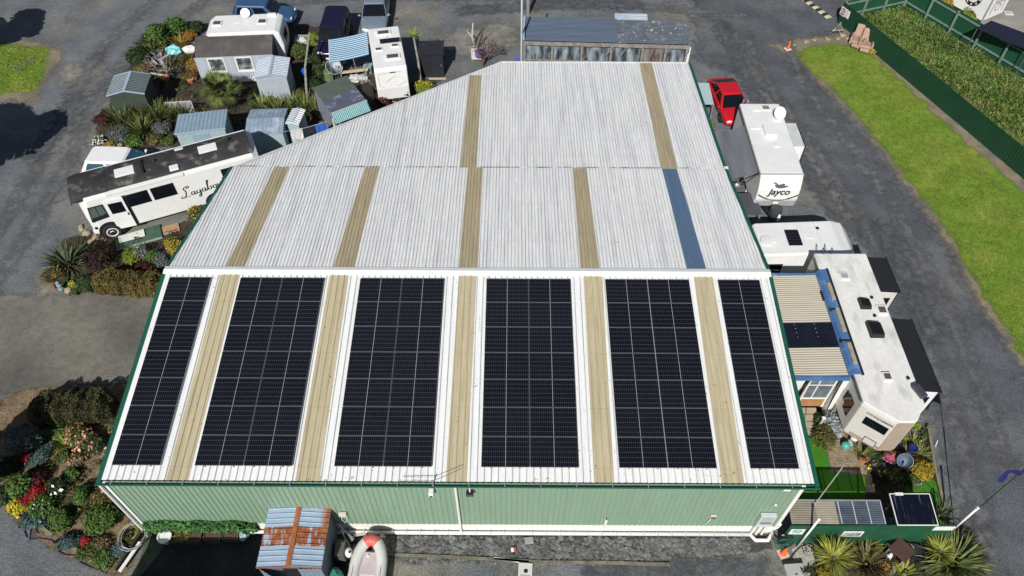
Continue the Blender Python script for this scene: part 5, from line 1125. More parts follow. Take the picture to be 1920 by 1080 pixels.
for x in (-.5,.5):
    for y in (-.45,.45):
        mb = MB(); mb.tube([(x,y,0),(x,y,1.93+y*.14)], .03, 6); mb.build('leg', ALU, t, local=True)
mb = MB(); mb.obox((-.42,.56,2.11), .3,.1,.05); mb.build('junction_box', WHITE, t, local=True)
# flag pole and poles
b = at(1790,976,0); b = V3((31.30,-.35,0))
t = thing('flagpole', 'thin dark flagpole flying a blue flag at the front right corner', 'flagpole', b, 0)
mb = MB(); mb.tube([(0,0,0),(0,0,5.7)], .028, 8, .016); mb.build('pole', M('dark_pole', (.03,.045,.04), .5), t, local=True)
mb = MB(); mb.tube([(.02,0,3.1),(.02,0,3.9)], .03, 6); mb.build('sleeve', M('green_sleeve', (.03,.16,.11), .6), t, local=True)
mb = MB(); mb.lathe([(.05,0),(.05,.05),(.03,.09),(.01,.11)], (0,0,5.68), 8); mb.build('finial', WHITE, t, local=True)
vs = []; fs = []; nx, ny = 14, 6; mb = MB()
for i in range(nx+1):
    for j in range(ny+1):
        u, v = i/nx, j/ny
        vs.append((-.95*u*(1-.2*v), -.10*math.sin(u*7+v*1.5)-.25*u, 5.62-.62*v*(1-.7*u)-.5*u**1.3))
for i in range(nx):
    for j in range(ny): fs.append((i*(ny+1)+j, i*(ny+1)+j+1, (i+1)*(ny+1)+j+1, (i+1)*(ny+1)+j))
mb.add(vs, fs); mb.build('flag', M('royal_blue_flag', (.010,.013,.13), .8, var=.2, scale=4), t, local=True, smooth=True)
p = at(1494.4,1026,0); t = thing('white_pole', 'white plastic pole standing at the left end of the front garden fence', 'pole', p, 0)
mb = MB(); mb.tube([(0,0,0),(0,0,2.7)], .042, 8); mb.build('pipe', WHITE, t, local=True, smooth=True); mb = MB(); mb.lathe([(.055,0),(.055,.1),(.02,.12)], (0,0,2.66), 10); mb.build('cap', WHITE, t, local=True)
p = at(1801.6,980,1.1); t = thing('white_pole', 'white plastic pole leaning above the big flax at the right end of the fence', 'pole', (p.x,p.y,0), 0)
mb = MB(); mb.tube([(0,0,0),(0,0,2.45)], .042, 8); mb.build('pipe', WHITE, t, local=True, smooth=True); mb = MB(); mb.lathe([(.055,0),(.055,.1),(.02,.12)], (0,0,2.4), 10); mb.build('cap', WHITE, t, local=True)
p = at(1528,945,1.95); t = thing('aerial_mast', 'thin grey mast rising from the lean-to roof behind the front fence', 'mast', (p.x,p.y,0), 0)
mb = MB(); mb.tube([(0,0,0),(0,0,5.0)], .022, 6); mb.build('tube', M('galvanised_tube', (.40,.40,.38), .5), t, local=True); mb = MB(); mb.box(-.06,.06,-.06,.06,1.95,2.0); mb.build('base_plate', ALU, t, local=True)
# boards on the fence
def onfence(px, z, y=-1.03): 
    p = at(*px, z); return V3((p.x, y, z))
t = thing('notice_board', 'white board with a worn teal emblem on the left end of the front fence', 'sign', onfence((1494,997),1.35), 0)
mb = MB(); mb.prism([(-.27,-.012),(.27,-.012),(.27,.0),(-.27,.0)], -.24, .24); mb.build('board', WHITE, t, local=True, bevel=.004)
TEALP = M('teal_print', (.03,.26,.28), .6)
mb = MB(); Mq = frame((0,-.017,0), (1,0,0), (0,0,1)); stroke(mb, [(-.17,.04),(-.08,.16),(.1,.15),(.15,.05),(.02,.02),(-.1,.08)], .06, Mq, .8); stroke(mb, [(-.15,-.12),(-.02,-.06),(.15,-.1)], .06, Mq, .8); mb.build('emblem', TEALP, t, local=True)
t = thing('picture_board', 'white framed grey picture panel hanging on the front green fence', 'sign', onfence((1597,999),1.2), 0)
mb = MB(); mb.box(-.38,.38,-.035,0,-.22,.22); mb.build('frame', WHITE, t, local=True); mb = MB(); mb.box(-.32,.32,-.042,-.036,-.165,.165); mb.build('picture', M('mottled_grey_print', (.36,.37,.37), .7, var=.4, scale=9, col2=(.13,.14,.14), c2scale=6, c2lo=.5, c2hi=.6), t, local=True)
t = thing('small_tag', 'small white tag on the green fence above the traffic cone', 'sign', onfence((1469.5,1007),1.0), 0)
mb = MB(); mb.box(-.06,.06,-.02,0,-.045,.045); mb.build('plate', WHITE, t, local=True)
# meter cupboard, hose, cone, lid
t = thing('meter_cupboard', 'white electrical meter cupboard on the right end of the warehouse wall', 'cabinet', (23.35,YW-.03,1.25), 0)
mb = MB(); mb.box(-.28,.30,-.16,0,-.25,.75); mb.build('cabinet', M('pale_grey_cabinet', (.58,.60,.62), .5, var=.05), t, local=True, bevel=.01)
mb = MB(); mb.box(-.22,.24,-.175,-.161,.28,.68); mb.build('door', M('grey_cabinet_door', (.45,.47,.50), .5), t, local=True)
for z in (.05,.16): 
    mb = MB(); mb.box(-.2,.24,-.175,-.161,z,z+.05); mb.build('vent', DKG, t, local=True)
for x in (-.22,-.02,.2):
    mb = MB(); mb.tube([(x,-.08,-.25),(x,-.08,-1.15)], .05, 6); mb.build('conduit', WHITE, t, local=True)
p = at(1463,1022,.5); mb = MB()
for k in range(5): 
    pts = [(math.cos(a)*(.28+.02*k)+.05*math.sin(k), -.05-.03*k, math.sin(a)*(.36+.03*k)) for a in [i*math.pi/8 for i in range(17)]]; mb.tube(pts, .016, 5)
t = thing('garden_hose', 'dark green garden hose coiled on the end of the front fence', 'hose', (24.15,-1.1,.75), 0)
mb.build('coil', M('dark_green_hose', (.015,.11,.07), .5), t, local=True); mb = MB(); mb.box(-.06,.06,-.12,0,.2,.4); mb.build('hook', BLACK, t, local=True)
def cone(label, p, h=.5, tilt=(0,0), base=WHITE):
    t = thing('traffic_cone', label, 'traffic cone', p, R_(20))
    mb = MB(); mb.box(-.19,.19,-.19,.19,0,.03); mb.build('base', base, t, local=True, bevel=.01)
    OR = M('orange_cone_plastic', (.78,.16,.04), .5, var=.1, scale=6)
    Mx = Matrix.Rotation(tilt[0],4,'X') @ Matrix.Rotation(tilt[1],4,'Y')
    mb = MB(); mb.lathe([(.135,.03),(.115,.10),(.035,h),(.02,h+.01)], n=16, M_=Mx); mb.build('cone', OR, t, local=True, smooth=False)
    return t
cone('faded orange traffic cone on a pale base at the warehouse corner', at(1468,1038,0), .5, base=M('pale_pink_base', (.62,.47,.38), .7))
cone('bright orange traffic cone on a white base at the head of the lawn', at(1477,92,0), .62)
p = at(1490,1072,0); t = thing('service_box', 'grey concrete service box with a dark slot at the front right', 'service box', p, R_(4))
mb = MB(); mb.box(-.36,.36,-.6,.28,0,.10); mb.build('lid', M('smooth_concrete', (.42,.42,.40), .8, var=.08), t, local=True, bevel=.01); mb = MB(); mb.box(-.38,.38,.28,.40,0,.105); mb.build('slot', BLACK, t, local=True); mb = MB(); mb.box(-.05,.05,-.16,-.10,.10,.115); mb.build('lift_handle', DKG, t, local=True)
mb = MB(); mb.tube([at(1478,1056,.1),at(1490,1036,.05),at(1502,1024,.02),at(1512,1020,.02)], .018, 5); tag(mb.build('cable', BLACK), 'black cable curling from the concrete service box to the fence', 'cable')
# brown square table, pots and ornaments in the flax bed
p = at(1692,1030,.65); t = thing('square_table', 'square chocolate brown table turned cornerwise between the flax plants', 'table', (p.x,p.y,0), R_(38))
mb = MB(); mb.box(-.36,.36,-.36,.36,.60,.64); mb.build('top', M('chocolate_board', (.085,.045,.035), .6, var=.15), t, local=True, bevel=.01)
for x in (-.3,.3):
    for y in (-.3,.3): 
        mb = MB(); mb.box(x-.03,x+.03,y-.03,y+.03,0,.6); mb.build('leg', WOODG, t, local=True)
def pot(label, px, r, h, mat, z=0, plant=None, name='plant_pot', cat='pot'):
    p = at(*px, z); t = thing(name, label, cat, p, 0)
    mb = MB(); mb.lathe([(r*.7,0),(r*.95,h*.85),(r*1.05,h*.86),(r*1.05,h),(r*.9,h),(r*.88,h*.82)], n=16); mb.build('pot', mat, t, local=True)
    mb = MB(); mb.lathe([(r*.88,h*.80),(.005,h*.83)], n=14); mb.build('soil', DSOIL, t, local=True)
    return t, p
def figure(label, px, z, mat, s=1., name='garden_ornament'):
    p = at(*px, z); t = thing(name, label, 'ornament', p, random.uniform(0,3))
    mb = MB(); mb.lathe([(.13*s,0),(.15*s,.05*s),(.10*s,.2*s),(.12*s,.3*s),(.05*s,.36*s)], n=12); mb.build('body', mat, t, local=True)
    mb = MB(); mb.ball((0,0,.43*s), .09*s,.09*s,.10*s, 6); mb.build('head', mat, t, local=True)
    return t
figure('small white garden figurine beside the brown table', (1664,1046), 0, WHITE, .8)
pot('grey stone pot of orange flowers in front of the brown table', (1662,1072), .2, .32, M('grey_stone_pot', (.42,.42,.40), .8, var=.1))
pot('dark ribbed pot between the brown table and the bright flax', (1712,1040), .3, .35, M('dark_glazed_pot', (.03,.03,.032), .35))
mb = MB(); mb.tube([at(1704,1028,.38)+V3((math.cos(a)*.2,math.sin(a)*.2,0)) for a in [k*.4 for k in range(9)]], .018, 5); tag(mb.build('hose_loop', M('grey_hose', (.4,.4,.4), .6)), 'pale grey hose loop lying on the dark ribbed pot', 'hose')
# pots and ornaments near the nose of the fifth wheel
pot('terracotta pot holding a spiky palm below the trailer nose', (1616,864), .2, .36, TERRA)
pot('blue glazed pot with silvery foliage in the shaded bed', (1640,884), .17, .26, M('blue_glaze', (.04,.09,.22), .3))
pot('purple pot of bright pink flowers at the trailer hitch', (1668,868), .18, .28, M('purple_glaze', (.16,.05,.14), .35))
pot('cobalt blue pot behind the garden satellite dish', (1706,848), .18, .42, M('cobalt_glaze', (.02,.03,.16), .3))
figure('white round cat shaped ornament beside the silver bush', (1596,830), 0, WHITE, 1.25)
p = at(1585,836,.15); t = thing('garden_globe', 'turquoise glazed garden globe beside the white ornament', 'ornament', (p.x,p.y,0), 0)
mb = MB(); mb.ball((0,0,.2), .19,.19,.19, 8); mb.build('globe', M('turquoise_glaze', (.08,.42,.36), .3), t, local=True, smooth=True); mb = MB(); mb.lathe([(.1,0),(.08,.03)], n=10); mb.build('foot', DKG, t, local=True)
def dish(label, px, z, r, mat, rz, el, stand=True, barrel=None):
    p = at(*px, z); t = thing('satellite_dish', label, 'dish', (p.x,p.y,0), rz)
    Mx = Matrix.Translation((0,0,z)) @ Matrix.Rotation(R_(el),4,'X')
    mb = MB(); mb.lathe([(r,r*.22),(r*.98,r*.235),(r*.7,r*.11),(r*.4,r*.04),(.01,0)], n=24, M_=Mx); mb.build('dish', mat, t, local=True, smooth=True)
    mb = MB(); mb.tube([(0,.05,0),(0,.05,z)], .03, 6); mb.build('stand', DKG, t, local=True)
    mb = MB(); mb.tube([Mx@V3((0,-r*.85,r*.15)), Mx@V3((0,-r*.35,r*.75))], .018, 5); mb.obox(tuple(Mx@V3((0,-r*.3,r*.8))), .08,.08,.12); mb.build('feed_arm', ALU, t, local=True)
    return t
dish('grey blue satellite dish on the ground among the potted plants', (1697,864), .55, .32, M('grey_blue_dish', (.16,.22,.30), .4, var=.06), R_(-35), 42)
dish('pale grey satellite dish beside the striped awning', (626,127), .8, .55, M('pale_dish', (.48,.53,.56), .5, var=.06), R_(40), 30)
mb = MB(); p = at(1748,835,0)
for k in range(3): pass
tb = thing('timber_edging', 'weathered timber edging board beside the road by the bromeliads', 'edging', at(1742,838,0), 0)
a, b, c_ = at(1738,800,0), at(1750,875,0), at(1770,960,0)
mb = MB()
for u, v in ((a,b),(b,c_)):
    d = (v-u); L_ = d.length; mb.obox((u+v)/2+V3((0,0,.08)), .11, L_, .16, math.atan2(d.y,d.x)-math.pi/2)
mb.build('board', M('sandy_timber', (.22,.185,.13), .85, var=.25, scale=4), tb)
mb = MB(); pts = [at(1716,892,.05),at(1722,905,.1),at(1735,905,.2),at(1748,918,.1),at(1757,925,.3),at(1762,960,.3)]; mb.tube(pts, .022, 5); tag(mb.build('hose', BLACK), 'black hose winding along the right hand bed', 'hose')
mb = MB(); mb.tube([at(1718,900,.1)+V3((math.cos(a)*.22,math.sin(a)*.2,0)) for a in [k*.5 for k in range(14)]], .03, 5); tag(mb.build('coiled_hose', M('white_hose', (.5,.5,.52), .6)), 'white and grey coiled hose under the round golden bush', 'hose')
p = at(1752,840,0); mb = MB(); mb.obox(tuple(p+V3((.15,.2,.02))), .04,.34,.03, -.6); tag(mb.build('litter_strip', WHITE), 'white scrap of plastic lying on the road by the edging', 'litter')
# things along the front wall
t = thing('floodlight', 'black floodlight under the warehouse gutter', 'light', (12.22,YW-.02,3.85), 0)
mb = MB(); mb.box(-.13,.13,-.22,-.06,-.12,.05); mb.build('lamp', BLACK, t, local=True, bevel=.01); mb = MB(); mb.tube([(0,0,.1),(0,-.12,.05)], .025, 5); mb.build('arm', WHITE, t, local=True); mb = MB(); mb.box(-.11,.11,-.232,-.221,-.10,.03); mb.build('lens', M('dull_lens', (.08,.09,.09), .2), t, local=True)
t = thing('security_camera', 'white camera box under the gutter below the television aerial', 'camera', (10.85,YW-.02,3.9), 0)
mb = MB(); mb.box(-.09,.09,-.26,-.02,-.15,.10); mb.build('housing', WHITE, t, local=True, bevel=.02); mb = MB(); mb.box(-.05,.05,-.27,-.261,-.12,-.03); mb.build('lens', DGLASS, t, local=True)
t = thing('television_aerial', 'thin television aerial lying over the gutter near the downpipe', 'aerial', (10.95,-.62,4.5), 0)
mb = MB(); mb.tube([(0,0,-.2),(0,0,.25)], .02, 6); mb.build('mast', ALU, t, local=True)
mb = MB(); mb.tube([(-1.15,.0,.16),(0,-.0,.2)], .012, 4); mb.tube([(-.06,-.05,.2),(.98,.45,.22)], .012, 4); mb.build('boom', DKG, t, local=True)
mb = MB()
for k in range(9): mb.tube([(-1.1+k*.12,-.07,.165),(-1.1+k*.12,.07,.165)], .006, 4)
mb.build('elements', DKG, t, local=True)
def wallbox(label, px, w, h, d, mat, name='wall_box', cat='box'):
    dd = Rv*((px[0]-960)/FPX) - Uv*((px[1]-540)/FPX) + Fv; k = (YW-.03-CAMP.y)/dd.y; p = CAMP+dd*k
    t = thing(name, label, cat, p, 0); mb = MB(); mb.box(-w/2,w/2,-d,0,-h/2,h/2); mb.build('case', mat, t, local=True, bevel=.008); return t, p
wallbox('square white plate high on the right end of the green wall', (1477,917), .26, .30, .02, WHITE, 'wall_plate', 'plate')
t, p = wallbox('cream socket box low on the green wall near the cupboard', (1337,966), .22, .18, .1, M('cream_plastic', (.62,.60,.48), .5))
mb = MB(); mb.tube([(0,-.05,-.1),(-.1,-.05,-.5),(-.12,-.03,-.8)], .014, 4); mb.build('cable', WHITE, t, local=True); mb = MB(); mb.box(-.09,.09,-.13,-.101,-.06,.06); mb.build('socket', DKG, t, local=True)
wallbox('tiny white box on the green wall above the cupboard', (1454,946), .09, .10, .05, WHITE)
t, p = wallbox('white vent pipe capped at the base of the green wall', (1137,972), .10, .10, .08, WHITE, 'vent_pipe', 'pipe')
mb = MB(); mb.tube([(0,-.06,.05),(0,-.06,-.75)], .055, 8); mb.build('pipe', WHITE, t, local=True); mb = MB(); mb.lathe([(.04,0),(.03,.02)], (0,-.06,.05), 8); mb.build('cap', DKG, t, local=True)
t, p = wallbox('cream power box with hanging leads beside the rusty shed', (643,962), .28, .22, .12, M('cream_plastic', (.62,.60,.48), .5))
mb = MB(); mb.tube([(-.05,-.06,-.1),(-.1,-.1,-.4),(0,-.1,-.7)], .014, 4); mb.tube([(.05,-.06,-.1),(.12,-.1,-.35),(.05,-.1,-.6)], .014, 4); mb.build('lead', WHITE, t, local=True)
# crushed rock along the wall
mb = MB(); ICO = None
def rockverts(s):
    v = [(0,0,-.6),(.9,0,-.2),(.28,.85,-.2),(-.72,.53,-.2),(-.72,-.53,-.2),(.28,-.85,-.2),(.72,.53,.35),(-.28,.85,.3),(-.9,0,.35),(-.28,-.85,.3),(.72,-.53,.3),(0,0,.7)]
    f = [(0,2,1),(0,3,2),(0,4,3),(0,5,4),(0,1,5),(1,2,6),(2,3,7),(3,4,8),(4,5,9),(5,1,10),(1,6,10),(2,7,6),(3,8,7),(4,9,8),(5,10,9),(6,7,11),(7,8,11),(8,9,11),(9,10,11),(10,6,11)]
    return v, f
def rock(mb, c, s, sq=.6):
    v, f = rockverts(s); Mx = Matrix.Rotation(random.uniform(0,6.3),4,'Z') @ Matrix.Rotation(random.uniform(-.5,.5),4,'X')
    a, b, d = s*random.uniform(.7,1.3), s*random.uniform(.7,1.3), s*sq*random.uniform(.7,1.2)
    mb.add([tuple(V3(c)+Mx@V3((x*a*random.uniform(.8,1.2), y*b*random.uniform(.8,1.2), z*d))) for x,y,z in v], f)
for k in range(2600):
    x = random.uniform(8.9,23.0); wd_ = 1.05 if x < 17 else 1.05-.55*(x-17)/6
    rock(mb, (x, YW-.25-abs(random.random())**.9*wd_, .02), random.uniform(.045,.115))
o = mb.build('crushed_rock', M('crushed_grey_rock', (.125,.125,.123), .9, var=.35, scale=1.5, island=.45, fine=.15, fscale=20)); tag(o, 'bed of crushed grey rock along the foot of the green wall', 'rock', kind='stuff')
t = thing('timber_edging', 'long weathered plank edging the crushed rock bed', 'edging', (9,-1.6,0), 0)
pts = [(8.9,-1.52),(11.4,-1.60),(14.9,-1.78),(17.4,-1.78),(19.8,-1.84)]
mb = MB()
for u, v in zip(pts, pts[1:]):
    d = V3((v[0]-u[0],v[1]-u[1],0)); mb.obox(((u[0]+v[0])/2,(u[1]+v[1])/2,.05), d.length-.02, .11, .10, math.atan2(d.y,d.x))
mb.build('plank', M('dull_brown_plank', (.17,.15,.115), .9, var=.35, scale=2.5, fine=.25, fscale=16), t)
p = at(992,1014,.1); t = thing('paving_stone', 'square tan paving stone lying on the crushed rock', 'stone', p, R_(5)); mb = MB(); mb.box(-.17,.17,-.13,.13,-.02,.05); mb.build('slab', M('tan_paver', (.30,.29,.25), .85, var=.1), t, local=True, bevel=.01)
p = at(963,1031,.1); t = thing('drink_carton', 'small red and white carton on the rock bed', 'litter', p, R_(10)); mb = MB(); mb.box(-.10,.0,-.07,.07,-.02,.06); mb.build('carton', WHITE, t, local=True); mb = MB(); mb.box(.002,.10,-.07,.07,-.02,.06); mb.build('lid', M('red_carton', (.5,.07,.06), .6), t, local=True)
p = at(960,1050,.1); t = thing('white_plank', 'white plank lying on the gravel in front of the wall', 'plank', p, R_(-5)); mb = MB(); mb.box(-.72,.68,-.06,.06,-.08,.0); mb.build('board', WHITE, t, local=True, bevel=.02)
p = at(985,1070,.0); t = thing('concrete_block', 'pale square concrete block with a round black hole', 'block', p, R_(-3)); mb = MB(); mb.box(-.27,.27,-.30,.24,0,.16); mb.build('block', M('pale_block', (.60,.60,.56), .8, var=.06), t, local=True, bevel=.012); mb = MB(); mb.lathe([(.085,0),(.07,.008),(.005,.005)], (0.02,-.06,.16), 16); mb.build('hole', BLACK, t, local=True); mb = MB(); mb.box(-.2,.18,-.26,-.23,.16,.175); mb.build('ridge', M('pale_block_edge', (.35,.35,.33), .8), t, local=True)
# between the rusty shed and the dinghy
OLV = M('olive_metal_box', (.12,.125,.105), .5, var=.15)
p = at(641,1030,.5); t = thing('steel_locker', 'olive grey steel locker standing beside the rusty shed', 'locker', (p.x,p.y,0), 0); mb = MB(); mb.box(-.22,.14,-.32,.30,0,.75); mb.build('body', OLV, t, local=True, bevel=.01); mb = MB(); mb.box(.141,.16,-.28,.27,.05,.7); mb.build('door', OLV, t, local=True); mb = MB(); mb.box(.16,.19,-.2,-.16,.4,.5); mb.build('handle', ALU, t, local=True)
p = at(654,1038,.5); t = thing('outboard_motor', 'outboard motor with a white cowl beside the dinghy', 'outboard motor', (p.x+.02,p.y,0), R_(10))
mb = MB(); mb.ball((0,0,.62), .15,.2,.17, 7); mb.build('cowl', WHITE, t, local=True, smooth=True); mb = MB(); mb.tube([(0,-.05,.5),(0,-.1,.0)], .06, 8); mb.build('leg', BLACK, t, local=True); mb = MB(); mb.lathe([(.05,0),(.05,.02),(.005,.03)], (.05,-.05,.77), 8); mb.build('starter_cap', BLACK, t, local=True); mb = MB(); mb.obox((0,-.2,.05), .26,.05,.06, .5); mb.build('propeller', DKG, t, local=True)
p = at(674,1002,.15); t = thing('loose_board', 'pale offcut board lying between the shed and the dinghy bow', 'board', p, R_(12)); mb = MB(); mb.box(-.25,.25,-.06,.06,-.02,.02); mb.build('board', M('pale_offcut', (.50,.47,.37), .8, var=.12), t, local=True)
for (a, b, lb) in (((636,984,1.1),(652,1002,.55),'grey oar leaning on the rusty shed nearest the wall'),((640,993,.9),(648,1012,.5),'second grey oar leaning lower on the rusty shed')):
    A_, B_ = at(*a), at(*b); t = thing('oar', lb, 'oar', (B_.x,B_.y,0), 0); mb = MB(); mb.tube([A_,B_], .02, 6); mb.build('shaft', ALU, t); d = (B_-A_).normalized(); mb = MB(); mb.tube([B_-d*.02,B_+d*.12,B_+d*.35], .045, 6, .09); mb.build('blade', M('grey_blade', (.30,.31,.31), .5), t)
p = at(625,1076,.55); t = thing('green_tarpaulin_bundle', 'teal green tarpaulin bundle in front of the rusty shed', 'tarpaulin', (p.x,p.y,0), 0); mb = MB(); mb.ball((0,0,.3), .36,.30,.36, 7, .12); mb.build('bundle', M('teal_tarpaulin', (.04,.21,.17), .6, var=.15, scale=5), t, local=True); mb = MB(); mb.tube([(-.3,.1,.3),(0,.28,.5),(.3,.1,.32)], .012, 4); mb.build('rope', ALU, t, local=True)
# planters at the left end of the front wall
PLB = M('dark_planter_timber', (.10,.075,.06), .8, var=.2)
def planter(label, x0, x1, px_y, d=.42, h=.35):
    p = at((x0+x1)/2, px_y, .35); w = abs(at(x1,px_y,.35).x-at(x0,px_y,.35).x)
    t = thing('planter_box', label, 'planter', (p.x,p.y,0), 0)
    for a in ((-w/2,w/2,-d/2,-d/2+.03),(-w/2,w/2,d/2-.03,d/2),(-w/2,-w/2+.03,-d/2+.03,d/2-.03),(w/2-.03,w/2,-d/2+.03,d/2-.03)):
        mb = MB(); mb.box(*a,0,h); mb.build('side', PLB, t, local=True)
    mb = MB(); mb.box(-w/2+.03,w/2-.03,-d/2+.03,d/2-.03,.05,h-.06); mb.build('soil', M('red_brown_soil', (.12,.06,.04), .95, var=.3, scale=8), t, local=True)
    return t
planter('long dark timber planter under the ivy', 316, 377, 1005); planter('short dark planter in the middle of the planter row', 381, 414, 1004, .36); planter('square dark planter at the right end of the planter row', 418, 447, 1001, .42)
p = at(308,1006,.4); t = thing('plant_pot', 'round white rimmed pot beside the planter boxes', 'pot', (p.x,p.y,0), 0); mb = MB(); mb.lathe([(.18,0),(.25,.36),(.28,.37),(.28,.42),(.235,.42),(.22,.36)], n=20); mb.build('pot', WHITE, t, local=True); mb = MB(); mb.lathe([(.225,.37),(.01,.385)], n=16); mb.build('soil', SOIL, t, local=True)
p = at(456,1004,.2); t = thing('plastic_bag', 'silvery blue plastic bag beside the square planter', 'bag', (p.x,p.y,0), 0); mb = MB(); mb.ball((0,0,.17), .20,.22,.2, 6, .22); mb.build('bag', M('silvery_blue_plastic', (.42,.52,.58), .25, var=.4, scale=9), t, local=True); mb = MB(); mb.ball((.02,0,.4), .05,.05,.08, 4, .2); mb.build('knot', M('silvery_blue_plastic'  , (.42,.52,.58)), t, local=True)
# plank, edging and hoses at the left corner
A_, B_ = at(224,1072,.25), at(263,1016,.25); d = B_-A_
t = thing('white_board', 'long white board lying beside the garden edge at the left corner', 'board', (A_+B_)/2, 0); mb = MB(); mb.obox((0,0,.0), .14, d.length, .05, math.atan2(d.y,d.x)-math.pi/2); mb.build('board', WHITE, t, local=True, bevel=.01)
A_, B_ = at(219,1070,.15), at(266,1000,.15); d = B_-A_
t = thing('timber_edging', 'dark timber retaining board along the left garden corner', 'edging', (A_+B_)/2, 0); mb = MB(); mb.obox((0,0,0), .08, d.length, .3, math.atan2(d.y,d.x)-math.pi/2); mb.build('board', M('black_stained_timber', (.025,.024,.023), .8), t, local=True)
def hose(label, mat, c, n, r, z, jit=.06, name='garden_hose'):
    mb = MB(); pts = []
    for k in range(n*12+1):
        a = k/12*2*math.pi; rr = r*(1+.12*math.sin(k*.37))+random.gauss(0,.006); pts.append((c[0]+math.cos(a)*rr+.03*math.sin(k*.21), c[1]+math.sin(a)*rr*1.05, z+.004*k/12+abs(.04*math.sin(k*.13))))
    mb.tube(pts, .016, 5); return tag(mb.build(name, mat), label, 'hose')
c = at(250,1005,.3); hose('pale grey hose looped around the left wall corner', M('grey_hose', (.4,.4,.4), .6), (c.x,c.y), 3, .52, .30)
c = at(240,998,.2); hose('yellow green hose loop in the grass by the wall corner', M('lime_hose', (.35,.42,.10), .6), (c.x,c.y), 2, .33, .12)
mb = MB(); pts = [at(*q,.03) for q in ((25,960),(45,972),(60,985),(72,1000),(50,1008),(45,995),(58,990),(55,1012),(75,1010),(95,1013),(108,1022),(110,1035),(122,1041),(140,1042),(150,1055),(170,1064),(200,1075))]
mb.tube(pts, .022, 5); tag(mb.build('garden_hose', M('purple_hose', (.07,.05,.14), .5)), 'purple hose snaking along the gravel edge of the flower bed', 'hose')
# board edging around the bed
for (a, b, lb) in (((72,984),(98,1004),'short mossy board edging the bed near the blue grey bush'),((134,1026),(206,1066),'long mossy board edging the bottom of the flower bed')):
    A_, B_ = at(*a,.06), at(*b,.06); d = B_-A_; t = thing('timber_edging', lb, 'edging', (A_+B_)/2, 0); mb = MB(); mb.obox((0,0,0), .12, d.length, .14, math.atan2(d.y,d.x)-math.pi/2); mb.build('board', M('mossy_board', (.20,.23,.13), .85, var=.2), t, local=True)
# ------------------------------------------------------------------ back yard bits
p0, p1 = at(532,247,1.75), at(612,228,1.75)
t = thing('clothes_line', 'clothes line strung from the steel blue shed towards the clipped roof corner', 'clothes line', (p0.x,p0.y,0), 0)
mb = MB(); mb.tube([p0,(p0+p1)/2-V3((0,0,.08)),p1], .008, 4); mb.build('line', WHITE, t); mb = MB(); mb.tube([(p1.x,p1.y,0),(p1.x,p1.y,1.8)], .03, 6); mb.build('post', ALU, t)
def cloth(label, u, w, h, mat, cat, name):
    c = p0+(p1-p0)*u-V3((0,0,.06)); d = (p1-p0).normalized(); vs = []; fs = []; n, m_ = 7, 5
    nn = V3((-d.y,d.x,0))
    for j in range(m_+1):
        for i in range(n+1): 
            a, b = i/n-.5, j/m_; vs.append(c+d*(a*w*(1-.15*b))+nn*(.05*math.sin(a*14+j)*b+.02)-V3((0,0,b*h*(1+.12*math.sin(a*9)))))
    for j in range(m_):
        for i in range(n): fs.append((j*(n+1)+i, j*(n+1)+i+1, (j+1)*(n+1)+i+1, (j+1)*(n+1)+i))
    mb = MB(); mb.add(vs, fs); return tag(mb.build(name, mat, smooth=True), label, cat)
cloth('white cloth hanging at the left end of the clothes line', .28, .7, .75, M('white_cloth', (.70,.68,.68), .9), 'cloth', 'hanging_cloth')
cloth('dark garment hanging in the middle of the clothes line', .62, .4, .6, M('dark_cloth', (.02,.02,.03), .9), 'garment', 'hanging_garment')
cloth('royal blue towel hanging at the right end of the clothes line', .85, .7, .85, M('royal_blue_cloth', (.03,.13,.50), .9), 'towel', 'hanging_towel')
def lump(label, px, z, rx, ry, rz_, mat, cat, name, jit=.22):
    p = at(*px, z); mb = MB(); mb.ball((p.x,p.y,rz_*.6), rx, ry, rz_, 6, jit); return tag(mb.build(name, mat), label, cat)
lump('turquoise crumpled plastic sheet on the junk heap', (326,94), .2, .55, .42, .3, M('turquoise_plastic', (.22,.60,.62), .35, var=.5, scale=4), 'plastic sheet', 'plastic_sheet')
lump('white crumpled bag beside the caravan annex', (356,92), .2, .55, .35, .25, M('white_bag', (.72,.69,.66), .6, var=.1), 'bag', 'crumpled_bag')
lump('purple bundle on the junk heap', (294,104), .2, .3, .25, .2, M('purple_cloth', (.16,.13,.26), .8, var=.3, scale=6), 'bundle', 'cloth_bundle')
pot('red bucket among the dead branches', (284,128), .24, .34, M('red_bucket', (.42,.03,.035), .5), name='bucket', cat='bucket')
pot('orange pot under the dead tree', (312,152), .27, .32, M('orange_pot', (.55,.15,.07), .6))
pot('small terracotta pot behind the lattice panel', (359,155), .22, .3, TERRA)
pot('tipped clay pot beside the annex corner', (366,151), .16, .22, M('clay_pink', (.5,.27,.18), .8))
for k, (a, b, lb) in enumerate((((285,112),(292,118),'short pale plank pointing at the red bucket'),((296,92),(300,100),'pale stick behind the purple bundle'),((300,112),(312,104),'grey plank under the turquoise plastic'),((285,138),(304,140),'white plank in front of the red bucket'),((303,116),(306,122),'white offcut on the junk heap'))):
    A_, B_ = at(*a,.25), at(*b,.3); d = B_-A_; t = thing('loose_plank', lb, 'plank', (A_+B_)/2, 0); mb = MB(); mb.obox((0,0,0), d.length+.3, .14, .05, math.atan2(d.y,d.x)); mb.build('board', M('pale_grey_plank', (.46,.44,.40), .8, var=.2, scale=5), t, local=True, bevel=.005)
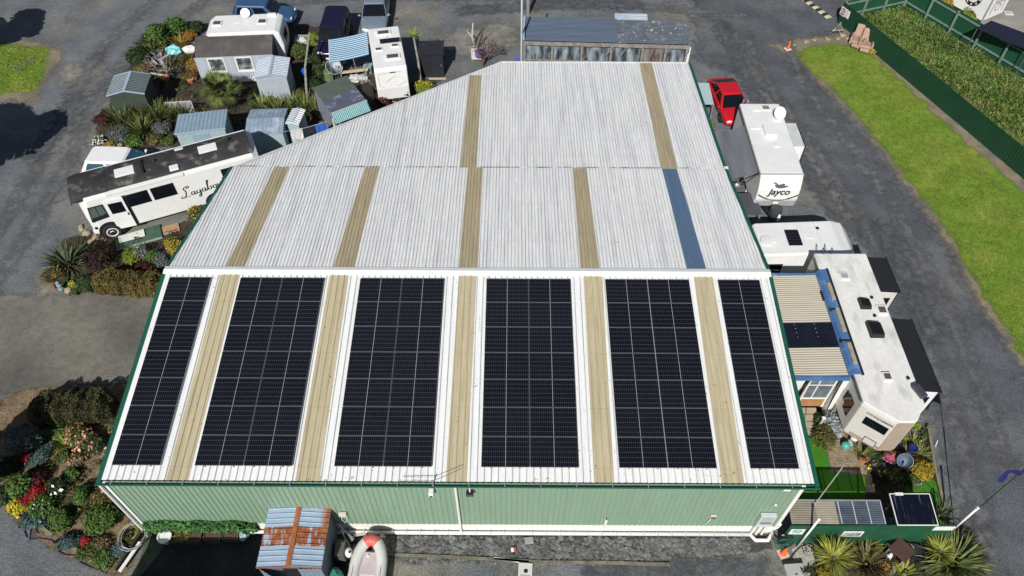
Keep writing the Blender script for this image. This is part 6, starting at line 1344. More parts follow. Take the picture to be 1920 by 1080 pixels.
# lattice panel
A_, B_ = at(310,194,.9), at(358,191,.9); d = (B_-A_); t = thing('lattice_panel', 'grey white diamond lattice panel among the flax', 'trellis', (A_.x,A_.y,0), math.atan2(d.y,d.x)); W_ = d.length
mb = MB(); LAT = M('grey_white_lattice', (.50,.48,.50), .7, var=.08)
for k in range(-6, 14):
    x = k*.13
    for s in (1,-1):
        x0_, z0_, x1_, z1_ = (x, .25, x+.7, .95) if s > 0 else (x, .95, x+.7, .25)
        if x1_ < 0 or x0_ > W_: continue
        if x0_ < 0: z0_ += (0-x0_)*(z1_-z0_)/.7; x0_ = 0
        if x1_ > W_: z1_ = z0_+(W_-x0_)*(z1_-z0_)/(x1_-x0_); x1_ = W_
        mb.tube([(x0_,.008*s,z0_),(x1_,.008*s,z1_)], .018, 4)
mb.build('lattice', LAT, t, local=True)
mb = MB(); mb.box(-.02,W_+.02,-.025,.025,.93,.98); mb.box(-.02,W_+.02,-.025,.025,.2,.25); mb.box(-.03,.01,-.025,.025,0,.93); mb.box(W_-.01,W_+.03,-.025,.025,0,.93); mb.build('frame', LAT, t, local=True)
# poles
def mast(name, label, base, top, r, mat, r2=None, mid=None, cat='pole'):
    t = thing(name, label, cat, (base.x,base.y,0), 0); mb = MB(); pts = [base]+([mid] if mid else [])+[top]; mb.tube(pts, r, 8, r2 or r); mb.build('trunk' if 'trunk' in name else 'shaft', mat, t); return t
mast('old_post', 'crooked grey timber post between the pale shed and the lean-to shed', at(576,186,0), at(580,62,2.6), .09, WOODG, .06, at(572,128,1.3))
POLE = M('pale_steel_pole', (.50,.55,.60), .5, var=.06)
b = at(979,112,0); b = V3((14.17,29.72,0)); mast('utility_pole', 'pale steel pole at the left front corner of the barn', b, b+V3((-.02,0,6.5)), .06, POLE)
b = at(990,28,0); t = mast('power_pole', 'grey timber power pole standing behind the left end of the barn', b, b+V3((0,0,9)), .13, WOODG, .10)
mb = MB(); mb.obox((b.x,b.y,8.6), 1.8,.1,.1); mb.build('crossarm', WOODG, t)
p = at(571,139,.6); mb = MB(); mb.lathe([(.17,0),(.2,.3),(.21,.31),(.18,.3)], tuple(p), 14); tag(mb.build('bucket', M('bright_blue_plastic', (.02,.14,.55), .4)), 'bright blue bucket hung on the crooked post', 'bucket')
p = at(566,74,.7); t = thing('wire_basket', 'white wire basket on top of the shrub by the crooked post', 'basket', (p.x,p.y,0), 0); mb = MB()
for k in range(5):
    z = .35+k*.12; mb.tube([(.42,.3,z),(-.42,.3,z),(-.42,-.3,z),(.42,-.3,z),(.42,.3,z)], .012, 4)
for k in range(9):
    x = -.42+k*.105; mb.tube([(x,-.3,.83),(x,-.3,.35)], .01, 4); mb.tube([(x,-.3,.83),(x,.3,.83)], .01, 4)
mb.build('wire', WHITE, t, local=True); mb = MB(); mb.ball((0,.05,.62), .25,.2,.22, 6, .15); mb.build('contents', M('white_cloth', (.70,.68,.68), .9), t, local=True)
# clutter below the striped awning
p = at(616,140,.4); t = thing('green_barrel', 'olive green barrel under the pale satellite dish', 'barrel', (p.x,p.y,0), 0); mb = MB(); mb.lathe([(.26,0),(.3,.1),(.3,.62),(.26,.7),(.02,.71)], n=16); mb.build('drum', M('olive_green_plastic', (.13,.20,.09), .6), t, local=True); mb = MB(); mb.lathe([(.08,.71),(.08,.75),(.01,.76)], n=10); mb.build('cap', BLACK, t, local=True)
p = at(646,122,.5); t = thing('barbecue', 'black barbecue under the striped awning edge', 'barbecue', (p.x,p.y,0), R_(15)); mb = MB(); mb.box(-.5,.5,-.25,.25,.55,.75); mb.build('body', BLACK, t, local=True, bevel=.02); mb = MB(); mb.lathe([(.3,0),(.26,.14),(.02,.22)], (-.1,0,.75), 12); mb.build('lid', DKG, t, local=True)
for x in (-.42,.42): 
    for y in (-.2,.2): mb = MB(); mb.tube([(x,y,0),(x,y,.55)], .025, 5); mb.build('leg', ALU, t, local=True)
p = at(661,122,.3); t = thing('wooden_pallet', 'brown slatted pallet beside the white motor caravan', 'pallet', (p.x,p.y,0), R_(8)); mb = MB()
for k in range(8): mb.box(-.55+k*.14,-.55+k*.14+.11,-.5,.5,.1,.125)
mb.build('slats', M('brown_slats', (.22,.16,.11), .8, var=.2), t, local=True); mb = MB(); mb.box(-.55,.55,-.45,-.38,0,.1); mb.box(-.55,.55,.38,.45,0,.1); mb.build('bearer', WOODG, t, local=True)
p = at(662,134,.5); t = thing('work_bench', 'long pale timber bench behind the lean-to shed', 'bench', (p.x,p.y,0), R_(12)); mb = MB(); mb.box(-.95,.95,-.12,.12,.5,.55); mb.build('top', LTIMB, t, local=True)
for x in (-.8,.8): mb = MB(); mb.box(x-.04,x+.04,-.1,.1,0,.5); mb.build('leg', WOODG, t, local=True)
p = at(690,124,.4); t = thing('water_tank', 'grey green plastic crate beside the motor caravan wheel', 'crate', (p.x,p.y,0), R_(-10)); mb = MB(); mb.box(-.3,.3,-.3,.3,0,.5); mb.build('crate', M('grey_green_crate', (.16,.22,.18), .6), t, local=True, bevel=.02); mb = MB(); mb.box(-.26,.26,-.26,.26,.5,.53); mb.build('lid', M('grey_blue_lid', (.25,.33,.38), .5), t, local=True)
p = at(665,143,.4); t = thing('rubbish_pile', 'pale plastic sacks heaped behind the lean-to shed', 'sacks', (p.x,p.y,0), 0); mb = MB()
mb.ball((0,0,.25), .45,.3,.25, 6, .25); mb.build('sack', M('pale_sack', (.50,.52,.52), .7, var=.2), t, local=True); mb = MB(); mb.ball((.5,.1,.2), .3,.25,.2, 6, .25); mb.build('sack', M('pale_sack', (.5,.52,.52)), t, local=True)
mb = MB(); A_, B_ = at(640,150,.02), at(690,180,.02); 
sheet('brick_path', [(672,140),(690,136),(702,180),(700,188),(680,170)], .012, M('tan_concrete_path', (.24,.21,.15), .9, var=.2, scale=3), .02, .3)
# bits near the barn
p = at(893,100,.3); t = thing('white_crate', 'white crate with a purple cloth below the bare tree', 'crate', (p.x,p.y,0), R_(5)); mb = MB(); mb.box(-.34,.3,-.25,.25,0,.55); mb.build('box', M('cream_crate', (.62,.59,.50), .7), t, local=True); mb = MB(); mb.ball((.15,-.2,.4), .28,.2,.35, 6, .2); mb.build('cloth', M('violet_cloth', (.12,.09,.30), .8), t, local=True)
pot('terracotta pot standing in front of the barn', (1089,112), .38, .62, M('pink_terracotta', (.45,.20,.14), .8))
p = at(1108,106,.7); t = thing('white_plank', 'white plank across the open front of the barn', 'plank', (p.x,p.y,.9), R_(-2)); mb = MB(); mb.box(-.55,.55,-.06,.06,0,.06); mb.build('board', WHITE, t, local=True)
p = at(970,108,.4); t = thing('blue_crate', 'violet blue crate at the left foot of the barn', 'crate', (p.x,p.y,0), 0); mb = MB(); mb.box(-.2,.2,-.2,.2,0,.5); mb.build('crate', M('violet_blue_plastic', (.10,.11,.32), .5), t, local=True, bevel=.02); mb = MB(); mb.box(-.17,.17,-.17,.17,.5,.52); mb.build('lid', M('violet_blue_lid', (.14,.16,.38), .5), t, local=True)
p = at(1288,104,.9); t = thing('white_sack', 'white sheet hanging at the right end of the barn', 'sheet', (p.x,p.y,.4), R_(-2)); mb = MB(); mb.box(-.14,.16,-.02,.02,0,1.1); mb.build('sheet', WHITE, t, local=True)
# metal grate on the lawn
p = at(45,122,.03); t = thing('drain_frame', 'rusty rectangular metal frame lying on the left lawn', 'frame', p, R_(62))
for a in ((-.62,.62,-.30,-.25),(-.62,.62,.25,.30),(-.62,-.57,-.25,.25),(.57,.62,-.25,.25)):
    mb = MB(); mb.box(*a,-.02,.04); mb.build('bar', M('rusty_grey_bar', (.17,.15,.12), .8), t, local=True)
mb = MB(); mb.box(-.57,.57,-.02,.02,-.02,.03); mb.build('bar', MATS['rusty_grey_bar'], t, local=True)
# speed hump
A_, B_ = at(1516,4,0), at(1556,34,0); d = (B_-A_).normalized(); 
t = thing('speed_hump', 'black and cream striped speed hump across the top right lane', 'speed hump', (A_.x,A_.y,0), math.atan2(d.y,d.x)); L_ = (B_-A_).length
n = 9; n0 = -6
for k in range(n0, 7):
    a = L_*k/7+.01; b = a+L_/7-.02
    mb = MB(); pr = [(-.25,0),(-.19,.04),(-.06,.06),(.06,.06),(.19,.04),(.25,0)]
    mb.hexa([(a,y,z+.005) for y,z in pr], [(b,y,z+.005) for y,z in pr]); o = mb.build('segment', M('cream_rubber', (.58,.53,.33), .7, var=.1) if k % 2 == 0 else M('black_rubber', (.03,.03,.03), .7), t, local=True); o['label'] = 'cream segment' if k % 2 == 0 else 'black segment'
# rocks, trestle and old chairs at the head of the lawn
for k, (px, s, lb) in enumerate((((1490,84),.16,'small tan rock nearest the orange cone'),((1513,78),.24,'biggest tan rock in the row at the lawn head'),((1527,75),.15,'flat rock in the middle of the row at the lawn head'),((1551,73),.22,'rounded tan rock nearest the trestle'),((1580,66),.26,'grey rock in the heap below the trestle'),((1572,72),.2,'low grey rock in front of the trestle heap'),((1590,72),.2,'grey rock against the first old armchair'))):
    mb = MB(); rock(mb, tuple(at(*px,.06)), s, .6); tag(mb.build('rock', TANROCK), lb, 'rock')
t = thing('timber_trestle', 'broken grey timber trestle leaning by the fence end', 'trestle', at(1566,58,0), 0)
for a, b in (((1557,62,.05),(1578,42,.9)),((1563,60,.05),(1574,46,.85)),((1576,64,.05),(1570,48,.75)),((1582,62,.05),(1575,44,.9)),((1560,58,.4),(1580,56,.45))):
    mb = MB(); mb.tube([at(*a),at(*b)], .055, 4); mb.build('timber', WOODG, t)
TANV = M('dusty_pink_brown_vinyl', (.38,.255,.19), .7, var=.14, scale=3)
def armchair(label, px, rz):
    p = at(*px,0); t = thing('old_armchair', label, 'armchair', p, rz)
    mb = MB(); mb.box(-.36,.36,-.55,.30,.22,.45); mb.build('seat', TANV, t, local=True, bevel=.08, seg=3)
    mb = MB(); mb.obox((0,.38,.72), .78,.20,.95, 0, R_(-16)); mb.build('backrest', TANV, t, local=True, bevel=.07, seg=3)
    for s in (-1,1): mb = MB(); mb.box(s*.42-.08,s*.42+.08,-.5,.35,.1,.62); mb.build('armrest', TANV, t, local=True, bevel=.06, seg=3)
    mb = MB(); mb.box(-.3,.3,-.8,-.56,.12,.36); mb.build('footrest', TANV, t, local=True, bevel=.08, seg=3)
    return t
armchair('left of two dusty pink brown armchairs dumped against the green fence', (1606,82), R_(-28)); armchair('right dusty armchair overlapping its twin against the green fence', (1620,90), R_(-22))
# signs on the long fence
fd = V3((44.6-36.45,15.2-36.3,0)).normalized(); fn = V3((fd.y,-fd.x,0))
def fsign(name, label, px, z, w, h):
    p = at(*px, z); o = V3((36.45,36.3,0)); s = (p-o).dot(fd); q = o+fd*s+fn*.05; return thing(name, label, 'sign', (q.x,q.y,z), math.atan2(fd.y,fd.x)), s
t, s = fsign('speed_sign', 'white speed limit sign with a red ring on the green fence end', (1582.5,21), .95, .4, .55)
mb = MB(); mb.box(-.22,.22,-.012,0,-.30,.30); mb.build('plate', WHITE, t, local=True)
Ms = frame((0,-.014,.07), (1,0,0), (0,0,1)); mb = MB(); pts = [(math.cos(a)*.155,math.sin(a)*.155) for a in [k*math.pi/6 for k in range(13)]]; stroke(mb, pts, .05, Ms, 1); mb.build('red_ring', REDLENS, t, local=True)
text('lettering', '5', INK, t, frame((0,-.016,.07), (1,0,0), (0,0,1)), .26, .002, offset=.008)
mb = MB(); mb.box(-.15,.15,-.016,-.013,-.24,-.15); mb.build('caption_bar', INK, t, local=True)
t, s = fsign('notice_sign', 'white notice sign with grey lines of text on the green fence', (1601,22), 1.0, .5, .5)
mb = MB(); mb.box(-.32,.32,-.012,0,-.27,.27); mb.build('plate', WHITE, t, local=True)
mb = MB()
for k in range(5): mb.box(-.24,.22-.05*(k%2),-.016,-.013,.16-k*.09,.19-k*.09)
mb.build('text_lines', M('grey_print', (.35,.36,.37), .6), t, local=True)
# white kiosk beyond the fence
K = at(1838,46,0); d1 = at(1795,22,0)-K; d1.normalize()
t = thing('coffee_kiosk', 'white kiosk trailer with a black cup emblem beyond the second fence', 'kiosk', K, math.atan2(d1.y,d1.x))
# local x along left face (towards back left); right face along -y
mb = MB(); mb.box(0,3.0,-2.2,0,.25,2.5); mb.build('body', CVW, t, local=True, bevel=.03)
mb = MB(); mb.box(-.03,3.03,-2.23,.03,2.42,2.52); mb.build('roof_trim', M('pale_grey_trim', (.5,.52,.56), .5), t, local=True, bevel=.01)
mb = MB(); mb.box(-.02,.05,-.05,.02,.25,2.42); mb.build('corner_trim', M('blue_grey_trim', (.25,.28,.36), .5), t, local=True)
Ms = frame((1.35,.012,1.45), (-1,0,0), (0,0,1)); mb = MB(); stroke(mb, [(math.cos(a)*.52,math.sin(a)*.52) for a in [k*math.pi/10 for k in range(21)]], .26, Ms, 1); mb.build('emblem', INK, t, local=True)
for k in range(9):
    a = k*2*math.pi/9; mb = MB(); mb.obox(tuple(frame((1.35,.018,1.45),(-1,0,0),(0,0,1))@V3((math.cos(a)*.52,math.sin(a)*.52,.002))), .09,.006,.12, 0, 0, a); mb.build('emblem_mark', WHITE, t, local=True)
mb = MB(); Mx = frame((-.012,-1.1,1.4), (0,-1,0), (0,0,1))
for pts in ([(-.55,.1),(-.5,.75),(.5,.75),(.55,.1),(-.55,.1)],[(-.4,.25),(-.38,.62),(.38,.62),(.4,.25),(-.4,.25)],[(-.6,-.8),(-.58,.0),(.6,.0),(.62,-.8)],[(-.25,-.2),(0,-.1),(.25,-.25),(.2,-.6),(-.2,-.62),(-.25,-.2)]): 
    for u, v in zip(pts, pts[1:]): stroke(mb, [u,v], .05, Mx, 1)
mb.v = [(x-.004,y,z) for x,y,z in mb.v]; mb.build('line_drawing', DKG, t, local=True)
for y in (-1.9,-.3):
    Mz = Matrix.Translation((1.5,y,.28)) @ Matrix.Rotation(R_(90),4,'X'); mb = MB(); mb.lathe([(.1,-.1),(.28,-.1),(.28,.1),(.1,.1)], n=16, M_=Mz); mb.build('wheel', TYRE, t, local=True)
# black canopy beyond the fence
c0_, c1_, c2_, c3_ = [at(*q,2.1) for q in ((1832,54),(1858,40),(1950,74),(1930,96))]
t = thing('black_canopy', 'flat navy black canopy on posts beyond the second fence', 'canopy', c0_*1, 0); t.location.z = 0
mb = MB(); mb.hexa([c0_,c3_,c2_,c1_], [q+V3((0,0,.06)) for q in (c0_,c3_,c2_,c1_)]); mb.build('canopy', M('navy_black_fabric', (.012,.014,.032), .6, var=.1), t)
for q in (c0_,c1_,c2_,c3_): mb = MB(); mb.tube([V3((q.x,q.y,0)),q], .03, 6); mb.build('post', DKG, t)
p = at(1891,25,0); t = thing('ground_plate', 'white plate lying on the concrete beside the kiosk', 'plate', p, R_(-8)); mb = MB(); mb.box(-.3,.3,-.25,.25,.004,.04); mb.build('plate', M('cream_plate', (.62,.60,.52), .7), t, local=True); mb = MB(); mb.box(-.15,.15,-.06,.06,.04,.05); mb.build('handle', M('grey_print', (.35,.36,.37)), t, local=True)
p = at(1925,4,0); t = thing('dark_gazebo', 'black gazebo roof at the top right corner', 'gazebo', (p.x+.3,p.y+.5,0), R_(-25)); mb = MB(); mb.hexa([(-1.5,-1.5,2.0),(1.5,-1.5,2.0),(1.5,1.5,2.0),(-1.5,1.5,2.0)], [(-.2,-.2,2.7),(.2,-.2,2.7),(.2,.2,2.7),(-.2,.2,2.7)]); mb.build('roof', BLACK, t, local=True)
for x in (-1.4,1.4):
    for y in (-1.4,1.4): mb = MB(); mb.tube([(x,y,0),(x,y,2.0)], .03, 6); mb.build('post', ALU, t, local=True)
# white grey slab and sheet on the ground beside the red car
p0_ = [at(*q,0) for q in ((1300,155),(1330,156),(1338,196),(1318,195))]
t = thing('flat_roof_shelter', 'pale blue flat shelter roof between the warehouse and the red car', 'shelter', (25.2,27.3,0), 0)
cc = [at(*q,1.6) for q in ((1304,156),(1329,157),(1338,196),(1320,196))]
mb = MB(); mb.hexa([cc[3],cc[2],cc[1],cc[0]], [q+V3((0,0,.05)) for q in (cc[3],cc[2],cc[1],cc[0])]); mb.build('roof', M('pale_teal_sheet', (.42,.55,.56), .5, var=.06), t)
for q in cc: mb = MB(); mb.tube([V3((q.x,q.y,0)),V3((q.x,q.y,1.6))], .03, 6); mb.build('post', ALU, t)
# table and barbecue under the trailer awning
cc = [at(*q,.95) for q in ((1383,362),(1417,361),(1413,385),(1400,404))]
t = thing('covered_table', 'grey violet covered table under the trailer awning', 'table', (cc[0].x,cc[0].y,0), 0)
mb = MB(); x0_, x1_ = 25.2, cc[1].x; mb.box(x0_,x1_,cc[3].y+.1,cc[0].y,.9,.95); mb.build('cover', M('grey_violet_cover', (.075,.075,.10), .6, var=.1), t)
for x in (x0_+.06,x1_-.06):
    for y in (cc[3].y+.16,cc[0].y-.06): mb = MB(); mb.box(x-.03,x+.03,y-.03,y+.03,0,.9); mb.build('leg', ALU, t)
p = at(1383,345,.6); t = thing('bicycle_heap', 'chrome wheeled trolley in the shade of the trailer awning', 'trolley', (p.x,p.y,0), R_(20)); mb = MB(); mb.ball((0,0,.55), .2,.16,.16, 6, .1); mb.build('basket', ALU, t, local=True); mb = MB(); mb.tube([(-.3,0,.1),(0,0,.5),(.35,.1,.15)], .03, 6); mb.tube([(0,0,.5),(.3,-.1,.95)], .025, 6); mb.build('frame', M('silver_frame', (.45,.45,.44), .4, .5), t, local=True)
p = at(1405,342,.8); t = thing('white_pipe', 'white plastic pipe standing under the trailer awning edge', 'pipe', (p.x,p.y,0), 0); mb = MB(); mb.tube([(0,0,0),(.02,.05,1.1)], .07, 8); mb.build('pipe', WHITE, t, local=True); mb = MB(); mb.lathe([(.08,0),(.08,.08),(.03,.14)], (.02,.05,1.1), 10); mb.build('cap', M('grey_cap', (.6,.6,.58), .5), t, local=True)
# big garage outside the frame on the camera side, added to cast the shadow on the forecourt
t = thing('shadow_caster', 'unseen added grey garage across the forecourt from the green wall', 'shadow_caster', (-.4,-5.2,0), 0)
mb = MB(); mb.box(-.9,4.2,-2.2,.85,0,3.0); mb.build('wall', GREYW, t, local=True); mb = MB(); mb.box(-1.0,4.3,-2.3,.95,3.01,3.12); mb.build('roof', BLUES, t, local=True)
# ------------------------------------------------------------------ plants
def leaves(c, r, n, s, lum=5, shell=.55, up=.35, aspect=.5, flat=.0, seed=None):
    """n leaf faces through a lumpy crown; returns vertex and face arrays"""
    g = np.random.default_rng(seed if seed is not None else rng.integers(1e9))
    d = g.normal(size=(n,3)); d /= np.linalg.norm(d, axis=1)[:,None]
    d[:,2] = np.where(d[:,2] < -.35, -d[:,2], d[:,2])
    lc = g.normal(size=(lum*2+3,3)); lc /= np.linalg.norm(lc, axis=1)[:,None]
    la = g.uniform(.5, 1.28, size=len(lc)); w = np.exp(10*(d@lc.T-1)); k = (w*la).sum(1)/w.sum(1)
    rad = g.uniform(shell**3, 1, n)**(1/3)*k*(1+g.normal(0,.05,n))
    P = d*rad[:,None]*np.array(r)+np.array(c)
    nrm = d*.9+g.normal(0,.55,(n,3))+np.array([0,0,up]); nrm /= np.linalg.norm(nrm, axis=1)[:,None]
    t = np.cross(nrm, g.normal(size=(n,3))); t /= np.linalg.norm(t, axis=1)[:,None]; b = np.cross(nrm, t)
    L = (s*g.uniform(.6,1.4,n))[:,None]
    V = np.stack([P-t*L, P+b*L*aspect+nrm*L*.12, P+t*L, P-b*L*aspect+nrm*L*.12], 1).reshape(-1,3)
    return V
def leafobj(name, V, mat, parent=None):
    n = len(V)//4; V = np.array(V)
    if parent is not None:
        r = parent
        while r.parent is not None: r = r.parent
        V = V-np.array(r.location)
    me = bpy.data.meshes.new(name); me.vertices.add(n*4); me.vertices.foreach_set('co', V.astype(np.float32).ravel())
    me.loops.add(n*4); me.loops.foreach_set('vertex_index', np.arange(n*4, dtype=np.int32))
    me.polygons.add(n); me.polygons.foreach_set('loop_start', np.arange(0,n*4,4,dtype=np.int32))
    me.update(calc_edges=True); me.validate(); me.materials.append(mat)
    o = bpy.data.objects.new(name, me); COL.objects.link(o)
    if parent is not None: o.parent = parent
    return o
LM = {
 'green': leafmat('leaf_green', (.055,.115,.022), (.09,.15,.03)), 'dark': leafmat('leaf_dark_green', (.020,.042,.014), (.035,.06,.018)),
 'mid': leafmat('leaf_mid_green', (.065,.10,.028), (.11,.13,.035)), 'lime': leafmat('leaf_lime', (.21,.25,.03), (.15,.20,.03)),
 'olive': leafmat('leaf_olive', (.085,.085,.025), (.12,.11,.03)), 'gold': leafmat('leaf_gold', (.38,.27,.02), (.22,.19,.03)),
 'rust': leafmat('leaf_rust', (.13,.08,.022), (.09,.09,.025), .5), 'orange': leafmat('leaf_orange', (.36,.15,.025), (.22,.15,.03)),
 'burg': leafmat('leaf_burgundy', (.045,.014,.014), (.075,.022,.02)), 'black': leafmat('leaf_near_black', (.022,.014,.012), (.04,.02,.015)),
 'grey': leafmat('leaf_grey_green', (.10,.12,.105), (.15,.165,.15)), 'silver': leafmat('leaf_silver', (.36,.41,.42), (.26,.31,.32), .35),
 'blue': leafmat('leaf_blue_green', (.06,.115,.105), (.095,.15,.14)), 'red': leafmat('flower_red', (.33,.018,.022), (.20,.015,.02)),
 'yellow': leafmat('flower_yellow', (.62,.48,.02), (.45,.36,.03)), 'whitef': leafmat('flower_white', (.72,.72,.66), None, .15), 'pink': leafmat('flower_pink', (.62,.25,.22), (.7,.42,.36)),
 'coral': leafmat('flower_coral', (.55,.22,.14), (.65,.35,.25)), 'magenta': leafmat('flower_magenta', (.48,.10,.20), None, .2),
 'brownw': leafmat('dry_foliage', (.20,.15,.08), (.13,.11,.05)), 'ivy': leafmat('ivy_leaf', (.040,.125,.03), (.07,.17,.05)), 'hedge': leafmat('hedge_dark', (.040,.043,.016), (.065,.062,.022), .55),
 'flax': leafmat('flax_blade', (.125,.165,.05), (.18,.195,.065), .45), 'flaxd': leafmat('flax_dark_blade', (.055,.075,.035), (.09,.10,.045), .45), 'flaxy': leafmat('flax_yellow_blade', (.20,.24,.035), (.28,.28,.05), .35), 'flaxb': leafmat('flax_bronze_blade', (.10,.075,.035), (.14,.11,.05), .4),
 'grassy': leafmat('tussock_gold', (.30,.21,.06), (.36,.28,.05), .4), 'straw': leafmat('straw_blade', (.36,.32,.14), (.27,.26,.1), .4), 'weedb': leafmat('weed_blade', (.10,.19,.03), (.16,.22,.045), .45), 'limeb': leafmat('lime_blade', (.27,.33,.06), (.20,.27,.05), .35)}
TWIG = M('twig_brown', (.12,.085,.06), .9, var=.2, scale=5); TWIGG = M('twig_grey', (.30,.27,.24), .9, var=.2, scale=5)
def twigs(t, c, r, h, n=7, mat=TWIG):
    mb = MB()
    for k in range(n):
        a = 2*math.pi*k/n+random.random(); mb.tube([(c[0],c[1],0),(c[0]+math.cos(a)*r*.3,c[1]+math.sin(a)*r*.3,h*.35),(c[0]+math.cos(a)*r*.7,c[1]+math.sin(a)*r*.7,h*.75)], .018, 4, .006)
    mb.build('stem', mat, t)
def shrub(label, px, r, h, mat, n=900, s=.07, fl=None, fn=60, fs=.05, name='shrub', cat='shrub', ry=None, lum=5, cone=1, zc=None, rz=0):
    """px = photo pixel of the crown's middle; crown radius r, height h"""
    c = at(*px, h*.5); t = thing(name, label, cat, (c.x,c.y,0), 0)
    ry = ry or r
    r *= 1.1; ry *= 1.1; n = int(n*1.25)
    V = leaves((c.x,c.y,h*.48), (r,ry,h*.54), n, s, lum)
    if rz: 
        q = V-np.array([c.x,c.y,0]); V = np.stack([q[:,0]*math.cos(rz)-q[:,1]*math.sin(rz)+c.x, q[:,0]*math.sin(rz)+q[:,1]*math.cos(rz)+c.y, q[:,2]], 1)
    V[:,2] = np.maximum(V[:,2], .01)
    leafobj('foliage', V, LM[mat], t); twigs(t, (c.x,c.y), min(r,ry), h, 5)
    if fl:
        F = leaves((c.x,c.y,h*.52), (r*1.03,ry*1.03,h*.56), fn, fs, lum, shell=.92, up=.8, aspect=.8); F = F[[i for i in range(len(F)) if F[i//4*4,2] > h*.4]]
        if len(F): leafobj('blossom', F, LM[fl], t)
    return t
def blades(c, n, L, w, spread=1., droop=.5, up=.6, z0=0., segs=5, ring=.08, jl=.3):
    mbv = []
    for k in range(n):
        a = random.uniform(0, 2*math.pi); e = up+random.gauss(0,.22); e = max(.08, min(1.5, e)); l = L*random.uniform(1-jl,1+jl*.6)
        if spread < 1 and random.random() > spread: e = random.uniform(1.0,1.45)
        d = V3((math.cos(a)*math.cos(e), math.sin(a)*math.cos(e), math.sin(e))); side = V3((-math.sin(a), math.cos(a), 0))
        p = V3(c)+V3((math.cos(a)*ring, math.sin(a)*ring, z0)); prev = None; st = l/segs; ww = w*random.uniform(.7,1.2)
        tw = random.uniform(-.5,.5); sd = (side+V3((0,0,tw))).normalized()
        for i in range(segs+1):
            f = i/segs; q = ww*(.55+1.1*f*(1-f)*1.6)*(1-f**3)+.002
            cur = (p-sd*q, p+sd*q)
            if prev: mbv += [prev[0], prev[1], cur[1], cur[0]]
            prev = cur; p = p+d*st; d = (d+V3((0,0,-droop*st*(.4+1.6*f)))).normalized()
            if p.z < .02: p.z = .02
    return np.array([tuple(v) for v in mbv])
def tuft(label, px, L, w, n, mat, name='flax', cat='flax', droop=.5, up=.75, h=.3, z0=0, trunk=None, ring=.1, spread=1., zpx=None):
    c = at(*px, zpx if zpx is not None else h); t = thing(name, label, cat, (c.x,c.y,0), 0)
    V = blades((c.x,c.y,0), n, L, w, spread, droop, up, z0, ring=ring); leafobj('blades', V, LM[mat], t)
    if trunk: mb = MB(); mb.tube([(c.x,c.y,0),(c.x+.02,c.y,z0*.5),(c.x,c.y,z0+.05)], trunk, 8, trunk*.8); mb.build('trunk', TWIG, t)
    else: mb = MB(); mb.lathe([(.10,0),(.08,.1),(.02,.16)], (c.x,c.y,0), 8); mb.build('crown_base', LM['brownw'], t)
    return t
def hedge(label, a, b, w, h, mat, n, s, name='hedge'):
    A_, B_ = at(*a, h*.5), at(*b, h*.5); d = B_-A_; d.z = 0; L_ = d.length; d.normalize(); nn = V3((-d.y,d.x,0)); c = (A_+B_)/2; c.z = 0
    t = thing(name, label, 'hedge', (c.x,c.y,0), 0)
    g = np.random.default_rng(5); u = g.uniform(-1,1,n); per = g.uniform(-1,1,n)*(h+w/2)
    yy = np.clip(per, -w/2, w/2); zz = h-np.clip(np.abs(per)-w/2, 0, h)      # walk over the top and down both faces
    ang = np.clip((np.abs(per)-w/2+.18)/.36, 0, 1)*math.pi/2                  # rounded shoulder
    sx_ = np.sign(per)*np.sin(ang); sz_ = np.cos(ang)
    end = np.clip((1-np.abs(u))*L_/2/.4, 0, 1)**.5
    lump = 1+.07*np.sin(u*L_*3.1+yy*2)+.05*np.sin(u*L_*7.3+1)+.04*np.sin(yy*9+u*5)
    corner = 1-.16*np.exp(-((np.abs(per)-w/2)/.2)**2)
    rad = (1-np.abs(g.normal(0,.07,n)))*lump*corner
    P = np.outer(u*L_/2, d)+np.outer(yy*rad*(.35+.65*end), nn)+np.outer(zz*rad*(.5+.5*end), [0,0,1])+np.array([c.x,c.y,0])
    nrm = np.outer(sx_, nn)+np.outer(sz_,[0,0,1])+g.normal(0,.5,(n,3)); nrm /= np.linalg.norm(nrm,axis=1)[:,None]
    tt = np.cross(nrm, g.normal(size=(n,3))); tt /= np.linalg.norm(tt,axis=1)[:,None]; bb = np.cross(nrm,tt); Ls = (s*g.uniform(.6,1.4,n))[:,None]
    V = np.stack([P-tt*Ls, P+bb*Ls*.55, P+tt*Ls, P-bb*Ls*.55],1).reshape(-1,3)
    leafobj('foliage', V, LM[mat], t)
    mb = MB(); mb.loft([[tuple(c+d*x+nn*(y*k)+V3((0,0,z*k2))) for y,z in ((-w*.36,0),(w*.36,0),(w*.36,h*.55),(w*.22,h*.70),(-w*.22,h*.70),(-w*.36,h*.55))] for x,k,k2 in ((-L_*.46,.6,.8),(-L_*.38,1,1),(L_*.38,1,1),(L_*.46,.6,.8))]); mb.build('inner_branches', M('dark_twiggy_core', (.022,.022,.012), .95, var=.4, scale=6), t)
    return t
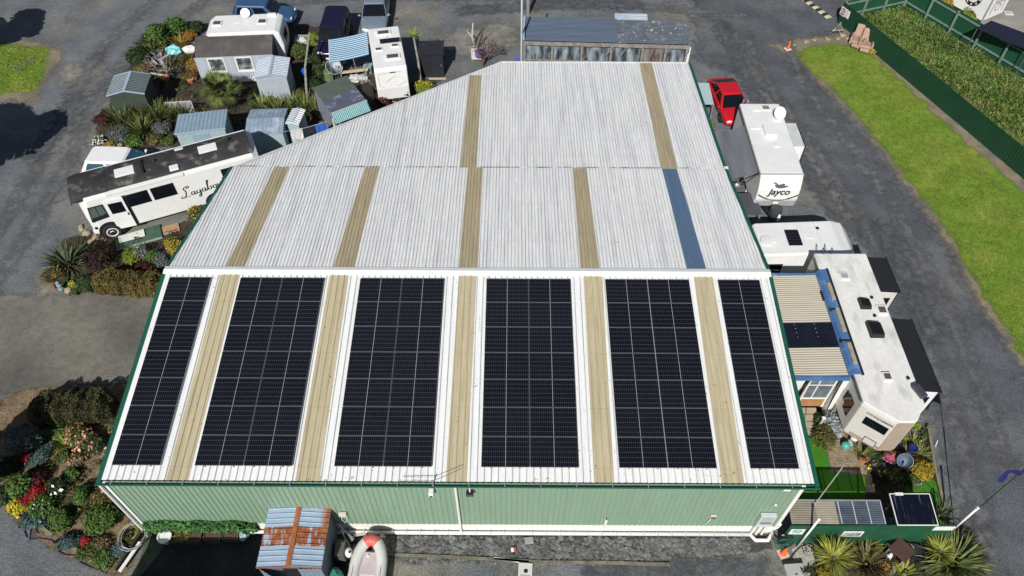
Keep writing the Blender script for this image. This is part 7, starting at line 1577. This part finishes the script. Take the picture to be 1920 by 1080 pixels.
# -- bed beside the bus
tuft('big dark green flax with long arching blades at the gravel corner by the bus', (122,488), 1.45, .040, 190, 'flaxd', droop=.75, up=.75, h=.5)
shrub('near black burgundy shrub between the big flax and the lime bush', (182,480), .95, 1.0, 'black', 1900, .06)
shrub('round lime yellow bush in front of the bus deck', (246,482), .48, .8, 'lime', 1100, .05)
shrub('grey brown bush with small white flowers beside the lime bush', (268,474), .42, .75, 'grey', 700, .05, 'whitef', 40, .03)
shrub('bright green bush right of the grey flowering bush', (288,480), .42, .7, 'green', 650, .06)
shrub('dull maroon bush against the brown hedge', (272,502), .5, .6, 'burg', 800, .05)
shrub('golden leaved bush pressed against the left roof edge', (328,462), .62, 1.3, 'gold', 1500, .06)
shrub('grey twiggy bush under the golden bush', (303,488), .45, .7, 'grey', 600, .05)
shrub('yellow green bush by the rear wheel of the bus', (372,402), .55, 1.2, 'olive', 1000, .06, 'yellow', 120, .04)
hedge('rust brown clipped hedge along the concrete driveway', (176,524), (312,532), 1.2, .95, 'rust', 9500, .05)
tuft('golden grass tussock at the tip of the bus bed', (100,520), .75, .02, 120, 'grassy', 'tussock', 'tussock', droop=.9, up=.85, h=.2)
shrub('small clump of bright yellow flowers under the big flax', (142,530), .36, .45, 'lime', 350, .05, 'yellow', 160, .05, name='flower_clump', cat='flowers')
shrub('dark green shrub at the left end of the brown hedge', (160,530), .55, .75, 'dark', 1100, .07)
shrub('dusty green low plant by the kerb of the driveway', (140,548), .22, .3, 'mid', 250, .05)
t = figure('grey blue garden gnome shape at the tip of the bus bed', (116,542), 0, M('grey_blue_stone', (.22,.30,.34), .6), 1.1)
figure('small red and black ornament lying by the golden tussock', (103,540), 0, M('red_brown_glaze', (.30,.08,.05), .5), .6)
for k, (px, s, lb) in enumerate((((127,545),.16,'pale rock beside the yellow flowers'),((152,428),.2,'pinkish rock at the front bumper of the bus'),((163,437),.24,'tan rock under the front of the bus'),((180,445),.26,'large tan rock before the bus front wheel'),((196,447),.18,'rock beside the bus front wheel'),((170,452),.2,'mossy rock at the edge of the bus bed'))):
    mb = MB(); rock(mb, tuple(at(*px,.05)), s, .7); tag(mb.build('rock', TANROCK), lb, 'rock')
# -- lower left flower bed
hedge('dark green clipped hedge along the top of the lower left flower bed', (58,766), (212,758), 1.45, 1.1, 'hedge', 11000, .045)
shrub('misty grey shrub at the left end of the dark hedge', (34,818), .68, .9, 'grey', 1500, .05)
shrub('white flowering clump beside the misty grey shrub', (66,830), .34, .45, 'green', 450, .055, 'whitef', 45, .06, name='flower_clump', cat='flowers')
shrub('small crimson shrub at the shaded left edge', (47,860), .26, .5, 'red', 480, .05)
shrub('blue green mounded shrub in the middle left of the bed', (76,856), .32, .45, 'blue', 900, .045, ry=.6, rz=-.5)
tuft('pale lime spiky plant in the middle of the flower bed', (120,828), .6, .018, 110, 'limeb', 'spiky_plant', 'spiky plant', droop=.6, up=.6, h=.15)
shrub('rose bush with coral and pink blooms near the roof edge', (152,822), .55, .8, 'mid', 800, .06, 'coral', 90, .06, name='rose_bush', cat='rose bush')
shrub('rose bush with pale pink blooms touching the roof edge', (178,832), .55, .8, 'dark', 900, .06, 'pink', 45, .055, name='rose_bush', cat='rose bush')
shrub('low green plant behind the lime spiky plant', (108,808), .42, .35, 'green', 550, .06)
shrub('loose green plant below the lime spiky plant', (118,856), .35, .4, 'mid', 450, .06)
shrub('feathery green plant in the upper middle of the bed', (135,806), .38, .4, 'olive', 480, .05)
shrub('dry tan plant below the coral roses', (142,862), .35, .3, 'brownw', 420, .05, 'pink', 20, .05)
shrub('leafy green shrub at the left border above the yellow flowers', (32,912), .55, .9, 'green', 1000, .08)
shrub('dark crimson shrub above the big scarlet shrub', (66,905), .38, .6, 'burg', 700, .05, 'red', 60, .05)
shrub('big scarlet shrub near the left border', (61,930), .46, .5, 'red', 1000, .05)
shrub('clump of yellow flowers on the gravel edge', (35,952), .36, .4, 'lime', 400, .05, 'yellow', 200, .05, name='flower_clump', cat='flowers')
shrub('green mound dotted with white daisies', (78,950), .55, .55, 'green', 1200, .055, 'whitef', 38, .045, name='daisy_bush', cat='daisies')
shrub('blue grey mound below the daisies on the gravel edge', (62,976), .45, .45, 'blue', 1100, .05)
shrub('dark branchy shrub with a white bloom in the bed centre', (108,912), .5, .7, 'dark', 700, .05, 'whitef', 8, .08)
tuft('dark grassy tussock near the bed centre', (146,952), .6, .014, 150, 'flaxd', 'tussock', 'tussock', droop=.9, up=.7, h=.2)
shrub('glossy green shrub left of the orange rose', (152,926), .42, .55, 'green', 800, .06)
shrub('bronze leaved rose with pale orange blooms by the downpipe', (196,932), .55, .8, 'rust', 1000, .055, 'coral', 14, .06, name='rose_bush', cat='rose bush')
shrub('large grassy green shrub in the lower middle of the bed', (190,975), .68, .8, 'green', 1500, .06)
shrub('dense green shrub between the daisies and the tussock', (112,972), .5, .6, 'green', 1100, .06)
shrub('small crimson shrub in the lower part of the bed', (162,1012), .25, .4, 'red', 420, .045)
shrub('blue grey mound on the lower gravel edge', (125,1018), .42, .45, 'blue', 1000, .05)
shrub('low mossy green ground plant near the long board', (165,1036), .5, .25, 'mid', 700, .05)
shrub('bright green ground plant at the bottom of the bed', (196,1046), .38, .3, 'green', 550, .05)
shrub('dusky green plant beside the white board', (225,1030), .35, .4, 'blue', 480, .06)
shrub('dry tan clump in the lower bed', (188,1020), .4, .25, 'brownw', 450, .05)
shrub('yellow green clump by the upper edge of the hose loop', (236,1012), .32, .25, 'olive', 350, .05)
shrub('low green shrub under the left roof edge', (206,868), .35, .5, 'green', 550, .06)
shrub('dark shrub tucked under the roof edge beside the hedge', (222,800), .42, .6, 'mid', 600, .06, 'coral', 10, .05)
shrub('low green plant below the dark branchy shrub', (132,890), .38, .35, 'green', 550, .06)
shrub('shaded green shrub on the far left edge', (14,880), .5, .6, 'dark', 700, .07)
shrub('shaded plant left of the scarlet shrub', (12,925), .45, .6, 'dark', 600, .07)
# low plants and litter that fill the bed between the shrubs
def cover(px, n, mat, label, r=.22, h=.10, s=.045, m_=34, name='groundcover'):
    fn = inpoly(px); V = []
    for k in range(n):
        p = fn(); q = random.uniform(.5,1.3); V.append(leaves((p.x,p.y,h*q), (r*q,r*q*random.uniform(.6,1.3),h*1.3*q), m_, s, 3, shell=.1))
    return tag(leafobj(name, np.concatenate(V), LM[mat]), label, 'groundcover', kind='stuff')
def inpoly(px):
    P_ = [at(*q) for q in px]
    x0_, x1_ = min(p.x for p in P_), max(p.x for p in P_); y0_, y1_ = min(p.y for p in P_), max(p.y for p in P_)
    def f():
        while True:
            x, y = random.uniform(x0_,x1_), random.uniform(y0_,y1_); c_ = False
            for a, b in zip(P_, P_[1:]+P_[:1]):
                if (a.y > y) != (b.y > y) and x < (b.x-a.x)*(y-a.y)/(b.y-a.y)+a.x: c_ = not c_
            if c_: return V3((x,y,0))
    return f
bedpx = [(30,790),(215,790),(225,870),(205,915),(262,1000),(222,1060),(160,1046),(110,1030),(62,998),(26,960),(18,925),(5,890)]
cover(bedpx, 70, 'mid', 'low green plants filling the lower left flower bed')
cover(bedpx, 25, 'dark', 'dark low plants filling the lower left flower bed')
cover(bedpx, 45, 'brownw', 'dry leaf litter clumps across the lower left flower bed', h=.05)
bed2 = [(240,95),(250,150),(230,215),(215,268),(320,270),(560,215),(610,225),(640,140),(600,70),(560,70),(548,165),(470,170),(365,165),(330,60),(285,60)]
cover(bed2, 120, 'dark', 'dark low growth across the back garden', r=.3, h=.16, s=.06)
cover(bed2, 90, 'mid', 'green low growth across the back garden', r=.3, h=.16, s=.06)
cover([(185,262),(205,205),(310,195),(320,272),(215,276)], 40, 'green', 'bright low plants along the flax row', r=.25, h=.14, s=.06)
cover([(150,450),(300,450),(340,430),(330,500),(150,520)], 45, 'dark', 'dark low plants in the bed beside the bus', r=.28, h=.14, s=.05)
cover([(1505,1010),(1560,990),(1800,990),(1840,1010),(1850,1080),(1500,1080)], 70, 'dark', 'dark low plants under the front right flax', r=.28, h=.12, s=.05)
cover([(1630,855),(1690,842),(1738,800),(1750,880),(1755,930),(1640,930)], 45, 'mid', 'low plants in the bed below the trailer nose', r=.2, h=.12, s=.045)
# ivy on the base of the wall
g = np.random.default_rng(3); n = 9500
P = np.stack([g.uniform(-.55, 3.75, n), YW-.02-np.abs(g.normal(0,.11,n)), g.uniform(.02, 1.05, n)], 1); P = P[P[:,2] < .90+.06*np.sin(P[:,0]*5)-.12*(P[:,0] > 3.4)]; P = P[(P[:,0] < 2.0) | (P[:,2] > .22)]; n = len(P)
nrm = np.array([0,-1,.5])+g.normal(0,.45,(n,3)); nrm /= np.linalg.norm(nrm,axis=1)[:,None]; tt = np.cross(nrm, g.normal(size=(n,3))); tt /= np.linalg.norm(tt,axis=1)[:,None]; bb = np.cross(nrm,tt); Ls = (.055*g.uniform(.6,1.4,n))[:,None]
t = thing('ivy', 'bright green ivy spreading along the foot of the green wall', 'ivy', (1.5,YW,0), 0); leafobj('foliage', np.stack([P-tt*Ls,P+bb*Ls*.8,P+tt*Ls,P-bb*Ls*.8],1).reshape(-1,3), LM['ivy'], t)
mb = MB()
for k in range(8): mb.tube([(-.4+k*.5,YW-.03,0),(-.3+k*.52,YW-.035,.35),(-.45+k*.5,YW-.03,.62)], .012, 4)
mb.build('stem', TWIG, t)
for k, x in enumerate((.9,1.6)): pass
tuft('straggly yellowing plant spilling out of the long planter', (343,1002), .38, .012, 40, 'limeb', 'straggly_plant', 'plant', droop=.9, up=.8, h=.4, z0=.32)
# -- front right flax bed
tuft('bright green spiky cordyline rosette at the front right', (1565,1046), .80, .026, 130, 'flaxy', 'cordyline', 'cordyline', droop=.35, up=.42, h=1.0, z0=.95, trunk=.09, zpx=1.0)
tuft('olive brown flax right of the cordyline rosette', (1630,1052), 1.0, .028, 120, 'flaxb', droop=.7, up=.75, h=.4)
tuft('yellow tipped flax behind the olive brown flax', (1622,1022), .8, .024, 80, 'flaxy', droop=.6, up=.8, h=.4)
tuft('large green flax with broad arching blades at the road edge', (1795,1052), 1.35, .038, 230, 'flax', droop=.7, up=.7, h=.5)
tuft('bright yellow green rosette growing in front of the large flax', (1764,1034), .62, .022, 110, 'flaxy', 'cordyline', 'cordyline', droop=.4, up=.5, h=.8, z0=.7, trunk=.07, zpx=.75)
tuft('small yellow green spiky plant at the bottom edge', (1698,1074), .55, .02, 80, 'flaxy', 'spiky_plant', 'spiky plant', droop=.5, up=.6, h=.2)
tuft('narrow dark flax between the table and the cordyline', (1652,1080), .7, .02, 60, 'flaxb', droop=.6, up=.9, h=.3)
tuft('dark fronds standing in for the rosette shadow on the front fence', (1545,1000), .75, .02, 80, 'dark', 'cordyline', 'cordyline', droop=.5, up=.5, h=.9, z0=.6, trunk=.06, zpx=.6)  # added plant in place of the shadow cast on the fence
tuft('dark shaded flax behind the flagpole foot', (1768,962), .75, .022, 60, 'flaxd', droop=.5, up=.9, h=.3)
shrub('golden yellow groundcover at the foot of the cordyline', (1545,1078), .35, .25, 'gold', 350, .05)
shrub('small red leaved plant beside the stone pot', (1640,1074), .28, .35, 'burg', 300, .06)
shrub('orange flowers growing in the grey stone pot', (1662,1066), .2, .5, 'green', 200, .05, 'orange', 90, .05, name='flower_clump', cat='flowers')
# -- right garden by the fifth wheel
shrub('silver leaved shrub beside the porch steps', (1560,796), .48, .95, 'silver', 1500, .065, ry=.62)
shrub('dark olive shrub at the foot of the porch steps', (1546,818), .48, .95, 'olive', 1500, .05)
shrub('dark climbing shrub behind the handrail post', (1533,785), .25, 1.0, 'dark', 500, .05)
tuft('spiky palm growing in the terracotta pot', (1620,846), .5, .012, 90, 'flax', 'potted_palm', 'palm', droop=.6, up=.7, h=.6, z0=.4)
shrub('dark leafy shrub below the nose of the trailer', (1640,852), .34, .6, 'dark', 500, .07)
shrub('yellow flowering plant above the blue glazed pot', (1645,878), .34, .5, 'grey', 420, .07, 'yellow', 22, .06)
shrub('bright pink flowers in the purple pot', (1664,856), .2, .6, 'green', 150, .05, 'magenta', 120, .06, name='flower_clump', cat='flowers')
shrub('orange tinged plant between the trailer drawbar and the pink flowers', (1680,858), .28, .45, 'orange', 300, .06)
tuft('small lime spiky plant in the shaded bed', (1679,884), .38, .014, 50, 'limeb', 'spiky_plant', 'spiky plant', droop=.5, up=.45, h=.2)
tuft('upper bromeliad clump with yellow green blades by the road edging', (1714,828), .5, .026, 60, 'flaxy', 'bromeliad', 'bromeliad', droop=.5, up=.6, h=.3)
tuft('lower bromeliad clump with green gold blades by the road edging', (1728,846), .5, .026, 60, 'flax', 'bromeliad', 'bromeliad', droop=.5, up=.6, h=.3)
tuft('bronze bromeliad clump behind the garden dish', (1704,845), .45, .024, 45, 'flaxb', 'bromeliad', 'bromeliad', droop=.5, up=.7, h=.3)
shrub('round golden green bush beside the timber edging', (1729,882), .5, .6, 'gold', 1000, .05)
shrub('tiny green tuft by the nose of the road verge', (1716,798), .2, .3, 'lime', 200, .05)
shrub('grey green plant in front of the road edging', (1712,902), .3, .3, 'mid', 280, .05)
# -- back left garden
for k, (px, r, h, m_, lb) in enumerate((((296,66),.75,1.5,'green','tall leafy green bush at the upper left of the back garden'),((331,47),.7,1.5,'green','leafy green bush nearest the top of the back garden'),((258,108),.85,1.1,'dark','dark green spreading bush at the left edge of the junk heap'),((274,92),.7,1.0,'mid','green bush above the junk heap'),((312,62),.5,.8,'dark','small dark bush between the two tall leafy bushes'),((368,52),.5,.7,'dark','shaded bush behind the caravan nose'))):
    shrub(lb, px, r, h, m_, 1500, .08)
tuft('orange grass clump above the turquoise plastic', (338,76), .8, .02, 110, 'grassy', 'tussock', 'tussock', droop=.8, up=.8, h=.3)
shrub('orange brown bush behind the white bag', (352,68), .55, .6, 'orange', 800, .06)
shrub('rusty orange bush against the annex wall', (361,122), .52, .9, 'orange', 1200, .06)
shrub('yellow green bush beside the rusty orange bush', (346,112), .45, .8, 'olive', 700, .06)
shrub('faded orange creeper by the lattice panel', (356,140), .5, .5, 'rust', 700, .06)
shrub('dry brown bush left of the red bucket', (266,130), .6, .7, 'brownw', 700, .05)
shrub('dry tan bush on the near side of the junk heap', (300,88), .5, .5, 'brownw', 550, .05)
shrub('low brown bush behind the green gabled shed', (272,142), .45, .5, 'brownw', 500, .05)
shrub('burgundy bush at the gravel edge by the green shed', (196,222), .62, .8, 'burg', 1400, .06)
for k, (px, L, n, lb) in enumerate((((228,222),1.05,90,'flax clump next to the burgundy bush'),((248,218),1.1,110,'flax clump in front of the dark green shed'),((268,214),1.1,110,'tall flax clump right of the green shed door side'),((292,214),1.05,100,'flax clump left of the lattice panel'),((262,238),.95,90,'front flax clump above the grey bush'),((316,212),.9,80,'flax clump in front of the lattice panel'),((336,210),.85,70,'flax clump right of the lattice panel'),((520,204),.95,80,'flax clump left of the narrow striped shed'),((545,198),.95,90,'flax clump behind the narrow striped shed'),((570,200),1.0,90,'flax clump at the foot of the crooked post'),((592,206),.95,90,'flax clump beside the lean-to shed'),((612,214),.8,60,'flax clump against the lean-to shed wall'),((490,196),.9,70,'flax clump behind the steel blue shed'))):
    tuft(lb, px, L*1.28, .034, int(n*1.35), 'flax', droop=.38, up=1.02, h=.5)
shrub('grey lavender bush below the flax row', (222,252), .6, .6, 'grey', 1100, .05)
shrub('grey green bush right of the lavender bush', (302,240), .6, .7, 'grey', 1100, .05)
shrub('low green plant at the front of the flax row', (248,262), .5, .45, 'green', 700, .06)
shrub('olive green plant at the right end of the flax row', (288,260), .45, .45, 'olive', 600, .06)
shrub('low plant beside the long blue shed', (315,264), .4, .4, 'mid', 420, .06)
shrub('white flowering plant on the gravel edge above the white car', (186,264), .38, .4, 'green', 500, .06, 'whitef', 70, .05, name='flower_clump', cat='flowers')
shrub('tan grass plant above the white car', (203,272), .4, .4, 'grassy', 500, .05)
for k, (px, s, lb) in enumerate((((215,270),.2,'pale rock above the white car'),((226,272),.24,'pinkish rock at the edge of the flax row'),((240,272),.17,'small tan rock below the green plant'),((262,268),.18,'tan rock in the flax row border'),((284,268),.16,'tan rock near the long blue shed'))):
    mb = MB(); rock(mb, tuple(at(*px,.05)), s, .7); tag(mb.build('rock', TANROCK), lb, 'rock')
# fan palm in front of the annex
c = at(424,196,.2); t = thing('fan_palm', 'green fan palm in front of the white annex', 'palm', (c.x,c.y,0), 0)
mb = MB(); mb.tube([(c.x,c.y,0),(c.x+.02,c.y,.6),(c.x,c.y,1.15)], .12, 9, .09); mb.build('trunk', TWIG, t)
V = []
for k in range(38):
    a = k*2.4; e = random.uniform(-.2,1.3); l = random.uniform(.5,.85); d = V3((math.cos(a)*math.cos(e),math.sin(a)*math.cos(e),math.sin(e))); hub = V3((c.x,c.y,1.15))+d*l
    sd = d.cross(V3((0,0,1))).normalized(); upv = sd.cross(d)
    for j in range(15):
        q = (j-7)/7*1.5; dd = (d*math.cos(q)+sd*math.sin(q)-V3((0,0,.15))).normalized(); ss = dd.cross(upv).normalized()*.042; LL = .78*(1-.2*abs(q)); m_ = hub+dd*LL*.5; tip = hub+dd*LL-V3((0,0,.10))
        V += [hub, m_+ss, tip, m_-ss]
leafobj('crown', np.array([tuple(v) for v in V]), leafmat('palm_frond', (.075,.105,.028), (.12,.14,.04), .45), t)
shrub('bright green bush behind the fan palm', (398,150), .5, 1.0, 'green', 900, .07)
shrub('lime green bush at the foot of the pale grey shed', (510,190), .45, .7, 'lime', 700, .06)
shrub('dark bush beside the fan palm', (470,176), .5, .7, 'dark', 700, .07)
shrub('pale plant at the foot of the lattice panel', (318,204), .35, .5, 'lime', 300, .06, 'whitef', 25, .05)
# hedge-like growth along the crooked post
for k, (px, r, h, m_, lb) in enumerate((((562,96),.65,1.2,'mid','dense green bush below the wire basket'),((590,76),.42,.9,'lime','lime green bush beside the navy car'),((594,108),.5,.7,'dark','dark bush right of the crooked post'),((598,134),.55,.7,'dark','dark low bush left of the green barrel'),((588,158),.5,.6,'dark','straggly dark bush at the middle of the crooked post'),((606,180),.5,.6,'mid','green bush beside the lean-to shed back corner'),((560,176),.4,.6,'olive','olive bush right of the pale grey shed'),((615,236),.45,.5,'brownw','dry bush below the lean-to shed'))):
    shrub(lb, px, r, h, m_, 900, .07)
shrub('dark red leaved bush behind the motor caravan', (718,184), .5, .8, 'burg', 700, .06, 'pink', 12, .06)
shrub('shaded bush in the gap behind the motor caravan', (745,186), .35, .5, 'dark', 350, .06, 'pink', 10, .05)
shrub('yellow flowering bush at the clipped corner of the roof', (796,166), .55, .9, 'lime', 1000, .06, 'yellow', 160, .05)
# leaning trunks with tufts
b, tp = at(790,164,0), at(775,66,2.7)
t = thing('cabbage_tree', 'slim cabbage tree trunk with a pale tuft beside the black shed', 'tree', (b.x,b.y,0), 0); mb = MB(); mb.tube([b,(b+tp)/2+V3((.06,0,0)),tp], .09, 8, .06); mb.build('trunk', WOODG, t)
leafobj('crown', blades(tuple(tp), 90, .55, .016, 1, .6, .5, 0), LM['limeb'], t)
# bare trees
def baretree(label, base, h, spread, mat, n=5, depth=3, name='bare_tree'):
    t = thing(name, label, 'tree', (base.x,base.y,0), 0); mbt = MB(); mbb = MB()
    mbt.tube([base, base+V3((.05,.03,h*.3))], .09, 7, .07)
    def grow(p, d, l, r, k):
        q = p+d*l+V3((0,0,.05)); mbb.tube([p, p+d*l*.5+V3((random.gauss(0,.03),random.gauss(0,.03),0)), q], r, 5, r*.6)
        if k == 0: return
        for j in range(3 if k > 1 else 4):
            nd = (d+V3((random.gauss(0,.55),random.gauss(0,.55),random.gauss(.1,.35)))).normalized(); grow(q, nd, l*random.uniform(.55,.8), r*.55, k-1)
    for k in range(n):
        a = 2*math.pi*k/n+random.random(); d = V3((math.cos(a)*spread,math.sin(a)*spread,1)).normalized(); grow(base+V3((.05,.03,h*.28)), d, h*.32, .045, depth)
    mbt.build('trunk', mat, t); mbb.build('branches', mat, t); return t
baretree('leafless silver grey tree growing out of the junk heap', at(316,150,0), 1.7, 1.0, TWIGG, 6)
baretree('leafless reddish tree between the black shed and the barn', at(905,125,0), 1.9, .7, M('twig_reddish', (.13,.075,.07), .9, var=.2), 6)
p = at(889,88,0); t = thing('dead_tree_stump', 'pale dead tree trunk with two stubs beside the reddish tree', 'tree', (p.x,p.y,0), 0); mb = MB(); mb.tube([p,p+V3((-.1,.05,.8)),p+V3((-.02,.15,1.7))], .09, 7, .05); mb.tube([p+V3((-.08,.05,.7)),p+V3((-.45,.1,1.15))], .05, 6, .03); mb.build('trunk', M('bleached_wood', (.50,.46,.40), .8, var=.15), t); mb = MB(); mb.tube([p+V3((.3,-.1,0)),p+V3((.55,.1,.9)),p+V3((.75,.15,1.3))], .07, 6, .04); mb.build('branch', M('charred_wood', (.03,.025,.022), .9), t)
# trailer side plants
shrub('small lime weed between the warehouse and the grey trailer awning', (1333,238), .3, .4, 'lime', 300, .06)
shrub('small yellow weed against the armchairs', (1634,96), .3, .35, 'gold', 260, .06)
shrub('round yellow green bush against the white kiosk', (1817,33), .55, 1.2, 'lime', 900, .07)
shrub('yellow bush at the corner of the fence beside the kiosk', (1772,2), .6, 1.0, 'gold', 700, .07)
# -- weeds between the fences and rough grass edges: uncountable growth
def bladefield(pts_fn, n, L, w, mat, name, label, cat='weeds', droop=1.2):
    V = []
    for k in range(n):
        p = pts_fn(); V.append(blades((p.x,p.y,0), random.randint(3,6), L*random.uniform(.5,1.3), w, 1, droop, .9, segs=3, ring=.05))
    o = leafobj(name, np.concatenate(V), LM[mat]); return tag(o, label, cat, kind='stuff')
fA, fB = V3((36.45,36.3,0)), V3((44.6,15.2,0)); gA, gB = V3((41.75,38.4,0)), V3((49.9,24.2,0))
from mathutils import noise as mnoise
OFFS = [0.]
def strip():
    while True:
        u = random.random()**1.1; v = random.uniform(.05,.95); p = (fA+(fB-fA)*u)*(1-v)+(gA+(gB-gA)*u)*v
        if mnoise.noise((p.x*.32+OFFS[0], p.y*.32, OFFS[0]*3.1)) > random.uniform(-.25,.2): return p
bladefield(strip, 2800, .36, .015, 'weedb', 'weeds', 'overgrown green weeds filling the strip between the two fences')
OFFS[0] = 7.3
bladefield(strip, 550, .42, .012, 'straw', 'dry_grass', 'dry straw coloured grass standing among the fence strip weeds')
OFFS[0] = 13.1
V = []
for k in range(420):
    p = strip(); V.append(leaves((p.x,p.y,.12), (.35,.35,.18), 26, .08, 2))
tag(leafobj('weed_foliage', np.concatenate(V), leafmat('weed_leaf', (.10,.18,.035), (.16,.19,.05))), 'leafy weeds scattered through the fence strip', 'weeds', kind='stuff')
OFFS[0] = 21.7
V = []
for k in range(420):
    p = strip(); V.append(leaves((p.x,p.y,.12), (.35,.35,.18), 26, .08, 2))
tag(leafobj('weed_foliage', np.concatenate(V), LM['green']), 'brighter leafy weeds scattered through the fence strip', 'weeds', kind='stuff')
# short grass blades so the lawns have a pile
def inpoly(px):
    P_ = [at(*q) for q in px]
    x0_, x1_ = min(p.x for p in P_), max(p.x for p in P_); y0_, y1_ = min(p.y for p in P_), max(p.y for p in P_)
    def f():
        while True:
            x, y = random.uniform(x0_,x1_), random.uniform(y0_,y1_); c_ = False
            for a, b in zip(P_, P_[1:]+P_[:1]):
                if (a.y > y) != (b.y > y) and x < (b.x-a.x)*(y-a.y)/(b.y-a.y)+a.x: c_ = not c_
            if c_: return V3((x,y,0))
    return f
lawnpx = [(1486,102),(1520,92),(1570,86),(1604,94),(1636,114),(1668,144),(1700,178),(1745,226),(1800,274),(1850,318),(1930,390),(1930,660),(1915,660),(1874,592),(1836,530),(1800,464),(1756,396),(1708,336),(1656,270),(1604,208),(1550,152),(1508,118)]
fn_ = inpoly(lawnpx); g = np.random.default_rng(9)
def pile(fn_, n, s, mat, name, label):
    P = np.array([tuple(fn_()) for _ in range(n)]); P[:,2] = .015
    a = g.uniform(0,6.28,n); d = np.stack([np.cos(a),np.sin(a),np.zeros(n)],1); L = s*g.uniform(.5,1.5,n); t_ = np.stack([-np.sin(a)*.35,np.cos(a)*.35,np.zeros(n)],1)*L[:,None]; upv = np.array([0,0,1.])*(L*.75)[:,None]
    V = np.stack([P-t_, P+t_, P+t_*.4+upv+d*L[:,None]*.6, P-t_*.4+upv+d*L[:,None]*.6],1).reshape(-1,3)
    tag(leafobj(name, V, mat), label, 'grass', kind='stuff')
pile(fn_, 24000, .045, leafmat('lawn_blade', (.135,.22,.026), (.18,.24,.035), .18), 'grass', 'short mown grass on the right hand lawn')
pile(inpoly([(-20,86),(40,87),(84,92),(82,120),(74,158),(60,168),(20,172),(-20,176)]), 3500, .06, MATS['lawn_blade'], 'grass', 'short grass on the small left lawn')
# trees outside the frame on the left: their shadows fall into the picture
def tree(label, base, h, r, mat='dark', n=5000):
    t = thing('shade_tree', label, 'tree', (base[0],base[1],0), 0); mb = MB(); mb.tube([(base[0],base[1],0),(base[0]+.1,base[1],h*.3),(base[0],base[1],h*.7)], .22, 9, .10)
    for k in range(7):
        a = k*.9; mb.tube([(base[0]+.05,base[1],h*(.3+.05*k)),(base[0]+math.cos(a)*r*.7,base[1]+math.sin(a)*r*.7,h*(.45+.06*k))], .06, 5, .02)
    mb.build('trunk', TWIG, t)
    V = [leaves((base[0]+random.gauss(0,r*.35),base[1]+random.gauss(0,r*.35),h*random.uniform(.4,.9)), (r*.55,r*.55,h*.16), n//10, .24, 4, shell=.15) for k in range(10)]
    leafobj('crown', np.concatenate(V), LM[mat], t); return t
random.seed(21); rng = np.random.default_rng(21)
tree('leafy dark tree left of the gravel yard', (-18.9,17.6), 6.5, 3.3, n=26000)
tree('second leafy dark tree further up the left side of the yard', (-22.2,31.0), 4.5, 1.7, n=9000)
tree('bushy dark tree outside the lower left corner', (-8.1,.3), 4.4, 1.25, n=10000)
